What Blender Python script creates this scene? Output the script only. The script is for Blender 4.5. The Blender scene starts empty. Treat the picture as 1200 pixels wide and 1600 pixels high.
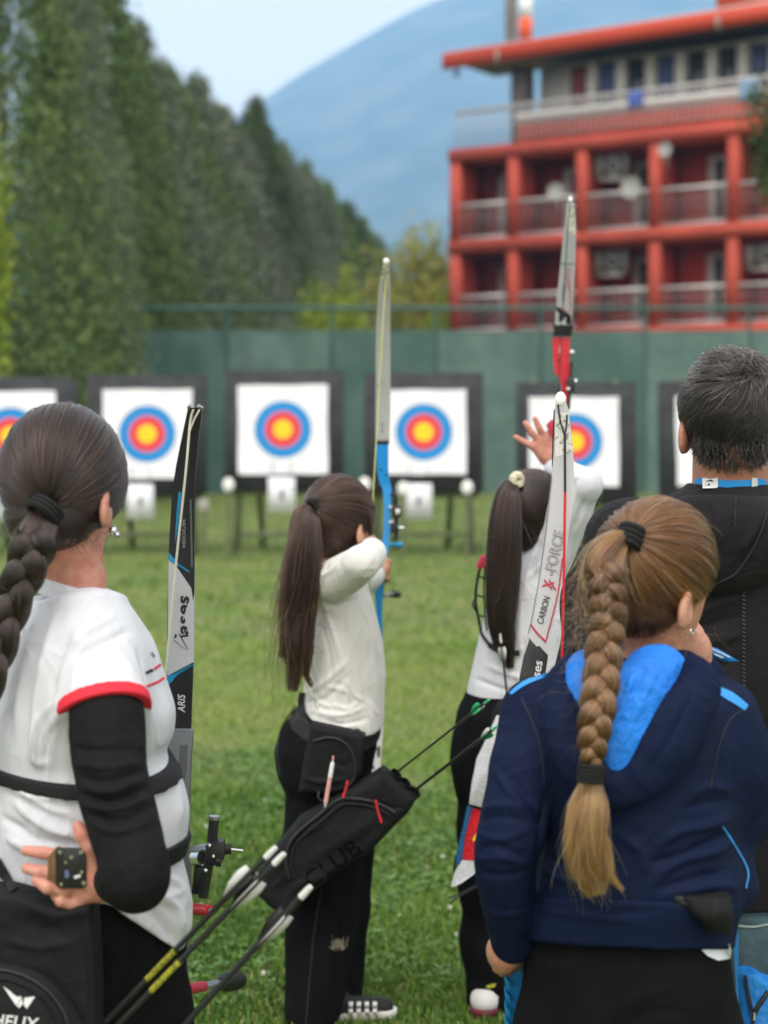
import bpy, bmesh, math, random
import numpy as np
from mathutils import Vector, Matrix
from mathutils.bvhtree import BVHTree

random.seed(7); RNG = np.random.default_rng(7)
SC = bpy.context.scene
COL = SC.collection
rad = math.radians

# ------------------------------------------------------------------ camera
CAM_H, FPX, PITCH = 1.52, 2600.0, math.atan(152 / 2600.0)
cd = bpy.data.cameras.new('camera'); cam = bpy.data.objects.new('camera', cd); COL.objects.link(cam)
cam.location = (0, 0, CAM_H); cam.rotation_euler = (math.pi / 2 - PITCH, 0, 0)
cd.sensor_fit = 'VERTICAL'; cd.sensor_height = 36.0; cd.lens = FPX / 1600 * 36.0
cd.clip_start = 0.05; cd.clip_end = 30000
cd.dof.use_dof = True; cd.dof.focus_distance = 3.05; cd.dof.aperture_fstop = 3.05
SC.camera = cam

# ------------------------------------------------------------------ sky
SUN_EL, SUN_AZ = 60.0, 192.0           # compass-like angle of the sun: behind the camera, to the left
wd = bpy.data.worlds.new('World'); SC.world = wd; wd.use_nodes = True
nt = wd.node_tree; nt.nodes.clear()
wo = nt.nodes.new('ShaderNodeOutputWorld'); bg = nt.nodes.new('ShaderNodeBackground')
sky = nt.nodes.new('ShaderNodeTexSky'); sky.sky_type = 'NISHITA'; sky.sun_disc = False
sky.sun_elevation = rad(SUN_EL); sky.sun_rotation = rad(SUN_AZ); sky.altitude = 300; sky.dust_density = 2.0
tc = nt.nodes.new('ShaderNodeTexCoord'); mp = nt.nodes.new('ShaderNodeMapping'); mp.inputs['Scale'].default_value = (1.6, 1.6, 7.0)
cl = nt.nodes.new('ShaderNodeTexNoise'); cl.inputs['Scale'].default_value = 2.6; cl.inputs['Detail'].default_value = 6; cl.inputs['Roughness'].default_value = 0.5
rp = nt.nodes.new('ShaderNodeValToRGB'); rp.color_ramp.elements[0].position = 0.22; rp.color_ramp.elements[1].position = 0.46
rp.color_ramp.elements[0].color = (0.80, 0.80, 0.80, 1)
mx = nt.nodes.new('ShaderNodeMix'); mx.data_type = 'RGBA'
mx.inputs['B'].default_value = (14.6, 14.2, 13.7, 1)
L = nt.links.new
L(tc.outputs['Generated'], mp.inputs['Vector']); L(mp.outputs['Vector'], cl.inputs['Vector']); L(cl.outputs['Fac'], rp.inputs['Fac'])
L(rp.outputs['Color'], mx.inputs['Factor']); L(sky.outputs['Color'], mx.inputs['A']); L(mx.outputs['Result'], bg.inputs['Color'])
bg.inputs['Strength'].default_value = 0.10; L(bg.outputs['Background'], wo.inputs['Surface'])
# ------------------------------------------------------------------ sun (thin cloud: weak and wide)
sd = bpy.data.lights.new('sun', 'SUN'); sd.energy = 1.5; sd.angle = rad(25); sd.color = (1.0, 0.96, 0.9)
so = bpy.data.objects.new('sun', sd); COL.objects.link(so)
az = rad(SUN_AZ); el = rad(SUN_EL)
sdir = Vector((math.sin(az) * math.cos(el), math.cos(az) * math.cos(el), math.sin(el)))
so.rotation_euler = sdir.to_track_quat('Z', 'Y').to_euler(); so.location = (0, 0, 30)
SC.view_settings.view_transform = 'Standard'; SC.view_settings.look = 'None'; SC.view_settings.gamma = 1
SC.view_settings.exposure = 0.36
SC.cycles.use_denoising = True; SC.cycles.max_bounces = 6; SC.cycles.transparent_max_bounces = 4
SC.cycles.volume_bounces = 2; SC.cycles.use_adaptive_sampling = True; SC.cycles.adaptive_threshold = 0.015

# ------------------------------------------------------------------ measuring: photograph pixel + distance -> place
CP, SP = math.cos(PITCH), math.sin(PITCH)
def P(px, py, Y):
    u = (px - 600) / FPX; v = (800 - py) / FPX
    dy = CP + v * SP; dz = -SP + v * CP; t = Y / dy
    return np.array((u * t, Y, CAM_H + dz * t))
def PV(px, py, Y): return Vector(P(px, py, Y))
def M(px, Y): return px * Y / FPX          # a length in photo pixels at distance Y, in metres
def proj(V):
    V = np.asarray(V); z = V[:, 2] - CAM_H; y = V[:, 1]
    fw = y * CP - z * SP; up = y * SP + z * CP
    return np.stack((600 + FPX * V[:, 0] / fw, 800 - FPX * up / fw), 1)

# ------------------------------------------------------------------ mesh and object helpers
ORG = {}                                    # object name -> world origin
def mk(name, V, Fs, smooth=True, attr=None):
    me = bpy.data.meshes.new(name); V = np.asarray(V, np.float32)
    if isinstance(Fs, np.ndarray): Fs = [Fs]
    Fs = [np.asarray(f, np.int32) for f in Fs if len(f)]
    me.vertices.add(len(V)); me.vertices.foreach_set('co', V.ravel())
    nl = sum(f.size for f in Fs); npoly = sum(len(f) for f in Fs)
    me.loops.add(nl); me.loops.foreach_set('vertex_index', np.concatenate([f.ravel() for f in Fs]))
    tot = np.concatenate([np.full(len(f), f.shape[1], np.int32) for f in Fs])
    st = np.concatenate(([0], np.cumsum(tot)[:-1])).astype(np.int32)
    me.polygons.add(npoly); me.polygons.foreach_set('loop_start', st)
    me.update(calc_edges=True); me.validate()
    if smooth: me.polygons.foreach_set('use_smooth', np.ones(len(me.polygons), bool))
    if attr is not None:
        a = me.attributes.new('rnd', 'FLOAT', 'POINT'); a.data.foreach_set('value', np.asarray(attr, np.float32))
    return me
def link(name, data, m=None, parent=None, base=None):
    """world-space mesh -> object; children are stored relative to their parent's origin"""
    o = bpy.data.objects.new(name, data); COL.objects.link(o)
    if m is not None and data is not None:
        data.materials.clear(); data.materials.append(MAT[m] if isinstance(m, str) else m)
    if parent is not None:
        o.parent = parent; org = ORG[parent.name]
        if data is not None: data.transform(Matrix.Translation(-org))
        ORG[o.name] = org
    else:
        if base is None and data is not None and len(data.vertices):
            c = np.empty(len(data.vertices) * 3, np.float32); data.vertices.foreach_get('co', c); c = c.reshape(-1, 3)
            base = ((c[:, 0].min() + c[:, 0].max()) / 2, (c[:, 1].min() + c[:, 1].max()) / 2, c[:, 2].min())
        b = Vector([float(q) for q in (base if base is not None else (0, 0, 0))])
        if data is not None: data.transform(Matrix.Translation(-b))
        o.location = b; ORG[o.name] = b
    return o
def thing(name, label, cat, base, group=None):
    o = link(name, None, None, None, base); tag(o, label, cat, group); return o
def tag(o, label=None, cat=None, group=None, kind=None):
    if label: o['label'] = label
    if cat: o['category'] = cat
    if group: o['group'] = group
    if kind: o['kind'] = kind
    return o
def copy_tree(o, parent=None):
    c = o.copy(); COL.objects.link(c); c.parent = parent; ORG[c.name] = ORG.get(o.name, Vector())
    for ch in list(o.children): copy_tree(ch, c)
    return c

class MB:
    """collects boxes, tubes and prisms into one mesh"""
    def __init__(s): s.V = []; s.F3 = []; s.F4 = []; s.n = 0
    def add(s, V, F):
        V = np.asarray(V, float); F = np.asarray(F, int) + s.n
        s.V.append(V); s.n += len(V); (s.F4 if F.shape[1] == 4 else s.F3).append(F); return s
    def box(s, lo, hi):
        x0, y0, z0 = lo; x1, y1, z1 = hi
        V = [(x0,y0,z0),(x1,y0,z0),(x1,y1,z0),(x0,y1,z0),(x0,y0,z1),(x1,y0,z1),(x1,y1,z1),(x0,y1,z1)]
        return s.add(V, [(0,3,2,1),(4,5,6,7),(0,1,5,4),(1,2,6,5),(2,3,7,6),(3,0,4,7)])
    def beam(s, a, b, w, h, up=(0, 0, 1)):
        a = np.array(a, float); b = np.array(b, float); d = b - a; d /= np.linalg.norm(d)
        u = np.array(up, float); r = np.cross(d, u)
        if np.linalg.norm(r) < 1e-4: r = np.cross(d, (1.0, 0, 0))
        r /= np.linalg.norm(r); u = np.cross(r, d)
        V = [p + r * sx * w / 2 + u * sz * h / 2 for p in (a, b) for sx, sz in ((-1,-1),(1,-1),(1,1),(-1,1))]
        return s.add(V, [(0,1,2,3),(7,6,5,4),(0,4,5,1),(1,5,6,2),(2,6,7,3),(3,7,4,0)])
    def tube(s, pts, r, n=8, cap=True):
        pts = np.asarray(pts, float); m = len(pts); r = np.broadcast_to(np.asarray(r, float), (m,))
        T = np.gradient(pts, axis=0); T /= np.linalg.norm(T, axis=1)[:, None] + 1e-12
        ref = np.array((0, 0, 1.0)) if abs(T[0, 2]) < .9 else np.array((1.0, 0, 0))
        V = []; u = np.cross(T[0], ref); u /= np.linalg.norm(u)
        for i in range(m):
            u = u - T[i] * u.dot(T[i]); u /= np.linalg.norm(u); w = np.cross(T[i], u)
            a = np.arange(n) * 2 * math.pi / n
            V.append(pts[i] + r[i] * (np.cos(a)[:, None] * u + np.sin(a)[:, None] * w))
        V = np.concatenate(V); F = []
        for i in range(m - 1):
            for j in range(n):
                k = (j + 1) % n; F.append((i*n+j, i*n+k, (i+1)*n+k, (i+1)*n+j))
        s0 = s.n; s.add(V, F)
        if cap:
            for e, sg in ((0, -1), (m - 1, 1)):
                c = len(V) if e == 0 else len(V) + 1
                s.V.append(pts[e][None]); s.n += 1
                s.F3.append(np.array([((e*n+j, e*n+(j+1) % n, c) if sg > 0 else (e*n+(j+1) % n, e*n+j, c)) for j in range(n)]) + s0)
        return s
    def prism(s, poly, a, b):
        """poly: 3D points of one face, a/b: offsets along which the face is swept"""
        p = np.asarray(poly, float); n = len(p); V = np.concatenate((p + np.asarray(a), p + np.asarray(b), [p.mean(0) + a], [p.mean(0) + b]))
        s0 = s.n; s.add(V, [(i, (i+1) % n, n + (i+1) % n, n + i) for i in range(n)])
        s.F3.append(np.array([((i+1) % n, i, 2*n) for i in range(n)] + [(n+i, n+(i+1) % n, 2*n+1) for i in range(n)]) + s0)
        return s
    def sphere(s, c, r, n=12, sq=(1, 1, 1)):
        V = []; F = []
        for i in range(n // 2 + 1):
            t = math.pi * i / (n // 2)
            for j in range(n):
                a = 2 * math.pi * j / n
                V.append((c[0] + r*sq[0]*math.sin(t)*math.cos(a), c[1] + r*sq[1]*math.sin(t)*math.sin(a), c[2] + r*sq[2]*math.cos(t)))
        for i in range(n // 2):
            for j in range(n): F.append((i*n+j, (i+1)*n+j, (i+1)*n+(j+1) % n, i*n+(j+1) % n))
        return s.add(V, F)
    def mesh(s, name='m', smooth=False):
        Fs = []
        if s.F4: Fs.append(np.concatenate(s.F4))
        if s.F3: Fs.append(np.concatenate(s.F3))
        return mk(name, np.concatenate(s.V), Fs, smooth)
    def build(s, name, m, parent=None, smooth=False, bevel=0, base=None):
        me = s.mesh(name, smooth)
        b = bmesh.new(); b.from_mesh(me); bmesh.ops.recalc_face_normals(b, faces=b.faces)
        if bevel: bmesh.ops.bevel(b, geom=[e for e in b.edges if len(e.link_faces) == 2 and e.calc_face_angle(0) > .5], offset=bevel, segments=2, affect='EDGES', profile=.5)
        b.to_mesh(me); b.free()
        if bevel or smooth: smooth_by_angle(me)
        return link(name, me, m, parent, base)
def smooth_by_angle(me, ang=0.7):
    me.polygons.foreach_set('use_smooth', np.ones(len(me.polygons), bool))
    b = bmesh.new(); b.from_mesh(me)
    for e in b.edges: e.smooth = not (len(e.link_faces) == 2 and e.calc_face_angle(0) > ang)
    b.to_mesh(me); b.free()

# ------------------------------------------------------------------ materials
MAT = {}
def mat(name, c, rough=.8, c2=None, ns=8.0, bump=0.0, bs=200.0, spec=.3, metal=0.0, attr=None, sheen=0.0, det=4, lo=.35, hi=.65, trans=0.0, bump2=0.0, bs2=10.0, crease=None):
    m = bpy.data.materials.new(name); m.use_nodes = True; t = m.node_tree; b = t.nodes['Principled BSDF']
    b.inputs['Roughness'].default_value = rough; b.inputs['Metallic'].default_value = metal
    b.inputs['Specular IOR Level'].default_value = spec; b.inputs['Base Color'].default_value = (*c, 1)
    if sheen: b.inputs['Sheen Weight'].default_value = sheen; b.inputs['Sheen Roughness'].default_value = .5
    tcn = t.nodes.new('ShaderNodeTexCoord'); lk = t.links.new
    src = None
    if c2 is not None:
        n = t.nodes.new('ShaderNodeTexNoise'); n.inputs['Scale'].default_value = ns; n.inputs['Detail'].default_value = det
        lk(tcn.outputs['Object'], n.inputs['Vector'])
        r = t.nodes.new('ShaderNodeValToRGB'); r.color_ramp.elements[0].position = lo; r.color_ramp.elements[1].position = hi
        r.color_ramp.elements[0].color = (*c, 1); r.color_ramp.elements[1].color = (*c2, 1); lk(n.outputs['Fac'], r.inputs['Fac'])
        src = r.outputs['Color']
    if attr is not None:          # attr: colours spread over the 0..1 'rnd' attribute
        at = t.nodes.new('ShaderNodeAttribute'); at.attribute_name = 'rnd'
        r2 = t.nodes.new('ShaderNodeValToRGB')
        while len(r2.color_ramp.elements) < len(attr): r2.color_ramp.elements.new(.5)
        for i, q in enumerate(attr):
            r2.color_ramp.elements[i].position = i / (len(attr) - 1); r2.color_ramp.elements[i].color = (*q, 1)
        lk(at.outputs['Fac'], r2.inputs['Fac'])
        if src is not None:
            mm = t.nodes.new('ShaderNodeMix'); mm.data_type = 'RGBA'; mm.inputs['Factor'].default_value = .5
            lk(src, mm.inputs['A']); lk(r2.outputs['Color'], mm.inputs['B']); src = mm.outputs['Result']
        else: src = r2.outputs['Color']
    if src is not None: lk(src, b.inputs['Base Color'])
    prev = None
    if crease:                    # thin pulled creases: ridged, stretched, distorted noise
        st, sv = crease; mpn = t.nodes.new('ShaderNodeMapping'); mpn.inputs['Scale'].default_value = sv; lk(tcn.outputs['Object'], mpn.inputs['Vector'])
        n = t.nodes.new('ShaderNodeTexNoise'); n.inputs['Scale'].default_value = 1.0; n.inputs['Detail'].default_value = 1.5; n.inputs['Distortion'].default_value = 1.4; lk(mpn.outputs['Vector'], n.inputs['Vector'])
        s1 = t.nodes.new('ShaderNodeMath'); s1.operation = 'SUBTRACT'; s1.inputs[1].default_value = .5; lk(n.outputs['Fac'], s1.inputs[0]); s2 = t.nodes.new('ShaderNodeMath'); s2.operation = 'ABSOLUTE'; lk(s1.outputs[0], s2.inputs[0])
        s3 = t.nodes.new('ShaderNodeMath'); s3.operation = 'POWER'; s3.inputs[1].default_value = .6; lk(s2.outputs[0], s3.inputs[0])
        bp = t.nodes.new('ShaderNodeBump'); bp.invert = True; bp.inputs['Strength'].default_value = st; bp.inputs['Distance'].default_value = .02; lk(s3.outputs[0], bp.inputs['Height']); prev = bp.outputs['Normal']
    for (st, sc_, dt) in ((bump2, bs2, 3), (bump, bs, 2)):
        if st:
            n = t.nodes.new('ShaderNodeTexNoise'); n.inputs['Scale'].default_value = sc_; n.inputs['Detail'].default_value = dt
            lk(tcn.outputs['Object'], n.inputs['Vector'])
            bp = t.nodes.new('ShaderNodeBump'); bp.inputs['Strength'].default_value = st; bp.inputs['Distance'].default_value = 1.0 / sc_
            lk(n.outputs['Fac'], bp.inputs['Height'])
            if prev is not None: lk(prev, bp.inputs['Normal'])
            prev = bp.outputs['Normal']
    if prev is not None: lk(prev, b.inputs['Normal'])
    if trans:
        tr = t.nodes.new('ShaderNodeBsdfTranslucent'); ad = t.nodes.new('ShaderNodeMixShader'); ad.inputs[0].default_value = trans
        if src is not None: lk(src, tr.inputs['Color'])
        else: tr.inputs['Color'].default_value = (*c, 1)
        lk(b.outputs[0], ad.inputs[1]); lk(tr.outputs[0], ad.inputs[2]); lk(ad.outputs[0], t.nodes['Material Output'].inputs['Surface'])
    MAT[name] = m; return m

def vnoise(Pn):
    i = np.floor(Pn).astype(np.int64); f = Pn - i; f = f * f * (3 - 2 * f); r = 0
    for dx in (0, 1):
        for dy in (0, 1):
            for dz in (0, 1):
                q = ((i[:, 0] + dx) * 73856093) ^ ((i[:, 1] + dy) * 19349663) ^ ((i[:, 2] + dz) * 83492791)
                q = (q ^ (q >> 13)) * 1274126177 & 0x7fffffff
                r = r + (q / 0x7fffffff) * (f[:, 0] if dx else 1 - f[:, 0]) * (f[:, 1] if dy else 1 - f[:, 1]) * (f[:, 2] if dz else 1 - f[:, 2])
    return r * 2 - 1
# ================================================================== MATERIALS OF THE SETTING
mat('lawn', (.085, .135, .03), .95, (.16, .17, .06), 1.6, .6, 60, det=8)
mat('blade', (.1, .2, .03), .55, attr=[(.048, .115, .014), (.108, .205, .026), (.185, .285, .043), (.255, .335, .068), (.38, .39, .17)], trans=.25, spec=.25)
mat('clover', (.07, .16, .03), .5, attr=[(.055, .14, .022), (.105, .215, .042), (.165, .275, .07)], trans=.2, spec=.35)
mat('clover_flower', (.55, .55, .45), .9)
mat('hill', (.035, .055, .035), .95, (.17, .17, .14), .007, det=8, lo=.4, hi=.72)
mat('bark', (.06, .045, .03), .9, (.1, .08, .06), 12)
mat('needles_green', (.06, .095, .03), .8, (.09, .135, .045), .8, attr=[(.07, .115, .04), (.125, .18, .06), (.19, .25, .09)], spec=.1)
mat('needles_grey', (.09, .115, .075), .8, (.14, .165, .115), .8, attr=[(.085, .115, .07), (.165, .205, .13), (.26, .30, .20)], spec=.1)
mat('needles_dark', (.02, .035, .014), .8, (.035, .055, .022), .8, attr=[(.07, .10, .045), (.115, .155, .07), (.17, .215, .10)], spec=.1)
mat('leaf_lime', (.13, .19, .02), .7, attr=[(.14, .21, .025), (.25, .32, .04), (.33, .39, .055)], spec=.2, trans=.3)
mat('leaf_yellow', (.2, .2, .05), .7, attr=[(.22, .24, .06), (.34, .34, .08), (.42, .40, .10)], spec=.2, trans=.3)
mat('net', (.045, .10, .088), .75, (.075, .135, .12), 1.2, .3, 30, det=5)
mat('net_pale', (.11, .175, .155), .75, (.075, .135, .12), 2, .3, 30)
mat('green_pipe', (.035, .10, .085), .5)
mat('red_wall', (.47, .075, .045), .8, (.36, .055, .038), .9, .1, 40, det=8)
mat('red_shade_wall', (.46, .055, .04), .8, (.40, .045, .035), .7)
mat('red_fascia', (.50, .058, .025), .55)
mat('white_wall', (.66, .65, .61), .8, (.58, .57, .54), .9)
mat('white_frame', (.62, .62, .6), .5)
mat('pane', (.03, .035, .045), .12, spec=.5)
mat('curtain', (.22, .06, .07), .9)
mat('curtain_blue', (.07, .09, .2), .9)
mat('rail', (.50, .47, .46), .45, metal=.3)
mat('slab', (.32, .30, .28), .85)
mat('roof_sheet', (.52, .53, .54), .4, metal=.4)
mat('pillar_grey', (.16, .14, .15), .7)
mat('mast_orange', (.75, .10, .03), .5)
mat('mast_white', (.7, .7, .7), .5)
mat('appliance', (.34, .34, .32), .5)
mat('grille', (.05, .05, .05), .6)
mat('laundry_blue', (.08, .12, .38), .9)
mat('laundry_pale', (.22, .32, .48), .9)
mat('laundry_white', (.42, .42, .40), .9)
mat('timber_tan', (.45, .28, .14), .8)
mat('foam', (.033, .034, .037), .95, (.055, .056, .06), 5, .5, 60)
mat('paper', (.76, .77, .80), .85, (.70, .71, .75), 3)
mat('ring_blue', (.015, .25, .62), .8)
mat('ring_red', (.72, .06, .07), .8)
mat('ring_gold', (.86, .60, .02), .8)
mat('ring_line', (.03, .03, .035), .8)
mat('stand_wood', (.10, .13, .06), .8, (.14, .15, .09), 6)
mat('marker_white', (.78, .78, .76), .5)
mat('card_ink', (.16, .17, .22), .9)

# ================================================================== GROUND
def ground():
    n = 60; V = []; F = []
    xs = np.linspace(-1, 1, n + 1); g = np.sign(xs) * np.abs(xs) ** 3 * 6000
    X, Yg = np.meshgrid(g, g + 0, indexing='ij')
    V = np.stack((X.ravel(), Yg.ravel() + 10, np.zeros(X.size)), 1)
    i, j = np.meshgrid(np.arange(n), np.arange(n), indexing='ij'); a = (i * (n + 1) + j).ravel()
    F = np.stack((a, a + n + 1, a + n + 2, a + 1), 1)
    tag(link('ground', mk('ground', V, F, False), 'lawn', None, (0, 0, 0)), kind='structure')
ground()

def blades(n, y0, y1, hmin, hmax, w, spread):
    """short lawn blades between two distances, denser to the near edge"""
    y = y0 * (y1 / y0) ** RNG.random(n); x = (RNG.random(n) - .5) * 2 * (y * .30 + spread)
    cl_ = np.sin(x * 2.3 + 1.1 * np.sin(y * 1.7)) * np.sin(y * 2.9 + x) + .6 * np.sin(x * 7.1 + y * 3.3) * np.sin(y * 6.1 - x * 2)
    h = (hmin + (hmax - hmin) * RNG.random(n) ** 1.5) * (1 + .35 * cl_)
    a = RNG.random(n) * 2 * math.pi; ln = RNG.random(n) * .9 + .2; b = RNG.random(n) * 2 * math.pi
    ww = w * (0.6 + .8 * RNG.random(n)) * (1 + .03 * y)
    sx = np.cos(a) * ww / 2; sy = np.sin(a) * ww / 2
    lx = np.cos(b) * h * ln; ly = np.sin(b) * h * ln
    z0 = np.full(n, -.002); V = np.empty((n, 5, 3))
    V[:, 0] = np.stack((x - sx, y - sy, z0), 1); V[:, 1] = np.stack((x + sx, y + sy, z0), 1)
    V[:, 2] = np.stack((x - sx * .8 + lx * .4, y - sy * .8 + ly * .4, h * .65), 1); V[:, 3] = np.stack((x + sx * .8 + lx * .4, y + sy * .8 + ly * .4, h * .65), 1)
    V[:, 4] = np.stack((x + lx, y + ly, h * (1.0 - .25 * ln)), 1)
    k = np.arange(n) * 5
    pat = .5 + .22 * cl_ + .12 * np.sin(x * .9 + 2) * np.sin(y * .8)
    dry = np.exp(-((y - 11.2) / 1.5) ** 2) * .24 * (.6 + .4 * np.sin(x * 1.7 + y))
    big = vnoise(np.stack((x * .55, y * .35, 0 * x), 1)) * .22 + vnoise(np.stack((x * 2.1, y * 1.4, 0 * x + 5), 1)) * .18
    c = np.clip(pat * .5 + .45 * RNG.random(n) ** 1.3 - .03 + dry + big + (RNG.random(n) < .06) * .5, 0, 1)
    return V.reshape(-1, 3), np.stack((k, k+1, k+3, k+2), 1), np.stack((k+2, k+3, k+4), 1), np.repeat(c, 5)
def lawn():
    Vs, F4, F3, A = [], [], [], []; o = 0
    for args in ((105000, 3.7, 6.6, .010, .044, .0050, .5), (60000, 6.4, 11, .014, .045, .006, .9), (40000, 10.5, 33, .02, .06, .012, 1.5)):
        V, q, t, c = blades(*args); Vs.append(V); F4.append(q + o); F3.append(t + o); A.append(c); o += len(V)
    tag(link('grass', mk('grass', np.concatenate(Vs), [np.concatenate(F4), np.concatenate(F3)], True, np.concatenate(A)), 'blade', None, (0, 4, 0)),
        'short mown green lawn grass across the shooting field', 'grass', kind='stuff')
    # clover among the near grass: three rounded leaflets each
    n = 16000; y = 3.7 * (7.5 / 3.7) ** RNG.random(n); x = (RNG.random(n) - .5) * 2 * (y * .28 + .4)
    keep = (np.sin(x * 3.1 + y * 1.3) + np.sin(y * 4.3 - x * 1.7) + RNG.random(n) * 1.6) > .55
    x, y = x[keep], y[keep]; n = len(x); z = .008 + .022 * RNG.random(n); s = .0045 + .005 * RNG.random(n); a0 = RNG.random(n) * 6.28
    Vs, Fs, A = [], [], []; o = 0; col = RNG.random(n)
    for k in range(3):
        a = a0 + k * 2.094; tl = (RNG.random(n) - .3) * .8
        d = np.stack((np.cos(a), np.sin(a), tl * .6), 1); e = np.stack((-np.sin(a), np.cos(a), (RNG.random(n) - .5) * .7), 1)
        c = np.stack((x, y, z), 1); s_ = s[:, None]
        V = np.stack((c, c + d*s_*1.0 - e*s_*.75, c + d*s_*1.9 - e*s_*.5, c + d*s_*1.9 + e*s_*.5, c + d*s_*1.0 + e*s_*.75), 1).reshape(-1, 3)
        b = np.arange(n) * 5 + o; Vs.append(V); Fs.append(np.stack((b, b+1, b+2, b+3, b+4), 1)); A.append(np.repeat(col, 5)); o += len(V)
    tag(link('clover', mk('clover', np.concatenate(Vs), np.concatenate(Fs), True, np.concatenate(A)), 'clover', None, (0, 4, 0)),
        'small clover leaves growing through the near lawn', 'clover', kind='stuff')
    m = MB()
    for _ in range(70):
        yy = 4.0 * (9.5 / 4.0) ** random.random(); xx = (random.random() - .5) * 2 * yy * .27
        m.sphere((xx, yy, .03 + .012 * random.random()), .004 + .004 * random.random(), 6)
    tag(m.build('clover_flowers', 'clover_flower', None, True, base=(0, 4, 0)), 'tiny pale clover flower heads dotted over the lawn', 'clover flowers', kind='stuff')
lawn()

# ================================================================== MOUNTAIN
def mountain():
    ridge = [(-1500, 420), (-600, 380), (0, 330), (250, 265), (400, 172), (480, 120), (560, 76), (640, 32), (720, -4), (800, -36), (950, -70), (1150, -80), (1400, -50), (1800, 70), (2600, 250)]
    rx = np.array([r[0] for r in ridge], float); ry = np.array([r[1] for r in ridge], float)
    n, m = 220, 60; pxs = np.linspace(-1500, 2600, n); D0, D1 = 1500.0, 3600.0
    V = []
    ph = RNG.random((14, 2)) * 6.28
    for j in range(m):
        t = j / (m - 1); Yd = D0 + (D1 - D0) * t
        X = (pxs - 600) / FPX * D1 * (.75 + .25 * t)
        ztop = (648 - np.interp(pxs, rx, ry)) / FPX * D1
        nz = np.zeros(n)
        for k in range(14):
            fq = .0016 * 1.45 ** k; nz += np.sin(X * fq + ph[k, 0] + 1.7 * np.sin(Yd * fq * .7 + ph[k, 1])) / 1.4 ** k
        sh = t ** 1.35
        z = ztop * sh + nz * 26 * (sh * (1 - sh) * 3 + .10)
        V.append(np.stack((X, np.full(n, Yd), z), 1))
    V.append(np.stack((V[-1][:, 0], V[-1][:, 1] + 260, np.full(n, -30.0)), 1))
    V[0][:, 2] = -5
    V = np.concatenate(V); i, j = np.meshgrid(np.arange(m), np.arange(n - 1), indexing='ij'); a = (i * n + j).ravel()
    tag(link('mountain', mk('mountain', V, np.stack((a, a + 1, a + n + 1, a + n), 1)), 'hill', None, (0, 2500, 0)), kind='structure')
mountain()

# ================================================================== TREES
def crown_mesh(kind, n, seed):
    """unit crown (height 1, radius 1) of leaf-sized faces held in drooping clumps"""
    r = np.random.default_rng(seed)
    if kind == 'conifer':
        nc = 620; t = r.random(nc) ** 1.15; a = r.random(nc) * 6.283
        prof = (1 - t ** 2.0) ** .9 * (1 + .16 * np.sin(a * 3 + seed) + .12 * np.sin(t * 19 + a * 2)); rr = prof * (.45 + .55 * r.random(nc) ** .45) + .015
        C = np.stack((np.cos(a) * rr, np.sin(a) * rr, .04 + t * .95), 1); cs = (.24 * (1 - t) + .09)[:, None] * np.array((1, 1, .30))
    else:
        nc = 90; d = r.normal(size=(nc, 3)); d /= np.linalg.norm(d, axis=1)[:, None]; rr = (r.random(nc) ** .45)[:, None]
        C = d * rr * np.array((.85, .85, .42)) + np.array((0, 0, .52)); cs = np.full((nc, 1), .26) * np.array((1, 1, .6))
    ci = r.integers(0, nc, n); off = r.normal(size=(n, 3)) * .55
    p = C[ci] + off * cs[ci]; p[:, 2] = np.maximum(p[:, 2], .01)
    if kind == 'conifer': p[:, 2] -= .10 * np.hypot(p[:, 0], p[:, 1]) ** 2 * .6
    s = .025 * (.6 + .8 * r.random(n)) if kind == 'conifer' else .060 * (.6 + .8 * r.random(n))
    u = r.normal(size=(n, 3)); u[:, 2] -= .5; u /= np.linalg.norm(u, axis=1)[:, None]; w = np.cross(u, r.normal(size=(n, 3))); w /= np.linalg.norm(w, axis=1)[:, None]
    s = s[:, None]; sc = np.array((1, 1, .28))
    V = np.stack((p - u*s*sc, p + w*s*.5*sc, p + u*s*1.1*sc, p - w*s*.5*sc), 1).reshape(-1, 3)
    k = np.arange(n) * 4; tone = np.repeat(np.clip(r.random(nc)[ci] * .75 + r.random(n) * .2, 0, 1), 4)
    return mk('crown', V, np.stack((k, k+1, k+2, k+3), 1), False, tone)
def trunk_mesh(seed, conifer=True):
    r = random.Random(seed); m = MB()
    m.tube([(0, 0, -.01), (.01, .01, .3), (0, -.01, .7), (0, 0, .97 if conifer else .55)], [.10, .08, .045, .008 if conifer else .03], 8)
    for i in range(14 if conifer else 8):
        z = .1 + .8 * i / 14 if conifer else .2 + .3 * i / 8; a = r.random() * 6.28; l = (1 - z) * .8 if conifer else .7
        m.tube([(0, 0, z), (math.cos(a) * l * .5, math.sin(a) * l * .5, z + .03), (math.cos(a) * l, math.sin(a) * l, z + (0 if conifer else .25))], [.03 * (1.1 - z), .02 * (1.1 - z), .006], 5)
    return m.mesh('trunk', True)
CM = {('conifer', i): crown_mesh('conifer', 40000, 11 + i) for i in range(3)}
CM.update({('broad', i): crown_mesh('broad', 8000, 31 + i) for i in range(2)})
TM = {True: trunk_mesh(3, True), False: trunk_mesh(4, False)}
VAR = {}
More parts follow.
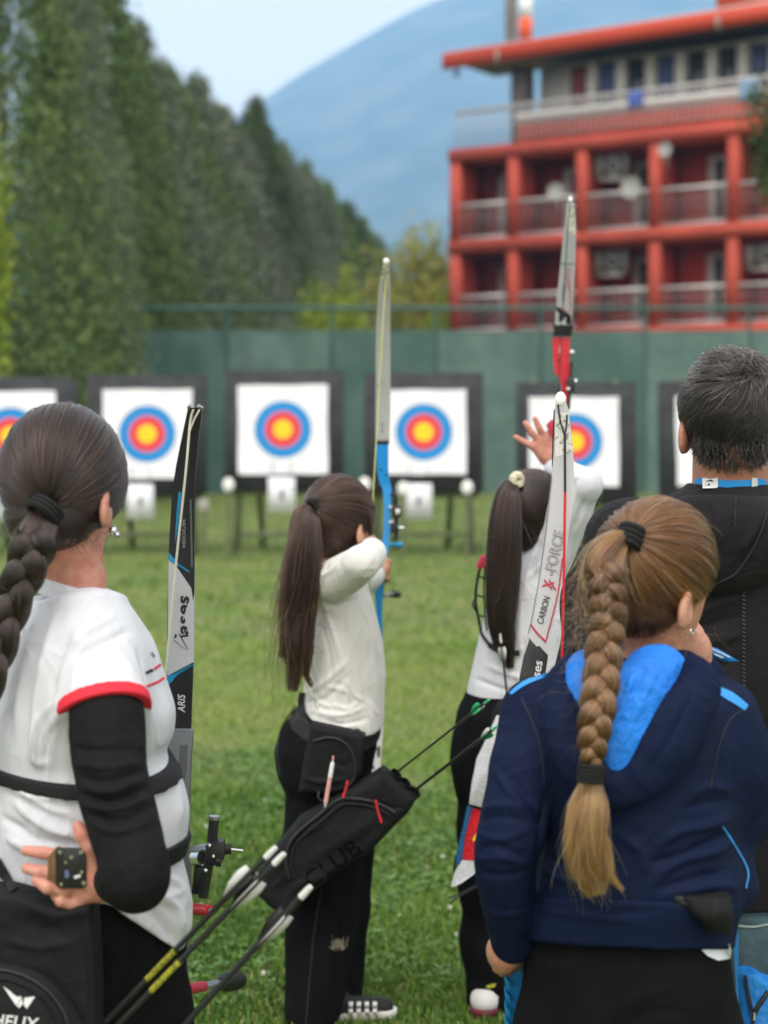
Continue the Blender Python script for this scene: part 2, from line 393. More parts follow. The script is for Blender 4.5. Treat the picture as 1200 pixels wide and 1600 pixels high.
def tree(name, px, Y, top, hw, kind, var, m, label, group=None, rz=0.0, X=None):
    h = P(px, top, Y)[2]; w = M(hw, Y); x = P(px, 700, Y)[0] if X is None else X
    o = thing(name, label, 'tree', (x, Y, 0), group)
    key = (kind, var, m)
    if key not in VAR:
        VAR[key] = CM[(kind, var)].copy(); VAR[key].materials.append(MAT[m])
    c = bpy.data.objects.new('crown', VAR[key]); COL.objects.link(c); c.parent = o; c.scale = (w, w, h); c.rotation_euler = (0, 0, rz)
    if not TM[kind == 'conifer'].materials: TM[kind == 'conifer'].materials.append(MAT['bark'])
    t = bpy.data.objects.new('trunk', TM[kind == 'conifer']); COL.objects.link(t); t.parent = o; t.scale = (w * .5, w * .5, h * .92)
    return o
CON = [(10, 27, -260, 200, 0, 'needles_green', 'tall green conifer at the left edge of the frame, nearest of the row'),
       (108, 30.5, -190, 105, 1, 'needles_grey', 'tall grey-green conifer behind the second target from the left'),
       (165, 36, -70, 150, 2, 'needles_green', 'tall green conifer whose slope meets the sky at the top left'),
       (215, 40, 40, 165, 0, 'needles_grey', 'grey-green conifer rising over the left end of the green fence'),
       (262, 44, 110, 150, 1, 'needles_green', 'green conifer just right of the tallest slope, behind the fence'),
       (310, 48, 125, 140, 2, 'needles_grey', 'pale grey-green conifer in the middle of the row'),
       (352, 53, 170, 130, 0, 'needles_grey', 'broad grey-green conifer just left of the dark pointed one'),
       (402, 60, 160, 105, 1, 'needles_dark', 'dark conifer with a thin pointed tip in front of the mountain'),
       (478, 70, 258, 105, 2, 'needles_grey', 'rounded grey-green conifer right of the dark pointed one'),
       (540, 80, 318, 90, 0, 'needles_dark', 'low dark conifer near the far end of the row'),
       (588, 92, 372, 75, 1, 'needles_grey', 'farthest and lowest conifer at the right end of the row')]
for k, (px, Y, tp, hw, v, m, lb) in enumerate(CON):
    tree('conifer_tree', px, Y, tp, hw, 'conifer', v, m, lb, 'conifers in a row along the left of the field', k * 1.3)
for k, (px, Y, tp, hw, v, m, lb) in enumerate([(442, 64, 225, 100, 0, 'needles_grey', 'grey-green conifer filling the gap right of the dark pointed tip'), (510, 75, 290, 95, 1, 'needles_green', 'green conifer between the two low ones near the far end'), (566, 86, 345, 80, 2, 'needles_green', 'small green conifer next to the farthest one')]):
    tree('conifer_tree', px, Y, tp, hw, 'conifer', v, m, lb, 'conifers in a row along the left of the field', k * 2.1 + .5)
tree('lime_shrub', 520, 37, 418, 66, 'broad', 0, 'leaf_lime', 'bright lime green shrub behind the fence below the dark conifers')
tree('yellow_tree', 655, 60, 365, 95, 'broad', 1, 'leaf_yellow', 'yellow-green tree left of the red building behind the fence')
tree('lime_tree', 690, 52, 460, 40, 'broad', 0, 'leaf_lime', 'low lime green bush at the foot of the red building', rz=2)
tree('young_leafing_tree', -62, 21, 110, 92, 'broad', 1, 'leaf_lime', 'young tree with yellow-green leaves cut off by the left edge')
dp = tree('dark_pine', 1236, 16, 95, 80, 'broad', 1, 'needles_dark', 'dark pine crown cut off by the right edge in front of the red building')
dp.children[0].location.z = P(1236, 350, 16)[2]; dp.children[0].scale.z = P(1236, 80, 16)[2] - P(1236, 350, 16)[2]

# ================================================================== NET FENCE
def fence():
    Y = 32.0; x0, x1 = -11.0, 17.0; zt = P(600, 516, Y)[2]
    o = thing('net_fence', 'long dark green windbreak net fence behind the targets', 'fence', (0, Y, 0))
    n = 14; w = (x1 - x0) / n; r = random.Random(5)
    for i in range(n + 1):
        MB().tube([(x0 + i * w, Y + .06, 0), (x0 + i * w, Y + .06, zt + .45)], .035, 8).build('post', 'green_pipe', o, True)
    for i in range(n):
        a, b = x0 + i * w + .02, x0 + (i + 1) * w - .02; nx, nz = 14, 10; V = []
        for q in range(nx + 1):
            for s in range(nz + 1):
                u, t = q / nx, s / nz
                V.append((a + (b - a) * u, Y - .03 + .05 * math.sin(u * 9 + i) * math.sin(t * 5 + i * 2) + .02 * math.sin(u * 23), zt * t - .05 * math.sin(math.pi * u) * t))
        F = [(q*(nz+1)+s, (q+1)*(nz+1)+s, (q+1)*(nz+1)+s+1, q*(nz+1)+s+1) for q in range(nx) for s in range(nz)]
        link('net_panel', mk('net_panel', V, np.array(F)), 'net_pale' if i in (4, 6, 8, 9) else 'net', o)
    MB().tube([(x0, Y + .06, zt + .42), (x1, Y + .06, zt + .42)], .04, 8).build('top_rail', 'green_pipe', o, True)
    MB().tube([(x0, Y + .06, zt - .02), (x1, Y + .06, zt - .02)], .022, 6).build('wire', 'green_pipe', o, True)
fence()

# ================================================================== TARGETS
def disc(r, y, n=48, r0=0.0, cz=0.0):
    a = np.arange(n) * 2 * math.pi / n
    if r0 == 0: V = np.concatenate(([[0, y, cz]], np.stack((np.cos(a)*r, np.full(n, y), np.sin(a)*r + cz), 1))); F = np.array([(0, 1 + i, 1 + (i + 1) % n) for i in range(n)])
    else:
        V = np.concatenate((np.stack((np.cos(a)*r, np.full(n, y), np.sin(a)*r + cz), 1), np.stack((np.cos(a)*r0, np.full(n, y), np.sin(a)*r0 + cz), 1)))
        F = np.array([(i, (i+1) % n, n + (i+1) % n, n + i) for i in range(n)])
    return V, F
TY = 18.05
def local(name, me, m, parent, smooth=False):
    o = bpy.data.objects.new(name, me); COL.objects.link(o); me.materials.append(MAT[m]); o.parent = parent; return o
def loc_build(mb, name, m, parent, bevel=0):
    me = mb.mesh(name); b = bmesh.new(); b.from_mesh(me); bmesh.ops.recalc_face_normals(b, faces=b.faces)
    if bevel: bmesh.ops.bevel(b, geom=b.edges[:], offset=bevel, segments=2, affect='EDGES')
    b.to_mesh(me); b.free(); return local(name, me, m, parent)
def target(cx, py_mid, dark, label, flabel, sx, sw):
    tilt = rad(7); pc = P(cx, py_mid, TY)
    o = thing('archery_target', label, 'target', (pc[0], TY, 0), 'archery targets in a line before the net fence')
    hw = .645
    mt = MB()
    mt.box((-hw, 0, -hw), (hw, .2, hw))
    mo = loc_build(mt, 'mat', 'foam', o, .012); mo.location = (0, -.05, pc[2]); mo.rotation_euler = (-tilt, 0, 0); mo['kind'] = 'thing'
    for sg in (-1, 1):
        loc_build(MB().beam((sg * .52, -.06, 0), (sg * .44, .24, 1.9), .07, .05), 'leg', 'stand_wood', o)
        loc_build(MB().beam((sg * .30, .95, 0), (sg * .36, .27, 1.7), .06, .05), 'rear_leg', 'stand_wood', o)
    loc_build(MB().beam((-.6, .03, pc[2] - hw - .035), (.6, .03, pc[2] - hw - .035), .10, .06), 'crossbar', 'stand_wood', o)
    loc_build(MB().beam((-.52, -.02, .22), (.52, -.02, .22), .05, .05), 'lower_bar', 'stand_wood', o)
    # the paper face pinned on the mat
    f = thing('target_face', flabel, 'target face', (pc[0] + sx, TY, pc[2]), 'paper target faces pinned on the mats')
    f.rotation_euler = (-tilt, rad(((cx * 37) % 21 - 10) * .12), 0); f.location = (pc[0] + sx, TY - .058, pc[2])
    h = sw; g = 10; V = []
    for q in range(g + 1):
        for s in range(g + 1):
            u, t = q / g * 2 - 1, s / g * 2 - 1
            V.append((u * h * (1 + .008 * math.sin(t * 4 + cx)), -.004 - .010 * max(0, abs(u * t) - .75), t * h * (1 + .008 * math.sin(u * 5 + cx))))
    F = np.array([(q*(g+1)+s, (q+1)*(g+1)+s, (q+1)*(g+1)+s+1, q*(g+1)+s+1) for q in range(g) for s in range(g)])
    local('sheet', mk('sheet', V, F), 'paper', f)
    R = .30
    for nm, r, m, y in (('blue_ring', R, 'ring_blue', -.007), ('red_ring', R * .655, 'ring_red', -.010), ('gold_centre', R * .335, 'ring_gold', -.013)):
        V, F = disc(r, y); F = F[:, ::-1]; local(nm, mk(nm, V, F, False), m, f)
    V, F = disc(R + .008, -.0055); local('ring_edge', mk('ring_edge', V, F[:, ::-1], False), 'ring_line', f)
    for r in (R * .83, R * .49, R * .165):
        V, F = disc(r + .003, -.0135 if r < R * .3 else (-.0105 if r < R * .6 else -.0075), 48, r - .003); local('ring_line', mk('ring_line', V, F[:, ::-1], False), 'ring_line', f)
    for a in (-1, 1):
        for b in (-1, 1):
            V, F = disc(.016, -.02, 10); V = V + np.array((a * h * .93, 0, b * h * .93)); local('pin', mk('pin', V, F[:, ::-1], False), 'marker_white', f)
    return o
ordn = ['leftmost', 'second', 'third', 'fourth', 'fifth', 'sixth']
TG = [(24, 681, -.04), (229, 678, .015), (444, 671, -.01), (662, 675, .0), (901, 690, -.035), (1125, 688, .0)]
TL = ['leftmost archery target, cut off by the left edge of the frame', 'archery target behind the black upright bow, second from the left', 'archery target left of the ponytailed girl with the blue bow',
      'archery target just right of the blue bow', 'archery target behind the raised hand of the girl with the red bow', 'rightmost archery target, mostly hidden by the grey-haired man']
FL = ['paper target face cut off by the left edge of the frame', 'paper target face partly covered by the tip of the black bow', 'fully visible paper target face left of the blue bow',
      'paper target face just right of the blue bow limb', 'paper target face crossed by the silver bow limb', 'paper target face behind the grey-haired man at the right']
for k, (cx, py, sx) in enumerate(TG): target(cx, py, k, TL[k], FL[k], sx, .485 if k != 3 else .46)
# number cards below the mats
CARDS = [(2, 782, 'white paper card at the left edge under the leftmost target'), (219, 779, 'white paper card under the second target from the left'), (440, 768, 'white paper card under the target left of the blue bow'),
         (654, 778, 'white paper card under the target right of the blue bow'), (897, 806, 'white paper card under the target behind the silver limb')]
for px, py, lb in CARDS:
    c = P(px, py + 5, TY - .19); w = .145; hh = .19
    o = thing('number_card', lb, 'card', (c[0], c[1], c[2] - hh), 'paper cards hanging under the targets')
    MB().box((c[0] - w, c[1], c[2] - hh), (c[0] + w, c[1] + .006, c[2] + hh)).build('sheet', 'paper', o)
    MB().box((c[0] - .02, c[1] - .004, c[2] - .05), (c[0] + .025, c[1] - .002, c[2] + .06)).build('numeral', 'card_ink', o)
    MB().tube([(c[0] - .1, c[1] + .01, c[2] + hh - .01), (c[0] - .1, c[1] + .055, c[2] + hh + .18)], .004, 5).build('string', 'grille', o)
    MB().tube([(c[0] + .1, c[1] + .01, c[2] + hh - .01), (c[0] + .1, c[1] + .055, c[2] + hh + .18)], .004, 5).build('string', 'grille', o)
# marker posts with a white round head
POSTS = [(357, 758, 'stake with a white round head beside the left foot of the third target'), (570, 757, 'stake with a white round head just left of the blue bow'),
         (730, 762, 'stake with a white round head under the right corner of the fourth target'), (318, 790, 'stake with a dull round head just right of the black bow tip'), (630, 764, 'stake with a round head just right of the blue bow riser')]
for px, py, lb in POSTS:
    c = P(px, py, TY - .5)
    o = thing('marker_stake', lb, 'stake', (c[0], c[1], 0), 'stakes with white heads between the targets')
    MB().tube([(c[0], c[1], 0), (c[0] + .01, c[1], c[2] - .05)], .022, 8).build('rod', 'stand_wood', o, True)
    MB().sphere(c, .068, 14, (.9, .35, 1.15)).build('head', 'marker_white' if px not in (318,) else 'slab', o, True)

# ================================================================== RED BUILDING
def building():
    th = math.atan2(-.552, .834); base = (2.05, 50.0, 0)
    o = thing('apartment_building', 'red building with recessed balconies, white top storey and overhanging roof', 'building', base); o.rotation_euler = (0, 0, th)
    cols = [.10, 2.06, 4.28, 6.53, 8.81, 11.06, 13.3, 15.6]; Lb = 15.8; zf = [1.27, 3.97, 6.67, 9.37]
    def bx(name, lo, hi, m, bevel=0, parent=o): return loc_build(MB().box(lo, hi), name, m, parent, bevel)
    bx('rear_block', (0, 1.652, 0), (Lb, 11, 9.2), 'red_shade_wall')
    bx('side_wall', (-.06, -.02, 0), (.10, 1.63, 9.10), 'red_wall')
    for z in zf: bx('floor_slab', (-.10, -.12, z - .36), (Lb + .1, 1.64, z), 'red_wall')
    for z0 in zf[:3]:
        for c in cols: bx('column', (c - .16, -.08, z0 + .002), (c + .16, .32, z0 + 2.338), 'red_wall')
        for i, c in enumerate(cols[:-1]):
            x0, x1 = c + .17, cols[i + 1] - .17
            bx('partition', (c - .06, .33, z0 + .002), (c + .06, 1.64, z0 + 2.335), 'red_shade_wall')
            # balcony door against the right of each bay, leaving red wall at the left
            d0, d1 = x1 - 1.22, x1 - .68
            dr = bx('door', (d0, 1.55, z0 + .02), (d1, 1.645, z0 + 2.10), 'white_frame')
            bx('pane', (d0 + .24, 1.53, z0 + .35), (d1 - .08, 1.548, z0 + 1.95), 'pane', 0, dr)
            rl = MB()
            for q in range(3): rl.beam((x0, -.02, z0 + .28 + q * .24), (x1, -.02, z0 + .28 + q * .24), .012, .012)
            rl.beam((x0, -.02, z0 + 1.03), (x1, -.02, z0 + 1.03), .06, .10)
            for q in range(9): rl.beam((x0 + (x1 - x0) * (q + .5) / 9, -.02, z0 + .06), (x0 + (x1 - x0) * (q + .5) / 9, -.02, z0 + 1.0), .010, .010)
            rl.beam((x0, -.02, z0 + .06), (x1, -.02, z0 + .06), .05, .07)
            r = loc_build(rl, 'railing', 'rail', o); r['kind'] = 'stuff'
    # terrace storey, set back
    z0 = zf[3]
    bx('top_storey_wall', (1.9, 1.9, z0 + .002), (Lb, 10.5, z0 + 2.55), 'white_wall')
    bx('terrace_parapet', (1.7, .9, z0 + .002), (Lb, 1.05, z0 + .75), 'red_wall')
    bx('parapet_cap', (1.65, .84, z0 + .76), (Lb, 1.11, z0 + 1.05), 'white_wall')
    bx('corner_pillar', (1.28, 1.2, z0 + .002), (1.78, 1.75, z0 + 2.50), 'pillar_grey')
    cur = ['curtain', 'curtain_blue', 'pane', 'curtain_blue', 'pane', 'pane', 'curtain_blue', 'curtain', 'curtain', 'pane', 'curtain_blue', 'pane', 'curtain', 'pane']
    for k in range(14):
        a = 2.9 + k * .93
        w = bx('window', (a, 1.84, z0 + .95), (a + .62, 1.898, z0 + 2.45), 'white_frame')
        bx('pane', (a + .06, 1.82, z0 + 1.0), (a + .56, 1.839, z0 + 2.40), cur[k], 0, w)
        bx('mullion', (a + .66, 1.72, z0 + .90), (a + .90, 1.897, z0 + 2.5), 'white_wall')
    rl = MB()
    for q in range(4): rl.beam((.1, -.05, z0 + .2 + q * .26), (Lb, -.05, z0 + .2 + q * .26), .03, .03)
    rl.beam((.1, -.05, z0 + 1.08), (Lb, -.05, z0 + 1.08), .06, .09)
    for q in range(90): rl.beam((.1 + q * .175, -.05, z0), (.1 + q * .175, -.05, z0 + 1.05), .018, .018)
    r = loc_build(rl, 'terrace_railing', 'rail', o); r['kind'] = 'stuff'
    # roof: slightly rising slab with red fascia and pale sheet
    def slope(x): return 11.98 + .016 * x
    rf = MB(); fa = MB(); y0, y1 = .15, 11
    rf.add([(-.4, y0, slope(-.4) + .34), (Lb + 1, y0, slope(Lb + 1) + .34), (Lb + 1, y1, slope(Lb + 1) + 1.6), (-.4, y1, slope(-.4) + 1.6),
            (-.4, y0, slope(-.4) + .26), (Lb + 1, y0, slope(Lb + 1) + .26), (Lb + 1, y1, slope(Lb + 1) + 1.5), (-.4, y1, slope(-.4) + 1.5)],
           [(0, 1, 2, 3), (7, 6, 5, 4), (0, 4, 5, 1), (1, 5, 6, 2), (2, 6, 7, 3), (3, 7, 4, 0)])
    rr = loc_build(rf, 'roof', 'roof_sheet', o)
    fa.beam((-.42, y0 - .04, slope(-.42) + .05), (Lb + 1, y0 - .04, slope(Lb + 1) + .05), .10, .46); loc_build(fa, 'fascia', 'red_fascia', rr)
    sf = MB(); sf.beam((-.38, 1.7, slope(0) + .16), (Lb + 1, 1.7, slope(Lb + 1) + .16), 2.9, .10); loc_build(sf, 'soffit', 'pillar_grey', rr)
    for xx in (1.5, 8.3): loc_build(MB().beam((xx, y0 - .12, slope(xx) + .1), (xx, y0 - .12, slope(xx) - .25), .22, .05), 'gutter_bracket', 'slab', rr)
    loc_build(MB().tube([(.0, .2, slope(0) - .2), (.0, .2, slope(0) - .42)], .07, 8), 'drain_spout', 'grille', rr)
    ch = loc_build(MB().box((8.0, .6, slope(8) + .2), (10.4, 2.0, slope(8) + 1.2)), 'chimney', 'red_fascia', rr); loc_build(MB().box((7.9, .5, slope(8) + 1.21), (10.5, 2.1, slope(8) + 1.35)), 'chimney_cap', 'mast_white', ch)
    RZ = Matrix.Rotation(th, 4, 'Z'); W = lambda x, y, z: Vector(base) + (RZ @ Vector((x, y, z)))
    # masts on the roof
    def mast(x, y, z, r, hh, segs, lb):
        t = thing('mast', lb, 'mast', W(x, y, z), 'masts on the red building')
        for k in range(segs):
            za, zb = hh * k / segs, hh * (k + 1) / segs - .003
            loc_build(MB().tube([(0, 0, za), (0, 0, zb)], r, 12), 'section', ('mast_orange' if k % 2 == 0 else 'mast_white') if segs > 1 else 'slab', t)
    mast(2.1, .6, slope(2.1) + .46, .20, 4.2, 7, 'thick orange and white banded mast on the roof corner')
    mast(1.45, .9, slope(1.45) + .47, .18, 4.0, 1, 'plain grey mast beside the banded one on the roof')
    # air conditioners, dishes, laundry
    def ac(x, y, z, w, lb):
        t = thing('air_conditioner', lb, 'air conditioner', W(x, y, z), 'air conditioners in the balconies'); t.rotation_euler = (0, 0, th)
        b = loc_build(MB().box((0, 0, 0), (w, .32, .62)), 'casing', 'appliance', t, .02)
        loc_build(MB().box((w * .24, -.012, .05), (w * .97, -.001, .57)), 'fan_grille', 'grille', t); V, F = disc(.20, -.016, 20, .17); local('fan_ring', mk('fan_ring', V + np.array((w * .60, 0, .31)), F[:, ::-1], False), 'rail', t)
        loc_build(MB().beam((.1, .16, -.05), (w - .1, .16, -.05), .3, .06), 'bracket', 'rail', t)
    ac(4.50, .35, 3.97 + 1.55, .95, 'air conditioner hanging in a lower balcony behind the red bow'); ac(4.50, .35, 6.67 + 1.55, .95, 'air conditioner high in an upper balcony right of the bow tip'); ac(9.02, .3, 3.97 + 1.5, 1.0, 'air conditioner in the lower balcony at the right edge')
    def dish(x, y, z, r, lb):
        t = thing('satellite_dish', lb, 'satellite dish', W(x, y, z), 'satellite dishes on the balconies'); t.rotation_euler = (0, 0, th)
        m = MB()
        for k in range(6): pass
        prof = [(0, 0), (.4, .03), (.75, .09), (1, .17)]; V = []; n = 18; F = []
        for (pr, pd) in prof:
            for j in range(n): a = 6.283 * j / n; V.append((math.cos(a) * r * pr, -pd * r * 1.3, math.sin(a) * r * pr))
        for i in range(3):
            for j in range(n): F.append((i*n+j, i*n+(j+1) % n, (i+1)*n+(j+1) % n, (i+1)*n+j))
        local('reflector', mk('reflector', V, np.array(F)), 'appliance', t)
        loc_build(MB().tube([(0, 0, 0), (0, .12, -.1), (0, .14, -.5)], .03, 6), 'arm', 'rail', t)
        loc_build(MB().tube([(0, -.1, -.8 * r), (0, -.75 * r, -.1)], .018, 6), 'feed_arm', 'rail', t)
    dish(6.95, -.3, 8.75, .20, 'satellite dish under the terrace edge right of the bow'); dish(3.62, -.3, 7.85, .26, 'tall satellite dish just above the tip of the red bow'); dish(5.95, -.3, 7.80, .30, 'white satellite dish at the middle upper balcony rail')
    def cloth(x, y, z, w, h, m, lb):
        n = 8; V = []
        for i in range(n + 1):
            for j in range(5): V.append((w * i / n, -.05 + .03 * math.sin(i * 1.4 + j), -h * j / 4))
        F = np.array([(i*5+j, (i+1)*5+j, (i+1)*5+j+1, i*5+j+1) for i in range(n) for j in range(4)])
        t = link('laundry', mk('laundry', V, F), m, None, (0, 0, 0)); t.location = W(x, y, z); t.rotation_euler = (0, 0, th); tag(t, lb, 'laundry', 'laundry on the building railings')
        t.modifiers.new('s', 'SOLIDIFY').thickness = .02
    cloth(5.75, -.1, 10.45, .45, .45, 'laundry_blue', 'dark blue cloth hung on the white terrace railing')
    cloth(9.0, -.1, 10.42, .55, .6, 'laundry_pale', 'pale blue cloth on the terrace railing near the pine')
    pass
building()

# ================================================================== HAZE
mh = bpy.data.materials.new('air'); mh.use_nodes = True; t_ = mh.node_tree; t_.nodes.clear()
mo_ = t_.nodes.new('ShaderNodeOutputMaterial'); pv = t_.nodes.new('ShaderNodeVolumePrincipled')
pv.inputs['Color'].default_value = (.35, .63, 1.0, 1); pv.inputs['Absorption Color'].default_value = (.05, .05, .05, 1); pv.inputs['Density'].default_value = .00040; pv.inputs['Anisotropy'].default_value = .1
t_.links.new(pv.outputs[0], mo_.inputs['Volume']); MAT['air'] = mh
hz = MB().box((-6100, -40, -40), (6100, 3960, 1045)).build('haze', mh, None, base=(0, 2000, 0)); tag(hz, 'thin blue air between the field and the far mountain', 'haze', kind='stuff')
# ================================================================== SHAPED VOLUMES (distance fields meshed with surface nets)
A3 = lambda v: np.asarray(v, np.float64)
def cone(a, b, ra, rb, k=.02, sq=None, op='add', cut=None):
    a, b = A3(a), A3(b); r = max(ra, rb); bb = (np.minimum(a, b) - r, np.maximum(a, b) + r)
    ba = b - a; L2 = max(ba.dot(ba), 1e-9)
    def fn(X, Y, Z):
        x, y, z = X - a[0], Y - a[1], Z - a[2]
        t = np.clip((x * ba[0] + y * ba[1] + z * ba[2]) / L2, 0, 1)
        x, y, z = x - t * ba[0], y - t * ba[1], z - t * ba[2]
        if sq is not None:
            d = sq[0]; c = (x * d[0] + y * d[1] + z * d[2]) * (sq[1] - 1); x, y, z = x + d[0] * c, y + d[1] * c, z + d[2] * c
        d = np.sqrt(x * x + y * y + z * z) - (ra + (rb - ra) * t)
        if cut is not None:
            for (p, n) in cut: d = np.maximum(d, (X - p[0]) * n[0] + (Y - p[1]) * n[1] + (Z - p[2]) * n[2])
        return d
    return dict(bb=bb, fn=fn, k=k, op=op)
def chain(pts, k=.02, sq=None, op='add'):
    """pts: (px, py, Y, radius m)"""
    w = [(P(p[0], p[1], p[2]), p[3]) for p in pts]
    return [cone(w[i][0], w[i+1][0], w[i][1], w[i+1][1], k, sq, op) for i in range(len(w) - 1)]
def dchain(pts, k=.02, sq=None, n=4):
    c = chain([tuple(q) for q in catmull(pts, n)], k, sq); lo = np.min([q['bb'][0] for q in c], 0); hi = np.max([q['bb'][1] for q in c], 0)
    def fn(X, Y, Z):
        d = c[0]['fn'](X, Y, Z)
        for q in c[1:]: d = np.minimum(d, q['fn'](X, Y, Z))
        return d
    return dict(bb=(lo, hi), fn=fn, k=k, op='add')
def ell(c, r, R=None, k=.02, op='add'):
    c, r = A3(c), A3(r); m = r.max(); R = np.eye(3) if R is None else R
    def fn(X, Y, Z):
        x, y, z = X - c[0], Y - c[1], Z - c[2]
        u = (x * R[0, 0] + y * R[1, 0] + z * R[2, 0]) / r[0]; v = (x * R[0, 1] + y * R[1, 1] + z * R[2, 1]) / r[1]; w = (x * R[0, 2] + y * R[1, 2] + z * R[2, 2]) / r[2]
        k0 = np.sqrt(u*u + v*v + w*w) + 1e-9; k1 = np.sqrt((u/r[0])**2 + (v/r[1])**2 + (w/r[2])**2) + 1e-9
        return k0 * (k0 - 1) / k1
    return dict(bb=(c - m, c + m), fn=fn, k=k, op=op)
def loft(rows, k=.02, inf=0.0, n=2.0, op='add', sm=.012, cut=None):
    """rows: (py, left px, right px, distance, half depth m), top to bottom"""
    T = []
    for (py, xl, xr, Y, hd) in rows:
        a, b = P(xl, py, Y), P(xr, py, Y); T.append((a[2], (a[0] + b[0]) / 2, Y, (b[0] - a[0]) / 2 + inf, hd + inf))
    T = np.array(sorted(T)); z0, z1 = T[0, 0] - inf, T[-1, 0] + inf
    zs = np.linspace(z0, z1, 400); w = max(1, int(sm / (zs[1] - zs[0]))); ker = np.ones(2 * w + 1) / (2 * w + 1)
    tab = []
    for c in range(1, 5):
        v = np.interp(zs, T[:, 0], T[:, c])
        for _ in range(2): v = np.convolve(np.pad(v, w, mode='edge'), ker, 'valid')
        tab.append(v)
    lo = np.array(((tab[0] - tab[2]).min(), (tab[1] - tab[3]).min(), z0)); hi = np.array(((tab[0] + tab[2]).max(), (tab[1] + tab[3]).max(), z1))
    def fn(X, Y, Z):
        zz = Z.ravel(); cx, cy, rx, ry = (np.interp(zz, zs, t).reshape(Z.shape) for t in tab)
        u, v = np.abs(X - cx) / rx, np.abs(Y - cy) / ry
        q = np.sqrt(u*u + v*v) if n == 2 else (u ** n + v ** n) ** (1 / n)
        g = np.sqrt((u / rx) ** 2 + (v / ry) ** 2) / (np.sqrt(u*u + v*v) + 1e-6)
        d = (q - 1) / np.maximum(g, 1e-6)
        d = np.maximum(d, np.maximum(Z - z1, z0 - Z))
        for c in (cut or ()): d = np.maximum(d, c['fn'](X, Y, Z))
        return d
    return dict(bb=(lo, hi), fn=fn, k=k, op=op)
def poly(pts, Y, th, rnd=.012, k=.01, op='add', slant=0.0):
    """flat panel: outline in photo pixels at distance Y, half thickness th, rounded edge"""
    W = np.array([P(x, y, Y)[[0, 2]] for x, y in pts]); lo, hi = W.min(0), W.max(0)
    def fn(X, Yg, Z):
        x, z = X + 0 * Z, Z + 0 * X; d = np.full(np.broadcast(x, z).shape, 1e9); s = np.ones_like(d)
        for i in range(len(W)):
            a, b = W[i], W[i - 1]; e = b - a; wx, wz = x - a[0], z - a[1]; t = np.clip((wx * e[0] + wz * e[1]) / (e @ e), 0, 1); d = np.minimum(d, (wx - e[0] * t) ** 2 + (wz - e[1] * t) ** 2)
            c1, c2, c3 = z >= a[1], z < b[1], e[0] * wz > e[1] * wx; fl = (c1 & c2 & c3) | (~c1 & ~c2 & ~c3); s = np.where(fl, -s, s)
        d2 = s * np.sqrt(d) + rnd; dy = np.abs(Yg - Y) - th + rnd
        return np.sqrt(np.maximum(d2, 0) ** 2 + np.maximum(dy, 0) ** 2) + np.minimum(np.maximum(d2, dy), 0) - rnd
    return dict(bb=(np.array((lo[0], Y - th, lo[1])), np.array((hi[0], Y + th, hi[1]))), fn=fn, k=k, op=op)
def clip(p, nrm):
    p, nrm = A3(p), A3(nrm); nrm = nrm / np.linalg.norm(nrm)
    return dict(op='clip', fn=lambda X, Y, Z: (X - p[0]) * nrm[0] + (Y - p[1]) * nrm[1] + (Z - p[2]) * nrm[2])
def plane3(a, b, c, up=True):
    """clip plane through three (px, py, Y); keeps what is above (or below)"""
    a, b, c = P(*a), P(*b), P(*c); n = np.cross(b - a, c - a)
    if (n[2] > 0) == up: n = -n
    return clip(a, n)
def surfnet(f, o, h):
    s = f < 0; nx, ny, nz = f.shape
    cnt = np.zeros((nx-1, ny-1, nz-1), np.int8)
    for i in (0, 1):
        for j in (0, 1):
            for k in (0, 1): cnt += s[i:nx-1+i, j:ny-1+j, k:nz-1+k]
    act = (cnt > 0) & (cnt < 8); I = np.argwhere(act); idx = np.full(act.shape, -1, np.int32); idx[act] = np.arange(len(I))
    acc = np.zeros((len(I), 3)); num = np.zeros(len(I))
    C = [(i, j, k) for i in (0, 1) for j in (0, 1) for k in (0, 1)]
    val = {c: f[I[:, 0]+c[0], I[:, 1]+c[1], I[:, 2]+c[2]] for c in C}
    for c in C:
        for ax in range(3):
            if c[ax] == 0:
                d = list(c); d[ax] = 1; d = tuple(d); a, b = val[c], val[d]; m = (a < 0) != (b < 0)
                t = np.where(m, a / np.where(m, a - b, 1), 0); p = np.array(c, float)[None].repeat(len(I), 0); p[:, ax] += t
                acc += p * m[:, None]; num += m
    V = (I + acc / num[:, None]) * h + o
    F = []
    for ax in range(3):
        sl0 = [slice(None)] * 3; sl1 = [slice(None)] * 3; sl0[ax] = slice(0, -1); sl1[ax] = slice(1, None)
        e = s[tuple(sl0)] != s[tuple(sl1)]; E = np.argwhere(e); b, c = (ax + 1) % 3, (ax + 2) % 3
        ok = (E[:, b] > 0) & (E[:, c] > 0) & (E[:, b] < f.shape[b] - 1) & (E[:, c] < f.shape[c] - 1); E = E[ok]
        def cell(db, dc):
            q = E.copy(); q[:, b] += db; q[:, c] += dc; return idx[q[:, 0], q[:, 1], q[:, 2]]
        Q = np.stack((cell(-1, -1), cell(0, -1), cell(0, 0), cell(-1, 0)), 1)
        fl = s[E[:, 0], E[:, 1], E[:, 2]]; Q[~fl] = Q[~fl][:, ::-1]; F.append(Q)
    return V, np.concatenate(F)
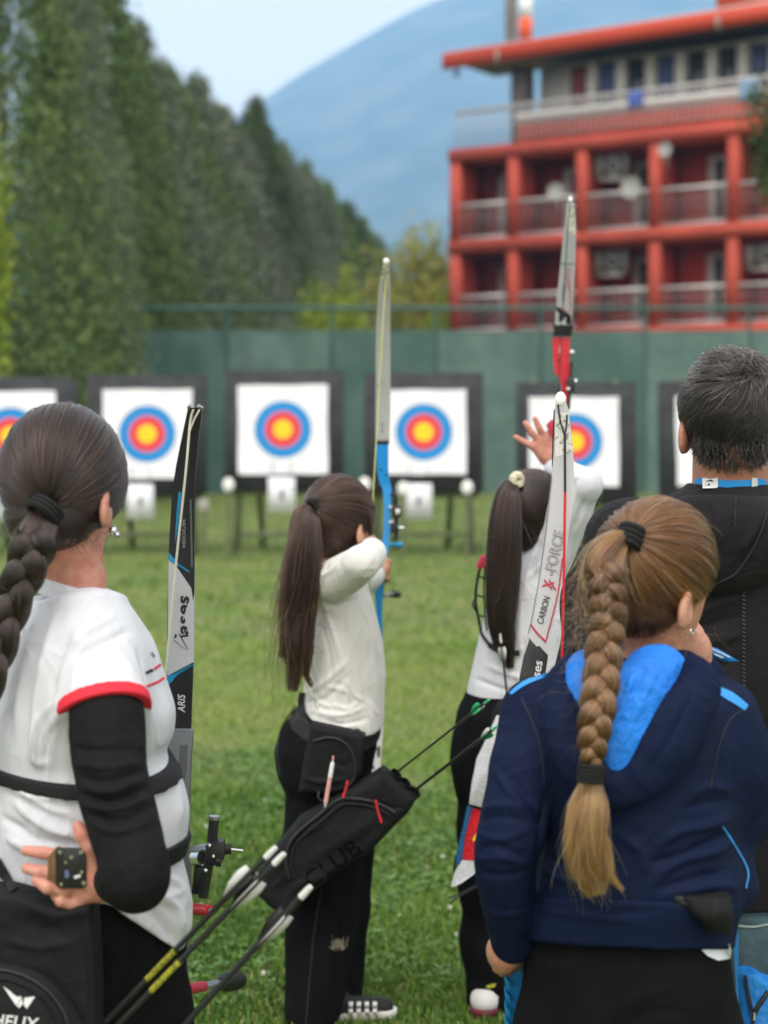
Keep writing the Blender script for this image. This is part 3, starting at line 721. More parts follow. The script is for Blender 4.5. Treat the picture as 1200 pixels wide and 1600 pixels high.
def vol(prims, h=.006):
    """mesh of a list of primitives (nested lists allowed)"""
    flat = []
    def rec(x):
        for q in x: rec(q) if isinstance(q, (list, tuple)) else flat.append(q)
    rec(prims)
    bbs = [q['bb'] for q in flat if q['op'] == 'add']; lo = np.min([b[0] for b in bbs], 0) - 4 * h - .01; hi = np.max([b[1] for b in bbs], 0) + 4 * h + .01
    N = np.ceil((hi - lo) / h).astype(int) + 1; ax = [lo[i] + h * np.arange(N[i]) for i in range(3)]
    f = np.full(N, .5, np.float32)
    for q in flat:
        if q['op'] == 'clip':
            f = np.maximum(f, q['fn'](ax[0][:, None, None], ax[1][None, :, None], ax[2][None, None, :]).astype(np.float32)); continue
        k = q['k']; pad = max(k * 1.3, .012) + 2 * h
        i0 = np.clip(((q['bb'][0] - pad - lo) / h).astype(int), 0, N); i1 = np.clip(((q['bb'][1] + pad - lo) / h).astype(int) + 2, 0, N)
        if (i1 <= i0).any(): continue
        sl = tuple(slice(i0[i], i1[i]) for i in range(3))
        d = q['fn'](ax[0][sl[0]][:, None, None], ax[1][sl[1]][None, :, None], ax[2][sl[2]][None, None, :]).astype(np.float32)
        a = f[sl]
        if q['op'] == 'add':
            if k > 0: t = np.clip(.5 + .5 * (a - d) / k, 0, 1); f[sl] = a * (1 - t) + d * t - k * t * (1 - t)
            else: f[sl] = np.minimum(a, d)
        else:
            t = np.clip(.5 - .5 * (a + d) / max(k, 1e-4), 0, 1); f[sl] = a * (1 - t) - d * t + k * t * (1 - t)
    return surfnet(f, lo, h)
def bodyvol(prims, h):
    """head and neck finely, the rest of the body coarser, as one mesh"""
    a, fa = vol(prims[0], .0052); b, fb = vol(prims[1:], .011); return np.concatenate((a, b)), np.concatenate((fa, fb + len(a)))
def vnormals(V, F):
    a, b, c = V[F[:, 0]], V[F[:, 1]], V[F[:, 2]]; fn = np.cross(b - a, c - a)
    if F.shape[1] == 4: fn = np.cross(V[F[:, 2]] - a, V[F[:, 3]] - b)
    N = np.zeros_like(V)
    for i in range(F.shape[1]): np.add.at(N, F[:, i], fn)
    return N / (np.linalg.norm(N, axis=1)[:, None] + 1e-12)
def catmull(pts, n=8):
    p = np.asarray(pts, float)
    if len(p) < 3:
        t = np.linspace(0, 1, n + 1)[:, None]; return p[0] * (1 - t) + p[1] * t
    q = np.concatenate(([2 * p[0] - p[1]], p, [2 * p[-1] - p[-2]])); out = []
    for i in range(1, len(q) - 2):
        for t in np.linspace(0, 1, n, endpoint=False):
            a, b, c, d = q[i-1], q[i], q[i+1], q[i+2]
            out.append(.5 * (2*b + (c - a)*t + (2*a - 5*b + 4*c - d)*t*t + (3*b - a - 3*c + d)*t**3))
    out.append(p[-1]); return np.array(out)
def fold(V, F, folds, noise=0.0, nf=(9, 9, 9), ridge=0.0, rf=(30, 30, 9), gain=1.25):
    """press creases (given where the photograph shows them) and soft unevenness into a cloth mesh"""
    N = vnormals(V, F); d = np.zeros(len(V))
    if folds:
        pr = proj(V); view = A3((0, 0, CAM_H)) - V; view /= np.linalg.norm(view, axis=1)[:, None]; fac = np.clip((N * view).sum(1) * 1.6, 0, 1)
        for (pl, w, amp) in folds:
            c = catmull(pl, 5); best = np.full(len(V), 1e9); tt = np.zeros(len(V))
            lo = c.min(0) - 3 * w; hi = c.max(0) + 3 * w; m = ((pr > lo) & (pr < hi)).all(1)
            if not m.any(): continue
            q = pr[m]; bd = np.full(len(q), 1e9); bt = np.zeros(len(q))
            for i in range(len(c) - 1):
                ab = c[i+1] - c[i]; t = np.clip(((q - c[i]) @ ab) / (ab @ ab + 1e-9), 0, 1); dd = np.linalg.norm(q - c[i] - t[:, None] * ab, axis=1)
                u = dd < bd; bd[u] = dd[u]; bt[u] = (i + t[u]) / (len(c) - 1)
            d[m] += gain * amp * np.exp(-(bd / (.72 * w)) ** 2) * np.minimum(1, 4 * np.minimum(bt, 1 - bt) + .15) * fac[m]
    if noise: d += noise * vnoise(V * A3(nf)) + noise * .5 * vnoise(V * A3(nf) * 2.1 + 7)
    if ridge:
        w = V + .03 * np.stack([vnoise(V * 7 + s) for s in (1, 5, 9)], 1)
        d += ridge * (1 - 2 * np.abs(vnoise(w * A3(rf)))) * np.clip(.4 + vnoise(V * 6 + 3), 0, 1)
    return V + N * d[:, None]
SURF = {}
def cloth(name, prims, m, parent, h=.006, folds=None, key=None, **kw):
    V, F = vol(prims, h)
    if folds or kw: V = fold(V, F, folds, **kw)
    if key: SURF[key] = BVHTree.FromPolygons([Vector(v) for v in V.tolist()], F.tolist())
    return link(name, mk(name, V, F), m, parent)

# ---------------- things laid on a surface
def on(key, px, py, lift=.001, Yd=None):
    d = PV(px, py, 1.0) - Vector((0, 0, CAM_H)); d.normalize()
    for k in (key if isinstance(key, (list, tuple)) else (key,)):
        hit = SURF[k].ray_cast(Vector((0, 0, CAM_H)), d)
        if hit[0] is not None:
            nrm = hit[1] if hit[1].dot(d) < 0 else -hit[1]
            return A3(hit[0] + nrm * lift * .7 - d * lift * .5)
    return None if Yd is None else P(px, py, Yd)
def on_fill(key, pts, lift):
    r = [on(key, p[0], p[1], lift) for p in pts]; ok = [i for i, q in enumerate(r) if q is not None]
    if not ok: raise RuntimeError('decal misses %s at %s' % (key, pts[0]))
    for i, q in enumerate(r):
        if q is None: j = min(ok, key=lambda t: abs(t - i)); r[i] = P(pts[i][0], pts[i][1], r[j][1])
    return r
def strip(name, key, pts, w, m, parent, lift=.0012, n=6, thick=0.0):
    c = catmull(pts, n); T = np.gradient(c, axis=0); T /= np.linalg.norm(T, axis=1)[:, None] + 1e-9; S = np.stack((-T[:, 1], T[:, 0]), 1)
    w = np.interp(np.linspace(0, 1, len(c)), np.linspace(0, 1, len(np.atleast_1d(w))), np.atleast_1d(w))[:, None] / 2
    A, C, B = on_fill(key, c - S * w, lift), on_fill(key, c, lift * 1.6), on_fill(key, c + S * w, lift); V = []
    for a, q, b in zip(A, C, B): V += [a, q, b]
    F = [(3*i+j, 3*i+j+1, 3*i+4+j, 3*i+3+j) for i in range(len(A) - 1) for j in (0, 1)]
    return link(name, mk(name, V, np.array(F)), m, parent)
def cord(name, key, pts, r_px, m, parent, n=5, lift=.002, Yd=None, seg=6):
    c = catmull(pts, n); q = on_fill(key, c, lift) if key else None
    w = A3(q); r = r_px * w[:, 1].mean() / FPX
    return MB().tube(w, r, seg).build(name, m, parent, True)
def patch(name, key, poly, m, parent, lift=.001, sub=1):
    p = np.asarray(poly, float); c = p.mean(0); rings = [p * (1 - s) + c * s for s in np.linspace(0, 1, sub + 2)[:-1]]
    n = len(p); pts = np.concatenate(rings + [c[None]]); V = on_fill(key, pts, lift); F4 = []; F3 = []
    for r in range(len(rings) - 1):
        for i in range(n): F4.append((r*n+i, r*n+(i+1) % n, (r+1)*n+(i+1) % n, (r+1)*n+i))
    b = (len(rings) - 1) * n
    for i in range(n): F3.append((b + i, b + (i+1) % n, len(V) - 1))
    return link(name, mk(name, V, [np.array(F4), np.array(F3)] if F4 else np.array(F3), False), m, parent)
def text(name, key, s, org, xdir, size, m, parent, lift=.0012, shear=0.0, offset=0.0, sx=1.0, space=1.0):
    cu = bpy.data.curves.new('t', 'FONT'); cu.body = s; cu.size = 1.0; cu.shear = shear; cu.offset = offset; cu.space_character = space; cu.resolution_u = 6
    o = bpy.data.objects.new('t', cu); COL.objects.link(o); me = bpy.data.meshes.new_from_object(o.evaluated_get(bpy.context.evaluated_depsgraph_get()))
    bpy.data.objects.remove(o); x = A3(xdir); x = x / np.linalg.norm(x); y = np.array((x[1], -x[0]))
    c = np.array([v.co[:] for v in me.vertices]); px = A3(org) + c[:, :1] * size * sx * x + c[:, 1:2] * size * y
    V = on_fill(key, px, lift)
    for v, q in zip(me.vertices, V): v.co = q
    me.update(); return link(name, me, m, parent)

# ---------------- hair
def ribbons(Pt, W, out=None, twist=.6):
    """Pt (n, m, 3) strands, W (n, m) widths -> vertices, quads"""
    n, m = Pt.shape[:2]; T = np.gradient(Pt, axis=1); T /= np.linalg.norm(T, axis=2)[..., None] + 1e-9
    if out is None: out = np.array((0, -1.0, .2)) + RNG.normal(size=(n, 1, 3)) * .5 + np.zeros_like(Pt)
    o = out + RNG.normal(size=(n, 1, 3)) * twist * .5
    S = np.cross(T, o); S /= np.linalg.norm(S, axis=2)[..., None] + 1e-9
    V = np.stack((Pt - S * W[..., None] / 2, Pt + S * W[..., None] / 2), 2).reshape(-1, 3)
    b = (np.arange(n) * 2 * m)[:, None] + 2 * np.arange(m - 1)[None]; b = b.ravel()
    return V, np.stack((b, b + 1, b + 3, b + 2), 1)
class Hair:
    """solid under-hair (mesh) plus thousands of single hairs (curves)"""
    def __init__(s): s.V = []; s.F = []; s.A = []; s.n = 0; s.S = []
    def add(s, V, F, A): s.V.append(V); s.F.append(F + s.n); s.A.append(A); s.n += len(V)
    def strands(s, Pt, w, tone=None, out=None, twist=.6, taper=.35):
        n, m = Pt.shape[:2]; a = RNG.random(n) if tone is None else np.asarray(tone)[:n] if np.ndim(tone) == 1 else tone
        if a.ndim == 1: a = a[:, None].repeat(m, 1)
        rd = (w * .5 * (1 - (1 - taper) * np.linspace(0, 1, m) ** 3))[None] * (.6 + .8 * RNG.random((n, 1))); s.S.append((Pt, rd, a))
    def build(s, name, m, parent):
        o = link(name, mk(name, np.concatenate(s.V), np.concatenate(s.F), True, np.concatenate(s.A)), m, parent)
        hc = bpy.data.hair_curves.new('hair_strands'); sizes = np.concatenate([np.full(p.shape[0], p.shape[1], np.int32) for p, _, _ in s.S])
        hc.add_curves(sizes.tolist()); org = A3(ORG[parent.name])
        hc.attributes['position'].data.foreach_set('vector', (np.concatenate([p.reshape(-1, 3) for p, _, _ in s.S]) - org).astype(np.float32).ravel())
        for nm, k in (('radius', 1), ('rnd', 2)):
            at = hc.attributes.get(nm) or hc.attributes.new(nm, 'FLOAT', 'POINT'); at.data.foreach_set('value', np.concatenate([q[k].ravel() for q in s.S]).astype(np.float32))
        h = bpy.data.objects.new('hair_strands', hc); COL.objects.link(h); h.parent = o; hc.materials.append(MAT[m + '_strand']); return o
def rotz(a, pitch=0, roll=0):
    return np.array(Matrix.Rotation(a, 3, 'Z') @ Matrix.Rotation(pitch, 3, 'X') @ Matrix.Rotation(roll, 3, 'Y'))
class Head:
    def __init__(s, px, py, Y, sc, yaw, pitch=0, roll=0, hair=.012, ear_z=-.038):
        s.c = P(px, py, Y); s.R = rotz(rad(yaw), rad(pitch), rad(roll)); s.s = sc; s.rad = A3((.073, .091, .090)) * sc; s.hr = s.rad + hair; s.ez = ear_z
    def w(s, x, y, z): return s.c + s.R @ (A3((x, y, z)) * s.s)
    def prims(s, neck, nr, neck2=None):
        w, q, R = s.w, s.s, s.R; pr = [ell(s.c, s.rad, R, 0), ell(w(0, .030, -.052), A3((.056, .062, .074)) * q, R, .02), ell(w(0, .066, -.108), A3((.024, .02, .018)) * q, R, .02),
              cone(w(0, .088, -.02), w(0, .104, -.056), .007 * q, .011 * q, .012), ell(w(0, .088, -.083), A3((.022, .010, .006)) * q, R, .006), ell(w(0, .087, -.092), A3((.019, .010, .006)) * q, R, .004)]
        for g in (-1, 1):
            pr += [ell(w(g * .031, .093, -.025), A3((.016, .012, .010)) * q, R, .01, 'sub')]
            Re = R @ np.array(Matrix.Rotation(g * .35, 3, 'Z') @ Matrix.Rotation(-.2, 3, 'X'))
            pr += [ell(w(g * .077, -.008, s.ez), A3((.008, .019, .033)) * q, Re, .006), ell(w(g * .074, .003, s.ez - .014), A3((.007, .012, .017)) * q, Re, .006), ell(w(g * .085, .0, s.ez + .004), A3((.006, .010, .018)) * q, Re, .005, 'sub')]
        pr += [cone(w(0, -.022, -.055), neck, nr, nr * 1.04, .03)]
        if neck2 is not None: pr += [cone(neck, neck2, nr * 1.04, nr * 1.35, .03)]
        return pr
    def eyes(s, parent):
        for g in (-1, 1):
            e = MB().sphere(s.w(g * .030, .074, -.026), .0110 * s.s, 12).build('eye', 'eye_white', parent, True)
            MB().sphere(s.w(g * .030, .0830, -.026), .0045 * s.s, 8).build('iris', 'iris', e, True)
    def keep(s, d, line=-.03):       # hair side of the hairline, in head axes
        p = d * s.hr; return (-.6 * p[:, 1] + .8 * p[:, 2] > line * s.s) | ((p[:, 1] < -.03 * s.s) & (p[:, 2] > -.085 * s.s))
    def nape(s, H, cl, rl, n, w, tie=None, ln=.03, tone=None):
        """hair of the nape: on a swell below the skull, combed to the tie or lying down short"""
        c = s.w(*cl); r = A3(rl) * s.s; d = RNG.normal(size=(n * 4, 3)); d /= np.linalg.norm(d, axis=1)[:, None]; d = d[(d[:, 1] < .35) & (d[:, 2] < .35)][:n]; n = len(d); m = 8; u = np.linspace(0, 1, m)[None, :, None]
        p0 = c + (d * r) @ s.R.T
        p1 = (tie[None] + np.zeros_like(p0)) if tie is not None else p0 + (A3((0, -.15, -1.0)) @ s.R.T) * ln * (.5 + RNG.random((n, 1))) + RNG.normal(size=(n, 3)) * .004
        Pt = p0[:, None] * (1 - u) + p1[:, None] * u
        for (cc, rr) in ((c, r), (s.c, s.hr)):
            q = (Pt - cc) @ s.R / rr; k = np.linalg.norm(q, axis=2); lim = 1.0 + .03 * RNG.random((n, 1)); f_ = np.where(k < lim, lim / np.maximum(k, 1e-6), 1.0); Pt = cc + (q * f_[..., None] * rr) @ s.R.T
        nr = (Pt - c); nr /= np.linalg.norm(nr, axis=2)[..., None]; H.strands(Pt, w, tone, nr, .6)
    def cap(s, H, line=-.03, h=.005, shrink=.003, tone=.12, extra=()):
        n = s.R @ A3((0, .6, -.8)); V, F = vol([ell(s.c, s.hr - shrink, s.R, 0), clip(s.c - n * line * s.s, n)] + [ell(s.w(*c), A3(r) * s.s - shrink, s.R, .02) for c, r in extra], h); H.add(V, F, np.full(len(V), tone))
    def pulled(s, H, tie, n, w=.0011, line=-.03, m=14, jit=.006, tone=None, flare=.0):
        """hair combed from all over the scalp to the tie"""
        t = s.R.T @ (tie - s.c) / s.hr; t /= np.linalg.norm(t); d = RNG.normal(size=(n * 2, 3)); d /= np.linalg.norm(d, axis=1)[:, None]
        d = d[s.keep(d, line)][:n]; n = len(d); om = np.arccos(np.clip(d @ t, -.999, .999))[:, None]; u = np.linspace(0, 1, m)[None] ** .9
        A_, B_ = np.sin((1 - u) * om) / np.sin(om), np.sin(u * om) / np.sin(om); D = A_[..., None] * d[:, None] + B_[..., None] * t
        D = D + jit * np.sin(u * 5 + RNG.random((n, 1)) * 6.28)[..., None] * RNG.normal(size=(n, 1, 3)); D /= np.linalg.norm(D, axis=2)[..., None]
        rr = 1 + (RNG.random((n, 1)) * .035 - .012) + flare * RNG.random((n, 1)) ** 6 * np.sin(u * 3.14)
        if tone is None: tone = np.clip(.40 + .35 * vnoise(d * 7) + .35 * vnoise(d * 25) + .7 * (RNG.random(n) - .5), 0, 1)
        else: tone = np.clip(tone[:n] + .20 * vnoise(d * 8) + .22 * vnoise(d * 25) + .2 * (RNG.random(n) - .5), 0, 1)
        Pt = s.c + (D * s.hr * rr[..., None]) @ s.R.T; nr = (D / s.hr); nr /= np.linalg.norm(nr, axis=2)[..., None]
        H.strands(Pt, w, tone, nr @ s.R.T, .5)
def lock(H, pts, n, w=.0012, wave=.004, spread=1.0, m=None, depth=.7, tone=None, ends=.08, frz=0.0):
    """a hanging bundle: pts (px, py, Y, half width px)"""
    c = catmull([tuple(P(p[0], p[1], p[2])) + (M(p[3], p[2]),) for p in pts], 4); m = len(c); cc, hw = c[:, :3], c[:, 3]
    T = np.gradient(cc, axis=0); T /= np.linalg.norm(T, axis=1)[:, None]; S = np.cross(T, (0, 1.0, 0)); S /= np.linalg.norm(S, axis=1)[:, None] + 1e-9; D = np.cross(S, T)
    a = RNG.random(n) * 6.283; r = np.sqrt(RNG.random(n)) ; x, y = np.cos(a) * r, np.sin(a) * r
    ph = (3.2 * vnoise(np.stack((x * 1.8, y * 1.8, 0 * x + pts[0][0] * .37), 1)) + .5 * RNG.normal(size=n))[:, None].repeat(2, 1); u = np.linspace(0, 1, m)
    wv = wave * np.sin(u[None] * (8 + 2 * vnoise(np.stack((x * 1.5, y * 1.5, 0 * x), 1))[:, None]) + ph[:, :1]) * (u * (1 - .55 * u))[None]
    Pt = cc[None] + S[None] * (x[:, None] * hw[None] * spread + wv)[..., None] + D[None] * (y[:, None] * hw[None] * depth + wv * .6)[..., None]
    if frz: Pt = Pt + (RNG.random(n) < .12)[:, None, None] * RNG.normal(size=(n, 1, 3)) * frz * (u ** 2)[None, :, None]
    # strands stop at different lengths
    e = 1 - ends * RNG.random(n) ** 1.3; ui = u[None] * e[:, None] * (m - 1); i0 = np.clip(ui.astype(int), 0, m - 2); fr = (ui - i0)[..., None]
    k = np.arange(n)[:, None]; Pt = Pt[k, i0] * (1 - fr) + Pt[k, i0 + 1] * fr
    cl_n = vnoise(np.stack((x * 3.5, y * 3.5, 0 * x + pts[0][0]), 1)) * .38 + vnoise(np.stack((x * 9, y * 9, 0 * x + pts[0][1]), 1)) * .2; tone = np.clip((.42 if tone is None else np.asarray(tone)[:n]) + cl_n + .5 * (RNG.random(n) - .5), 0, 1)
    H.strands(Pt, w, tone, None, 1.0)
    nk = max(3, int(m * .62)); core = cc[:nk]; mb = MB().tube(core, hw[:nk] * .55 * min(1, depth) * np.linspace(1, .15, nk), 8); V = np.concatenate(mb.V); H.add(V, mb.F4[0], np.full(len(V), .1))
def plait(H, pts, n, turns, w=.0012, tones=(.2, .9), fat=.62, rev=1):
    """three-strand braid along pts (px, py, Y, half width px); tone grows along its length"""
    c = catmull([tuple(P(p[0], p[1], p[2])) + (M(p[3], p[2]),) for p in pts], 7); m = len(c); cc, hw = c[:, :3], c[:, 3]
    T = np.gradient(cc, axis=0); T /= np.linalg.norm(T, axis=1)[:, None]; S = np.cross(T, (0, 1.0, 0)); S /= np.linalg.norm(S, axis=1)[:, None]; D = np.cross(T, S)
    D = np.where(D[:, 1:2] > 0, -D, D); u = np.linspace(0, 1, m)
    for k in range(3):
        ph = u * turns * 6.283 + k * 2.094
        ctr = cc + S * (np.sin(ph) * hw * .52)[:, None] + D * (rev * np.sin(2 * ph) * hw * .34)[:, None]
        rr = hw * fat
        # core
        mb = MB().tube(ctr, rr * .80, 8); V = np.concatenate(mb.V); H.add(V, mb.F4[0], np.full(len(V), tones[0] * .6))
        T2 = np.gradient(ctr, axis=0); T2 /= np.linalg.norm(T2, axis=1)[:, None]; S2 = np.cross(T2, D); S2 /= np.linalg.norm(S2, axis=1)[:, None]; D2 = np.cross(S2, T2)
        a = RNG.random(n) * 6.283; q = .78 + .30 * RNG.random(n); tw = u[None] * 1.2 * RNG.normal(size=(n, 1)) + a[:, None]
        x, y = np.cos(tw) * q[:, None], np.sin(tw) * q[:, None]
        Pt = ctr[None] + S2[None] * (x * rr[None])[..., None] + D2[None] * (y * rr[None])[..., None]
        nr = S2[None] * x[..., None] + D2[None] * y[..., None]
        tone = np.clip(tones[0] + (tones[1] - tones[0]) * u[None] + .75 * (RNG.random((n, 1)) - .5) + .20 * np.sin(a * 7 + k)[:, None] + .2 * np.sin(a * 17 + 2 * k)[:, None], 0, 1)
        H.strands(Pt, w, tone, nr, .4, .9)
def wisps(H, cx, cy, cY, sx, sy, n, ln, tone, w=.0004):
    """loose short hairs scattered round a place"""
    u = np.linspace(0, 1, 9); P0 = np.array([P(cx + random.gauss(0, sx), cy + random.gauss(0, sy), cY + random.gauss(0, .015)) for _ in range(n)]); d0 = RNG.normal(size=(n, 3)) * A3((1, .5, .8)) + A3((0, 0, -.6)); d0 /= np.linalg.norm(d0, axis=1)[:, None]; c1 = RNG.normal(size=(n, 3))
    Pt = P0[:, None] + (d0[:, None] * u[None, :, None] + c1[:, None] * (.5 * u[None, :, None] ** 2)) * ln * (.5 + RNG.random((n, 1, 1))); H.strands(Pt, w, np.clip(RNG.normal(tone, .15, n), 0, 1), None, 1.0, .3)
def ring_tie(name, a, b, r, m, parent, turns=3, rr=.004):
    """hair elastic wound round the axis a-b"""
    a, b = A3(a), A3(b); d = b - a; d /= np.linalg.norm(d); u = np.cross(d, (0, 1.0, 0.1)); u /= np.linalg.norm(u); v = np.cross(d, u); mb = MB()
    for k in range(turns):
        c = a + (b - a) * (k + .5) / turns; t = np.linspace(0, 6.283, 21)
        mb.tube(c + r * (np.cos(t)[:, None] * u + np.sin(t)[:, None] * v), rr, 6, False)
    return mb.build(name, m, parent, True)
def leg(px, py, Y, r, foot, ra=.05, fwd=(0, 1), k=.03):
    """trouser-leg chain from a hip point to an ankle over foot (x, y)"""
    a = P(px, py, Y); b = A3((foot[0], foot[1], .09)); kn = (a + b) / 2 + A3((fwd[0], fwd[1], 0)) * .02
    return [cone(a, kn, r, (r + ra) / 2, k), cone(kn, b, (r + ra) / 2, ra, k)]
def shoe(parent, x, y, ang, m, sole, s=1.0, name='shoe'):
    d = A3((math.cos(ang), math.sin(ang), 0)); c = A3((x, y, 0)); pr = [cone(c + A3((0, 0, .05)) * s - d * .05 * s, c + d * .13 * s + A3((0, 0, .036)) * s, .040 * s, .034 * s, .02), cone(c - d * .03 * s + A3((0, 0, .05)) * s, c - d * .03 * s + A3((0, 0, .10)) * s, .042 * s, .040 * s, .02), clip((0, 0, .012), (0, 0, -1))]
    o = cloth(name, pr, m, parent, .005)
    pr = [cone(c - d * .05 * s + A3((0, 0, .02)), c + d * .135 * s + A3((0, 0, .02)), .046 * s, .042 * s, 0), clip((0, 0, .001), (0, 0, -1)), clip((0, 0, .026), (0, 0, 1))]
    cloth('sole', pr, sole, o, .005); return o
def arrow(label, a, b, r, sh, vane, nock, group, wrap=None, vl=.045, vh=.011, roll=.3, gap=.022):
    """shaft from a to the nock end b; three vanes near the nock"""
    a, b = A3(a), A3(b); d = (b - a) / np.linalg.norm(b - a); o = thing('arrow', label, 'arrow', tuple(a), group); L_ = np.linalg.norm(b - a)
    MB().tube([a, b], r, 10).build('shaft', sh, o, True)
    MB().tube([b, b + d * .012, b + d * .022], [r * 1.05, r * 1.0, r * .8], 8).build('nock', nock, o, True)
    u = np.cross(d, (0, 0, 1.0)); u /= np.linalg.norm(u); v = np.cross(d, u)
    for k in range(3):
        t = roll + k * 2.094; n = u * math.cos(t) + v * math.sin(t); e = np.cross(d, n); p0 = b - d * gap
        poly = [p0 + n * r * .9, p0 + n * (r + vh * .75), p0 - d * vl * .25 + n * (r + vh), p0 - d * vl * .6 + n * (r + vh * .75), p0 - d * vl + n * r * .9]
        MB().prism(poly, -e * .0006, e * .0006).build('vane', vane[k], o)
    if wrap: MB().tube([b - d * wrap[0], b - d * wrap[1]], r * 1.10, 10).build('wrap', wrap[2], o, True)
    return o
def slat(rows, th, name, m, parent, ydir=(0, 1, 0), bevel=0):
    """strip of rectangular section through rows (py, left px, right px, Y): bow limbs, straps"""
    V = []; e = A3(ydir) * th / 2
    for (py, xl, xr, Y) in rows: a, b = P(xl, py, Y), P(xr, py, Y); V += [a - e, b - e, b + e, a + e]
    n = len(rows); F = [(4*i+j, 4*i+(j+1) % 4, 4*i+4+(j+1) % 4, 4*i+4+j) for i in range(n - 1) for j in range(4)] + [(0, 1, 2, 3), (4*n-4, 4*n-3, 4*n-2, 4*n-1)]
    mb = MB(); mb.add(V, F); o = mb.build(name, m, parent, False, 0); smooth_by_angle(o.data)
    return o
def key_of(o, key):
    me = o.data; org = ORG[o.name]; SURF[key] = BVHTree.FromPolygons([v.co + org for v in me.vertices], [p.vertices[:] for p in me.polygons])
def pxpoly(poly, Y, th): return [P(x, y, Y) for x, y in poly], A3((0, -th / 2, 0)), A3((0, th / 2, 0))
# ================================================================== MATERIALS OF PEOPLE AND GEAR
mat('skin', (.52, .28, .19), .5, (.46, .21, .14), 45, .15, 300, spec=.35)
mat('skin_pink', (.54, .27, .20), .5, (.46, .175, .13), 55, .15, 300, spec=.35)
mat('skin_tan', (.40, .19, .12), .5, (.45, .20, .135), 25, .2, 250, spec=.35)
for nm_ in ('skin', 'skin_pink', 'skin_tan'):
    b_ = MAT[nm_].node_tree.nodes['Principled BSDF']; b_.inputs['Subsurface Weight'].default_value = .12; b_.inputs['Subsurface Radius'].default_value = (.01, .004, .002); b_.inputs['Subsurface Scale'].default_value = 1.0
mat('eye_white', (.75, .73, .7), .25); mat('iris', (.05, .03, .02), .2)
mat('white_cotton', (.57, .58, .615), .9, (.55, .56, .60), 12, .25, 900, sheen=.1, crease=(.34, (11, 11, 4.5)))
mat('cream_cotton', (.64, .63, .60), .9, (.62, .61, .58), 12, .25, 900, sheen=.1, crease=(.34, (12, 12, 5)))
mat('red_trim', (.62, .025, .045), .8, bump=.3, bs=700)
mat('black_cloth', (.005, .005, .006), .9, (.007, .007, .008), 10, .4, 900, crease=(.35, (8, 8, 3)), spec=.08)
mat('black_lycra', (.004, .004, .0045), .8, bump=.25, bs=900, bump2=.3, bs2=30, spec=.2)
mat('black_nylon', (.009, .0095, .010), .7, (.012, .0125, .013), 14, .5, 700, bump2=.2, bs2=25, spec=.15)
mat('black_strap', (.008, .008, .009), .7, bump=.4, bs=600)
mat('navy_track', (.0045, .009, .032), .7, (.006, .011, .036), 9, .3, 900, crease=(.30, (7, 7, 8)), spec=.10)
mat('navy_rib', (.005, .010, .034), .8, bump=.4, bs=500, spec=.1)
mat('bright_blue', (.012, .16, .62), .6, (.015, .20, .72), 14, .3, 500, bump2=.4, bs2=30)
mat('piping_blue', (.03, .25, .62), .55)
mat('anthracite', (.010, .009, .010), .8, (.014, .013, .014), 9, .4, 700, crease=(.4, (6, 6, 7)), sheen=.02, spec=.14)
mat('quilt_black', (.012, .012, .013), .5, (.016, .016, .017), 9, .3, 500, bump2=.6, bs2=35, spec=.35)
mat('jeans', (.045, .085, .10), .9, (.08, .13, .145), 18, .6, 500, bump2=.2, bs2=20)
mat('stitch', (.45, .22, .08), .8); mat('pale_thread', (.28, .34, .34), .8)
mat('red_tab', (.55, .02, .03), .6)
HB = dict(rough=.42, spec=.35)
mat('hair_dark', (.02, .013, .01), attr=[(.010, .007, .006), (.028, .018, .014), (.055, .035, .027), (.09, .058, .045)], **HB)
mat('hair_brown', (.03, .018, .012), attr=[(.008, .005, .004), (.026, .014, .009), (.055, .030, .019), (.10, .058, .037)], **HB)
mat('hair_black_brown', (.012, .007, .005), attr=[(.004, .003, .0025), (.014, .007, .0055), (.032, .016, .011), (.05, .026, .018)], **HB)
mat('hair_blond', (.2, .12, .06), attr=[(.03, .015, .008), (.11, .055, .027), (.25, .13, .058), (.46, .235, .082), (.64, .37, .14)], **HB)
mat('hair_grey', (.05, .05, .05), attr=[(.004, .004, .004), (.014, .013, .013), (.03, .028, .028), (.13, .125, .12), (.40, .39, .375)], **HB)
STR_K = {'hair_dark': .36, 'hair_brown': .62, 'hair_black_brown': .58, 'hair_blond': .62, 'hair_grey': .5}
def strand_mat(name):
    """single hairs: the same colours as the under-hair, shaded as fibres"""
    src = MAT[name].node_tree; ramp = [n for n in src.nodes if n.type == 'VALTORGB'][0].color_ramp
    m = bpy.data.materials.new(name + '_strand'); m.use_nodes = True; t = m.node_tree; t.nodes.clear(); o = t.nodes.new('ShaderNodeOutputMaterial'); h = t.nodes.new('ShaderNodeBsdfHairPrincipled')
    h.parametrization = 'COLOR'; h.inputs['Roughness'].default_value = .30; h.inputs['Radial Roughness'].default_value = .45; h.inputs['Random Roughness'].default_value = .3
    a = t.nodes.new('ShaderNodeAttribute'); a.attribute_name = 'rnd'; r = t.nodes.new('ShaderNodeValToRGB')
    while len(r.color_ramp.elements) < len(ramp.elements): r.color_ramp.elements.new(.5)
    for i, e in enumerate(ramp.elements): r.color_ramp.elements[i].position = e.position; r.color_ramp.elements[i].color = (e.color[0] * STR_K[name] * 1.05, e.color[1] * STR_K[name] * (.80 if name == 'hair_blond' else .78), e.color[2] * STR_K[name] * (.62 if name == 'hair_blond' else .62), 1)
    t.links.new(a.outputs['Fac'], r.inputs['Fac']); t.links.new(r.outputs['Color'], h.inputs['Color']); t.links.new(h.outputs[0], o.inputs['Surface']); MAT[m.name] = m
for hn in ('hair_dark', 'hair_brown', 'hair_black_brown', 'hair_blond', 'hair_grey'): strand_mat(hn)
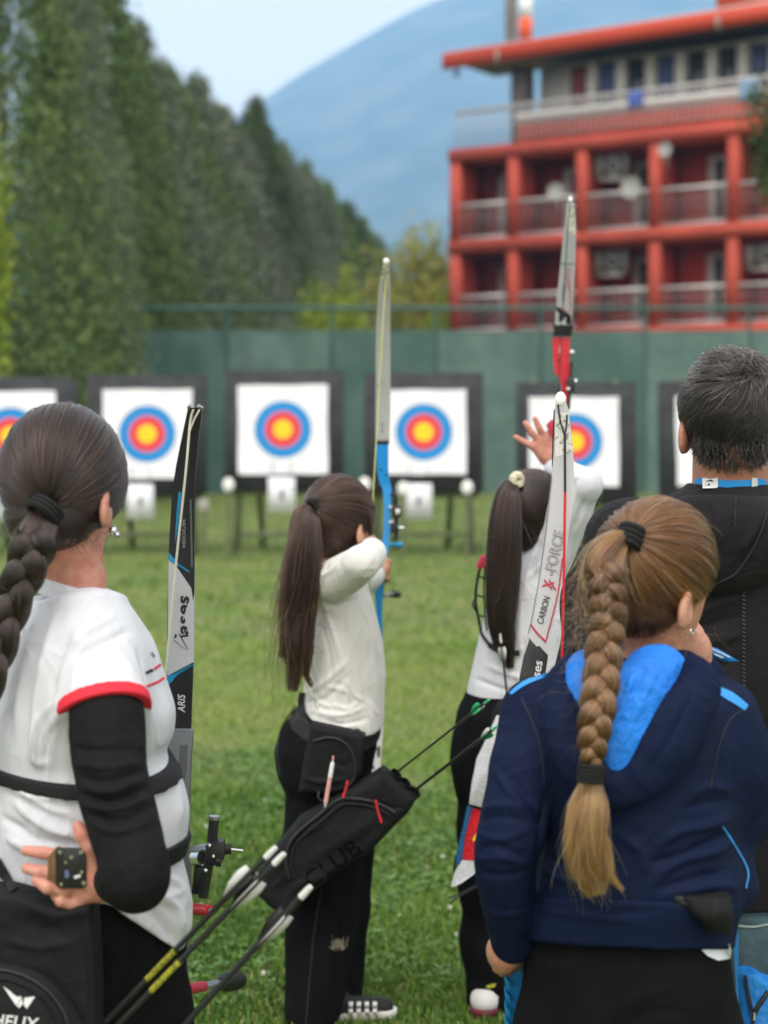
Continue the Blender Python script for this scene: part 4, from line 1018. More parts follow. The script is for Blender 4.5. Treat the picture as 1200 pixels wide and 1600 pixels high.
mat('elastic_black', (.008, .009, .009), .85, bump=.5, bs=400)
mat('scrunchie', (.55, .50, .36), .9, (.66, .62, .48), 120, .8, 200)
mat('silver', (.62, .62, .63), .25, metal=1.0); mat('steel', (.35, .36, .37), .35, metal=.9)
mat('blackmetal', (.012, .012, .013), .35, spec=.5); mat('matte_black', (.010, .010, .011), .6)
mat('carbon_black', (.010, .010, .012), .3, (.014, .014, .017), 60, spec=.5)
mat('limb_silver', (.36, .37, .385), .38, (.40, .41, .42), 6, spec=.5); mat('limb_pale', (.54, .54, .53), .4, (.48, .48, .47), 9, spec=.4); mat('limb_white', (.45, .455, .46), .35, (.41, .415, .42), 9, spec=.5)
mat('limb_worn', (.60, .60, .56), .5, (.16, .13, .06), 130, spec=.4, lo=.52, hi=.66)
mat('riser_blue', (.012, .22, .55), .3, (.014, .25, .60), 5, spec=.5); mat('riser_red', (.50, .008, .02), .28, spec=.5); mat('riser_grey', (.26, .27, .28), .35, metal=.6)
mat('teal_blue', (.01, .24, .50), .4); mat('cyan_edge', (.01, .22, .42), .5)
mat('print_black', (.02, .02, .024), .6); mat('print_white', (.62, .62, .62), .6); mat('print_red', (.42, .03, .06), .6); mat('print_grey', (.19, .2, .21), .6); mat('club_print', (.002, .002, .0025), .5, spec=.1)
mat('string_cream', (.50, .48, .40), .8); mat('string_yellow', (.42, .44, .16), .8); mat('string_dark', (.025, .022, .03), .7); mat('string_red', (.55, .01, .03), .7)
mat('vane_white', (.68, .68, .66), .5, trans=.2); mat('vane_green', (.05, .48, .20), .5, trans=.2); mat('vane_black', (.02, .02, .02), .5); mat('vane_grey', (.32, .34, .29), .5)
mat('wrap_yellow', (.42, .42, .03), .5, (.10, .10, .02), 220); mat('nock_white', (.62, .62, .6), .4); mat('nock_green', (.08, .5, .25), .4)
mat('ring_dull_blue', (.10, .13, .24), .5); mat('wood_brown', (.17, .095, .04), .55, (.11, .06, .025), 60)
mat('pen_pink', (.66, .33, .31), .4); mat('pen_white', (.68, .68, .70), .4); mat('zip_red', (.55, .02, .03), .5)
mat('zip_dark', (.006, .006, .007), .5, spec=.5, bump=.8, bs=400); mat('dust', (.20, .175, .14), .95, (.03, .028, .026), 90, lo=.45, hi=.62)
mat('towel_white', (.62, .63, .66), .95, (.5, .51, .55), 180, 1.0, 220); mat('towel_red', (.62, .02, .03), .95, (.45, .012, .02), 160, 1.0, 220); mat('towel_blue', (.02, .15, .36), .95, (.015, .11, .28), 160, 1.0, 220); mat('towel_yellow', (.80, .55, .02), .95, bump=1.0, bs=220); mat('towel_black', (.02, .02, .025), .95, bump=1.0, bs=220)
mat('shoe_white', (.62, .6, .58), .7); mat('shoe_black', (.015, .015, .016), .7); mat('shoe_burgundy', (.12, .015, .03), .7)
mat('lanyard_blue', (.02, .26, .62), .6); mat('reflective', (.72, .76, .84), .5); mat('grip_grey', (.10, .10, .105), .6); mat('bag_blue', (.01, .17, .50), .5, (.012, .20, .56), 10, bump2=.5, bs2=14)

# ================================================================== GIRL AT THE LEFT, WHITE T-SHIRT
def girl_left():
    g = thing('person', 'dark-haired girl in white T-shirt with red trim and a black sleeve, hand behind her back', 'person', (P(120, 1000, 2.56)[0], 2.56, 0), 'people on the archery field')
    Y = 2.56
    hd = Head(99, 741, 2.545, 1.05, -22, -4, 0, .012, -.044)
    rows = [(905, 70, 170, Y, .05), (935, 42, 192, Y, .078), (965, 26, 215, Y, .11), (1005, 10, 241, Y, .135), (1060, -8, 258, Y, .145), (1110, -25, 275, Y, .15), (1150, -35, 272, Y, .148), (1178, -38, 255, Y, .14), (1215, -38, 284, Y, .145),
            (1265, -40, 297, Y, .15), (1300, -40, 294, Y, .148), (1338, -38, 281, Y, .14), (1370, -40, 291, Y, .145), (1420, -45, 301, Y, .15), (1450, -45, 301, Y, .15), (1490, -45, 285, Y, .148)]
    neck = P(118, 905, 2.55)
    sh = (150, 1002, 2.47); el = (212, 1368, 2.28); wr = (166, 1374, 2.345)
    hand = [chain([(176, 1374, 2.36, .026), (158, 1372, 2.352, .028)], .015), cone(P(160, 1352, 2.35), P(122, 1348, 2.348), .017, .014, .012), cone(P(160, 1370, 2.35), P(118, 1368, 2.348), .017, .014, .012), cone(P(162, 1392, 2.35), P(126, 1398, 2.348), .016, .013, .012),
            chain([(152, 1352, 2.345, .015), (140, 1322, 2.335, .0115), (128, 1304, 2.335, .0105), (122, 1291, 2.338, .0085)], .006),     # thumb
            chain([(128, 1342, 2.35, .011), (96, 1337, 2.345, .0095), (66, 1332, 2.345, .0088), (40, 1329, 2.35, .0072)], .003),          # index
            chain([(125, 1362, 2.35, .011), (90, 1364, 2.342, .0100), (62, 1362, 2.335, .0092), (42, 1357, 2.345, .0078)], .003),         # middle
            chain([(126, 1382, 2.35, .0105), (98, 1392, 2.340, .0098), (74, 1387, 2.328, .0090), (58, 1377, 2.332, .0078)], .003),        # ring
            chain([(136, 1402, 2.35, .0105), (112, 1412, 2.342, .0092), (95, 1408, 2.335, .0082), (87, 1400, 2.338, .0072)], .003)]       # little
    V1, F1 = bodyvol([hd.prims(neck, .0465), loft(rows[1:], .02, -.032), chain([(150, 1000, 2.49, .034), (176, 1230, 2.36, .030), (208, 1362, 2.29, .026), (172, 1374, 2.345, .024)], .01),
                  leg(60, 1480, Y, .07, (-.50, 2.50), .045), leg(190, 1480, Y, .07, (-.34, 2.62), .045)], .0075)
    V2, F2 = vol(hand, .0019)
    link('body', mk('body', np.concatenate((V1, V2)), [F1, F2 + len(V1)]), 'skin_pink', g); hd.eyes(g)
    ax = P(*el) - P(*sh); ax /= np.linalg.norm(ax); hem = P(165, 1112, 2.45)
    SA, SB = P(140, 985, 2.50), P(172, 1170, 2.385); hem = P(164, 1112, 2.42); sleeve = [cone(SA, SB, .060, .070, .05, None, 'add', [(hem, ax)])]
    hemclip = plane3((0, 1408, 2.45), (150, 1412, 2.45), (160, 1412, 2.70)); tail = loft(rows[-6:], .004, 0, 2, 'add', .012, [plane3((150, 1398, 2.45), (281, 1492, 2.45), (170, 1398, 2.70)), clip(P(130, 1400, 2.5), (-1, 0, 0))])
    fl = [([(92, 1090), (60, 1130), (50, 1185)], 7, .0025), ([(85, 1130), (72, 1165), (70, 1198)], 6, -.0022), ([(40, 1000), (22, 1080), (12, 1150)], 6, -.003), ([(215, 1010), (228, 1060), (232, 1100)], 5, -.003), ([(20, 1290), (80, 1318), (110, 1330)], 5, .003), ([(30, 1232), (75, 1262), (118, 1275)], 6, .003), ([(262, 1200), (280, 1240), (285, 1290)], 8, .003), ([(235, 1395), (262, 1400), (290, 1392)], 6, .003), ([(170, 960), (140, 975), (118, 1000)], 5, -.003), ([(60, 960), (35, 1060), (25, 1160)], 9, .004), ([(85, 960), (60, 1080), (55, 1180), (75, 1195)], 9, .004), ([(110, 985), (88, 1040), (80, 1090)], 8, -.003),
          ([(180, 960), (130, 990), (110, 1010)], 9, .003), ([(205, 985), (150, 1010), (118, 1030)], 8, -.003),
          ([(20, 1250), (70, 1290), (130, 1310)], 10, .005), ([(0, 1275), (60, 1310), (120, 1318)], 8, -.005), ([(10, 1310), (60, 1330), (140, 1335)], 8, .004), ([(0, 1220), (60, 1245), (120, 1240)], 9, .003),
          ([(240, 1395), (275, 1420), (290, 1465)], 9, .006), ([(215, 1410), (255, 1440), (280, 1480)], 8, -.006), ([(250, 1365), (285, 1385), (298, 1420)], 8, .004), ([(190, 1025), (215, 1060), (232, 1100)], 8, .003)]
    cloth('shirt', [loft(rows[1:], .03), sleeve, hemclip, tail], 'white_cotton', g, .0048, fl, 'A_shirt', noise=.0008, nf=(6, 6, 4), gain=1.9)
    cloth('sleeve_trim', [cone(SA, SB, .0645, .0745, 0, None, 'add', [(hem + ax * .003, ax), (hem - ax * .017, -ax)])], 'red_trim', g, .0035)
    cloth('collar', [cone(P(116, 880, 2.55), P(122, 950, 2.56), .0525, .078, 0), plane3((63, 928, 2.52), (174, 960, 2.52), (120, 926, 2.62), True), plane3((63, 900, 2.52), (173, 932, 2.52), (120, 905, 2.62), False)], 'white_cotton', g, .004)
    lyc = [([(108, 1165), (135, 1172), (225, 1170)], 7, -.004), ([(112, 1190), (165, 1200), (222, 1190)], 8, .004), ([(120, 1225), (170, 1238), (232, 1215)], 7, .006), ([(120, 1238), (175, 1252), (236, 1228)], 6, -.006), ([(126, 1255), (180, 1266), (238, 1246)], 7, .006), ([(130, 1270), (185, 1282), (240, 1262)], 6, -.005), ([(137, 1285), (185, 1300), (242, 1282)], 7, .004), ([(115, 1210), (165, 1220), (228, 1204)], 6, -.004)]
    cloth('arm_sleeve', [dchain([(160, 1095, 2.42, .052), (164, 1125, 2.405, .0575), (172, 1200, 2.365, .053), (188, 1270, 2.33, .052), (207, 1340, 2.292, .0485), (211, 1370, 2.28, .0445)], .025), cone(P(211, 1370, 2.28), P(186, 1376, 2.335), .045, .036, .02), clip(P(172, 1376, 2.345), P(172, 1376, 2.345) - P(212, 1372, 2.28))], 'black_lycra', g, .0042, lyc, noise=.0012, nf=(12, 12, 30))
    cloth('chest_strap', [loft(rows, 0, .008), plane3((0, 1222, 2.45), (115, 1235, 2.45), (255, 1192, 2.6), True), plane3((0, 1200, 2.45), (115, 1213, 2.45), (255, 1172, 2.6), False)], 'black_strap', g, .004)
    cloth('waist_belt', [loft(rows, 0, .008), plane3((0, 1420, 2.45), (255, 1368, 2.45), (285, 1330, 2.6), True), plane3((0, 1395, 2.45), (255, 1335, 2.45), (285, 1300, 2.6), False)], 'black_strap', g, .0045)
    lr = [(1340, -30, 270, Y, .132), (1375, -30, 280, Y, .134), (1420, -32, 286, Y, .132), (1480, -30, 289, Y, .138), (1600, -20, 286, Y, .13), (1690, 0, 275, Y, .115)]
    cloth('trousers', [loft(lr, .03), leg(75, 1590, Y - .02, .10, (-.50, 2.50), .065), leg(200, 1590, Y + .02, .10, (-.34, 2.62), .065)], 'black_cloth', g, .0078, [([(215, 1430), (200, 1500), (180, 1600)], 8, -.005), ([(240, 1450), (235, 1600)], 10, .003), ([(165, 1440), (215, 1450)], 6, -.004), ([(160, 1480), (200, 1500)], 8, .004)], noise=.003, nf=(9, 9, 5))
    shoe(g, -.50, 2.50, rad(60), 'shoe_black', 'shoe_white'); shoe(g, -.34, 2.62, rad(50), 'shoe_black', 'shoe_white')
    # hair combed back to a low tie, loose braid
    H = Hair(); tie = P(72, 798, 2.44); NP = ((0, -.030, -.062), (.066, .064, .052)); hd.cap(H, -.062, .005, .002, .12, [NP]); hd.nape(H, *NP, 1800, .0013, tie); hd.pulled(H, tie, 9000, .0013, -.062, 11, .006, None, .04)
    lock(H, [(70, 800, 2.44, 18), (62, 822, 2.425, 28), (52, 850, 2.415, 32), (42, 880, 2.42, 22)], 1400, .0013, .004)
    plait(H, [(58, 835, 2.42, 26), (50, 860, 2.415, 28), (36, 900, 2.41, 26), (16, 955, 2.41, 24), (0, 1010, 2.405, 22), (-16, 1065, 2.40, 20), (-28, 1120, 2.40, 16)], 650, 1.9, .0014, (.25, .42), .70)
    wisps(H, 30, 905, 2.40, 16, 45, 40, .02, .4, .0005); wisps(H, 110, 845, 2.46, 26, 7, 45, .016, .3, .0005); wisps(H, 150, 835, 2.47, 14, 10, 40, .02, .3, .0005)
    lock(H, [(-28, 1120, 2.40, 12), (-34, 1170, 2.40, 18), (-36, 1220, 2.41, 6)], 600, .0008)
    lock(H, [(52, 700, 2.46, 1), (35, 790, 2.47, 2), (20, 850, 2.46, 3), (8, 900, 2.45, 2)], 25, .0005, .006)
    H.build('hair', 'hair_dark', g)
    ring_tie('hair_tie', P(77, 790, 2.44), P(64, 806, 2.43), .024, 'elastic_black', g, 3, .005)
    e = hd.w(.079, .012, hd.ez - .036); m = MB().sphere(e, .007, 10); m.sphere(e + A3((.006, -.004, -.006)), .005, 8); m.build('earring', 'silver', g, True)
    # printed lines on the chest and sleeve
    strip('shirt_stripe', 'A_shirt', [(228, 1073), (245, 1066), (256, 1059)], 4, 'red_trim', g); strip('shirt_stripe', 'A_shirt', [(240, 1046), (251, 1038)], 4, 'red_trim', g)
    strip('shirt_print', 'A_shirt', [(227, 1052), (238, 1047)], 5, 'print_black', g); strip('shirt_print', 'A_shirt', [(236, 1020), (241, 1026)], 4, 'print_grey', g)
    # quiver bag hung at her back
    q = thing('quiver', 'black hip quiver with a piped pocket and white wing logo, below her hand', 'quiver', (P(20, 1700, 2.36)[0], 2.36, P(20, 1760, 2.36)[2]), 'hip quivers')
    cloth('bag', [poly([(-110, 1382), (22, 1386), (60, 1396), (150, 1402), (154, 1480), (156, 1600), (154, 1750), (-110, 1750)], 2.372, .038, .012)], 'black_nylon', q, .0045, [([(30, 1400), (80, 1430), (140, 1420)], 12, .004), ([(124, 1410), (140, 1500), (145, 1600)], 6, -.004), ([(20, 1440), (100, 1460)], 16, -.003), ([(10, 1470), (60, 1480), (120, 1470)], 8, .003)], 'A_bag', noise=.002, nf=(10, 10, 10))
    cloth('pocket', [ell(P(5, 1640, 2.318), (.118, .035, .125), None, 0)], 'black_nylon', q, .004, None, 'A_pocket', noise=.0015, nf=(14, 14, 14))
    cord('pocket_piping', ['A_pocket', 'A_bag'], [(-40, 1522), (0, 1516), (40, 1526), (78, 1552), (102, 1590), (112, 1640)], 3.2, 'zip_dark', q); cord('pocket_piping', ['A_pocket', 'A_bag'], [(-30, 1536), (5, 1530), (38, 1540), (68, 1562), (90, 1600), (98, 1640)], 2.4, 'black_nylon', q)
    strip('bag_strap', ['A_bag', 'A_shirt'], [(-8, 1340), (8, 1366), (22, 1392)], 16, 'black_strap', q, .003)
    patch('wing_logo', 'A_pocket', [(5, 1541), (27, 1557), (34, 1557), (26, 1572)], 'print_white', q, .0016); patch('wing_logo', 'A_pocket', [(38, 1559), (55, 1557), (42, 1576), (37, 1570)], 'print_white', q, .0016); patch('wing_logo', 'A_pocket', [(27, 1572), (34, 1559), (36, 1568), (30, 1575)], 'print_white', q, .0016)
    text('lettering', 'A_pocket', 'HELIX', (-14, 1602), (1, .10), 27, 'print_white', q, .0016, .1, .012)
    # finger tab lying in the hand
    t = thing('finger_tab', 'black metal finger tab with a brown leather edge held in her open hand', 'finger tab', P(108, 1392, 2.33))
    R_ = [P(x, y, 2.328) for x, y in ((88, 1324), (128, 1325), (134, 1331), (135, 1382), (128, 1388), (93, 1387), (88, 1381), (87, 1331))]
    po = MB().prism(R_, A3((0, -.003, 0)), A3((0, .003, 0))).build('plate', 'blackmetal', t, False, .0008); key_of(po, 'tab')
    MB().prism([P(x, y, 2.333) for x, y in ((76, 1338), (88, 1324), (97, 1326), (96, 1384), (84, 1388), (75, 1372))], A3((0, -.005, 0)), A3((0, .010, 0))).build('leather', 'wood_brown', t, False, .001)
    for (x, y, r) in ((94, 1331, 3.4), (127, 1331, 3.4), (131, 1379, 3.4), (96, 1381, 3.0), (112, 1339, 3.4), (103, 1347, 2.6), (128, 1362, 3.0)):
        c = P(x, y, 2.324); MB().tube([c, c - A3((0, .0022, 0))], M(r, 2.32), 10).build('screw', 'silver', t, True)
    strip('engraving', 'tab', [(116, 1371), (126, 1368)], 5, 'print_white', t, .0006); patch('blue_mark', 'tab', [(101, 1360), (107, 1359), (109, 1369), (105, 1373), (101, 1370)], 'ring_dull_blue', t, .0006)
    return g
girl_left()
arrow('black arrow with yellow wrap at the lower left, upper of the close pair', P(165, 1596, 2.34), P(415, 1340, 2.26), .0042, 'carbon_black', ('vane_white', 'vane_white', 'vane_black'), 'nock_white', 'arrows in the quivers', (.20, .265, 'wrap_yellow'), .062, .0115, 2.6, .03)
arrow('black arrow with yellow wrap at the lower left, lower of the close pair', P(180, 1606, 2.32), P(428, 1350, 2.25), .0042, 'carbon_black', ('vane_white', 'vane_white', 'vane_black'), 'nock_white', 'arrows in the quivers', (.205, .27, 'wrap_yellow'), .062, .0115, .0, .032)
arrow('black arrow with white vane standing alone right of the close pair', P(272, 1620, 2.32), P(470, 1402, 2.26), .0048, 'carbon_black', ('vane_white', 'vane_white', 'vane_black'), 'nock_white', 'arrows in the quivers', None, .062, .0115, .2, .034)

# ================================================================== BLACK BOW OF THE GIRL AT THE LEFT
def bow_left():
    Y = 2.80; b = thing('recurve_bow', 'black recurve bow with a silver panel and sight beside the girl in T-shirt', 'bow', (P(285, 1500, Y)[0], Y, .35), 'recurve bows')
    lo = slat([(637, 294, 316, 2.72), (652, 291, 315, 2.725), (680, 285, 311, 2.735), (730, 275, 306, 2.75), (770, 269, 304, 2.765), (860, 264, 304, 2.785), (960, 262, 304, 2.80), (1060, 261, 302, 2.805), (1138, 258, 299, 2.81)], .007, 'limb', 'carbon_black', b); key_of(lo, 'limbA')
    patch('silver_panel', 'limbA', [(263.5, 875), (304, 902), (303, 1034), (261.5, 1056)], 'limb_silver', b, .0008, 2)
    patch('blue_edge', 'limbA', [(264, 862), (270, 875), (304, 898), (304, 902), (264, 876)], 'cyan_edge', b, .0008); patch('blue_edge', 'limbA', [(261.5, 1057), (303, 1035), (303, 1039), (272, 1058), (266, 1068), (261.5, 1070)], 'cyan_edge', b, .0008); patch('blue_edge', 'limbA', [(279, 768), (284, 770), (277, 830), (273, 850), (276, 800)], 'cyan_edge', b, .0008)
    strip('carbon_line', 'limbA', [(298, 780), (299, 830), (300, 886)], 3, 'grip_grey', b, .0008)
    text('lettering', 'limbA', 'ases', (295, 992), (0, -1), 27, 'print_black', b, .0014, .12, .03, 1.28, 1.05)
    patch('wing_logo', 'limbA', [(266, 997), (275, 990), (277, 994), (271, 999)], 'print_black', b, .0014); patch('wing_logo', 'limbA', [(266, 996), (270, 998), (293, 1017), (287, 1013)], 'print_black', b, .0014); patch('wing_logo', 'limbA', [(279, 990), (281, 990), (299, 1024), (293, 1015)], 'print_black', b, .0014); patch('wing_logo', 'limbA', [(281, 993), (294, 991), (295, 994), (283, 996)], 'print_black', b, .0014)
    text('lettering', 'limbA', 'ARIS', (289, 1113), (0, -1), 16, 'print_white', b, .0014, .25, .01, .85)
    text('lettering', 'limbA', 'MEDIUM', (290, 856), (0, -1), 7, 'print_grey', b, .0014, 0, .02, 1.7)
    tp = MB(); tp.tube([P(294, 637, 2.72), P(299, 634, 2.716)], .0035, 6); tp.tube([P(316, 638, 2.72), P(309, 634, 2.716)], .0035, 6); tp.build('tip_nock', 'steel', b, True)
    c = [P(302, 640, 2.712), P(297, 662, 2.715), P(290, 740, 2.70), P(273, 900, 2.70), P(256, 1090, 2.70), P(249, 1230, 2.70), P(254, 1450, 2.71), P(285, 1640, 2.74), P(300, 1850, 2.76)]
    MB().tube(catmull(c, 6), .0021, 6).build('bowstring', 'string_cream', b, True); MB().tube([P(312, 640, 2.712), P(304, 654, 2.712), P(297, 672, 2.715)], .0016, 6).build('string_loop', 'string_cream', b, True)
    rp = [(255, 1139), (300, 1138), (302, 1146), (299, 1180), (297, 1230), (295, 1300), (297, 1345), (299, 1420), (292, 1500), (294, 1560), (288, 1620), (250, 1620), (262, 1560), (256, 1500), (262, 1420), (262, 1300), (258, 1230)]
    n = len(rp); ln = rp[1:11]; rn = [rp[0]] + rp[:10:-1]
    rows = [(y, np.interp(y, [q[1] for q in rn], [q[0] for q in rn]), np.interp(y, [q[1] for q in ln], [q[0] for q in ln]), 2.815) for y in (1139, 1150, 1180, 1230, 1300, 1345, 1420, 1460, 1500, 1560, 1618)]
    r = slat(rows, .030, 'riser', 'riser_grey', b); key_of(r, 'riserA'); patch('limb_pocket', 'riserA', [(281, 1165), (293, 1163), (292, 1205), (287, 1222), (279, 1215)], 'grip_grey', b, .001)
    slat([(1619, 252, 290, 2.81), (1720, 256, 296, 2.80), (1820, 268, 304, 2.775), (1900, 282, 310, 2.745), (1945, 296, 315, 2.72)], .007, 'lower_limb', 'carbon_black', b)
    Ys = 2.76
    s = MB().tube([P(335, 1276, Ys), P(331, 1320, Ys), P(317, 1402, Ys)], .0085, 8).build('sight_bar', 'blackmetal', b, True); MB().tube([P(335, 1275, Ys), P(334.6, 1280, Ys)], .0095, 8).build('bar_end', 'steel', s, True)
    MB().prism(*pxpoly([(322, 1318), (350, 1311), (352, 1338), (344, 1349), (332, 1350), (324, 1338)], Ys - .01, .028)).build('sight_block', 'blackmetal', b, False, .002)
    MB().tube([P(304, 1330, 2.80), P(330, 1326, Ys)], .010, 8).build('sight_mount', 'steel', b, True); MB().tube([P(306, 1340, 2.77), P(318, 1340, 2.755)], M(13, Ys), 14).build('mount_disc', 'silver', b, True)
    MB().tube([P(350, 1327, Ys), P(361, 1327, Ys)], .0085, 10).build('windage_knob', 'matte_black', b, True); MB().tube([P(361, 1327, Ys), P(380, 1329, Ys)], .0018, 6).build('sight_pin', 'steel', b, True); MB().tube([P(338, 1346, Ys - .02), P(346, 1347, Ys - .02)], .008, 10).build('knob', 'matte_black', b, True)
    MB().prism(*pxpoly([(304, 1352), (318, 1352), (320, 1396), (300, 1396)], Ys + .01, .016)).build('click_plate', 'blackmetal', b, False, .002)
    for x, y in ((327, 1321), (321, 1360), (333, 1338)): MB().sphere(P(x, y, Ys - .024), .004, 8).build('screw', 'silver', b, True)
    MB().tube([P(298, 1421, 2.79), P(312, 1421, 2.77), P(328, 1423, 2.75)], [.0095, .0105, .0095], 12).build('red_damper', 'riser_red', b, True); MB().tube([P(328, 1423, 2.75), P(331, 1424, 2.748)], .006, 8).build('damper_tip', 'silver', b, True)
    MB().tube([P(286, 1549, 2.81), P(345, 1537, 2.95)], .0085, 10).build('stabilizer', 'steel', b, True); MB().tube([P(293, 1546, 2.81), P(318, 1541, 2.87)], .0092, 10).build('red_sleeve', 'print_red', b, True); MB().tube([P(343, 1538, 2.94), P(352, 1535, 2.97), P(368, 1532, 3.0), P(376, 1531, 3.02)], [.010, .017, .018, .013], 14).build('stabilizer_weight', 'matte_black', b, True)
bow_left()

# ================================================================== GIRL IN THE MIDDLE, DRAWING THE BLUE BOW
def girl_middle():
    Y = 4.13; g = thing('person', 'girl with a long brown ponytail in a white long-sleeved top drawing the blue bow', 'person', (P(520, 1000, Y)[0], Y, 0), 'people on the archery field')
    hd = Head(529, 806, 4.10, .97, -38, 0, 0, .010, -.040)
    rows = [(888, 500, 546, Y - .01, .05), (904, 492, 572, Y, .075), (940, 487, 583, Y, .098), (1000, 479, 598, Y, .105), (1050, 477, 603, Y, .105), (1090, 474, 601, Y, .105), (1120, 467, 600, Y, .122), (1160, 463, 598, Y, .132)]
    neck = P(523, 885, 4.11)
    # right hand at the string under her chin, left hand on the grip
    hr = [chain([(574, 852, 4.10, .020), (577, 850, 4.16, .024)], .01)] + [chain([(578, 846 + 6 * k, 4.17, .008), (586, 846 + 6 * k, 4.20, .0075), (588, 847 + 6 * k, 4.175, .007)], .003) for k in range(4)] + [chain([(572, 848, 4.14, .009), (572, 838, 4.18, .0075)], .004)]
    GY = 4.66
    hl = [chain([(586, 902, 4.60, .024), (594, 888, 4.63, .026)], .012), ell(P(597, 885, 4.645), (.022, .026, .030), None, .012)] + \
         [chain([(603, 876 + 9 * k, 4.63, .0095), (608 - k, 879 + 9 * k, 4.665, .0088), (602 - k, 881 + 9 * k, 4.69, .008), (595, 882 + 9 * k, 4.685, .0072)], .0025) for k in range(4)] + [chain([(592, 876, 4.625, .011), (589, 872, 4.66, .009), (591, 871, 4.69, .0078)], .004)]
    V1, F1 = bodyvol([hd.prims(neck, .043, P(525, 915, Y)), loft(rows[1:], .02, -.014), chain([(512, 912, 4.06, .038), (548, 892, 3.97, .030), (563, 879, 3.90, .022), (580, 862, 4.02, .020), (577, 853, 4.11, .02)], .02), chain([(535, 915, 4.22, .042), (570, 905, 4.45, .032), (590, 898, 4.60, .022)], .02),
                  leg(505, 1230, Y, .075, (P(490, 1590, Y)[0], Y - .06), .032), leg(535, 1230, Y + .04, .07, (P(528, 1590, Y)[0], Y + .02), .028)], .0068)
    V2, F2 = vol(hl, .0022); V3, F3 = vol(hr, .0025)
    link('body', mk('body', np.concatenate((V1, V2, V3)), [F1, F2 + len(V1), F3 + len(V1) + len(V2)]), 'skin', g); hd.eyes(g)
    fl = [([(500, 930), (520, 985), (535, 1040)], 4, .002), ([(497, 960), (512, 1010), (520, 1060)], 4, -.002), ([(560, 940), (580, 985), (594, 1040)], 4, .002), ([(478, 1075), (500, 1098), (520, 1106)], 3, .0025), ([(540, 1060), (552, 1085), (570, 1095)], 3, .002), ([(575, 1090), (585, 1110), (592, 1118)], 3, .002), ([(520, 1085), (500, 1105), (488, 1120)], 3, -.002), ([(543, 945), (546, 1020), (541, 1120)], 5, .0022), ([(570, 960), (585, 1040), (590, 1110)], 6, .002), ([(556, 1000), (570, 1070), (580, 1110)], 6, -.002), ([(545, 1030), (515, 1060), (480, 1085)], 6, .003), ([(548, 1050), (510, 1090), (478, 1098)], 5, -.0025),
          ([(480, 1110), (530, 1118), (570, 1105)], 5, .003), ([(500, 1125), (540, 1132), (575, 1122)], 5, -.003), ([(515, 1100), (545, 1108), (560, 1095)], 4, .0025), ([(530, 1138), (560, 1132)], 4, .003), ([(505, 1072), (540, 1080), (548, 1098)], 5, .002),
          ([(515, 880), (505, 905), (503, 930)], 4, -.004), ([(525, 878), (520, 890), (500, 900)], 4, .003), ([(495, 935), (525, 948), (560, 935)], 6, -.004), ([(588, 880), (578, 884)], 3, -.0012), ([(584, 893), (572, 897)], 3, -.0012), ([(577, 905), (563, 909)], 3, -.0014), ([(575, 933), (590, 970)], 6, .0025)]
    hem = plane3((466, 1096, 4.13), (597, 1127, 4.13), (538, 1147, 4.02))
    cloth('top', [loft(rows, .03), dchain([(510, 914, 4.06, .054), (545, 894, 3.96, .049), (564, 880, 3.89, .042)], .03), dchain([(564, 880, 3.89, .042), (581, 866, 3.97, .036), (579, 857, 4.09, .028)], .006), chain([(538, 915, 4.22, .048), (572, 904, 4.45, .036), (584, 900, 4.56, .031)], .02), hem], 'cream_cotton', g, .0046, fl, 'B_top', noise=.0008, nf=(6, 6, 4), gain=2.0)
    cloth('neckband', [cone(P(522, 870, 4.11), P(525, 905, 4.125), .046, .052, 0), plane3((500, 893, 4.08), (548, 900, 4.08), (520, 893, 4.15), True), plane3((500, 886, 4.08), (548, 893, 4.08), (520, 886, 4.15), False)], 'cream_cotton', g, .003)
    lr = [(1085, 482, 588, Y, .085), (1105, 468, 591, Y, .098), (1130, 443, 593, Y, .115), (1170, 428, 588, Y, .142), (1210, 433, 580, Y, .136), (1240, 447, 575, Y, .125), (1290, 443, 570, Y, .118), (1340, 432, 566, Y, .112), (1400, 440, 563, Y, .105), (1450, 446, 558, Y - .02, .10), (1520, 446, 544, Y - .04, .098), (1597, 444, 530, Y - .06, .095)]
    cloth('trousers', [loft(lr, .02), chain([(530, 1250, 4.19, .10), (533, 1420, 4.18, .072), (528, 1580, 4.15, .060)], .02), clip((0, 0, .018), (0, 0, -1))], 'black_cloth', g, .0068,
          [([(500, 1380), (488, 1480), (480, 1600)], 4, .003), ([(545, 1330), (535, 1450), (520, 1560)], 6, -.004), ([(530, 1450), (535, 1530), (531, 1600)], 5, .004), ([(452, 1245), (480, 1255), (500, 1250)], 6, -.004), ([(435, 1150), (445, 1200), (455, 1240)], 5, .003), ([(560, 1350), (530, 1370), (500, 1372)], 5, -.003), ([(445, 1300), (470, 1330)], 6, .004)], 'B_pants', noise=.0025, nf=(9, 9, 5))
    r_ = random.Random(9)
    for k in range(22):
        a_ = -1.15 + 2.1 * k / 21; l0, l1 = 4 + 8 * r_.random(), 22 + 14 * r_.random(); x0, y0 = 531, 1490
        strip('dust_mark', 'B_pants', [(x0 + math.sin(a_) * l0 * .8, y0 - math.cos(a_) * l0), (x0 + math.sin(a_) * l1 * .7 - 1, y0 - math.cos(a_) * l1)], [.8, 1.2 + 1.4 * r_.random(), .6], 'dust', g, .0012, 3)
    strip('trouser_seam', 'B_pants', [(503, 1385), (492, 1450), (484, 1530), (478, 1600)], 1.6, 'print_black', g, .0008); strip('back_seam', 'B_pants', [(462, 1102), (441, 1135), (433, 1172), (438, 1210)], 2, 'print_black', g, .0008)
    s = shoe(g, P(540, 1590, 4.10)[0], 4.11, rad(5), 'shoe_black', 'shoe_white', .74); x0 = P(545, 1590, 4.10)[0]
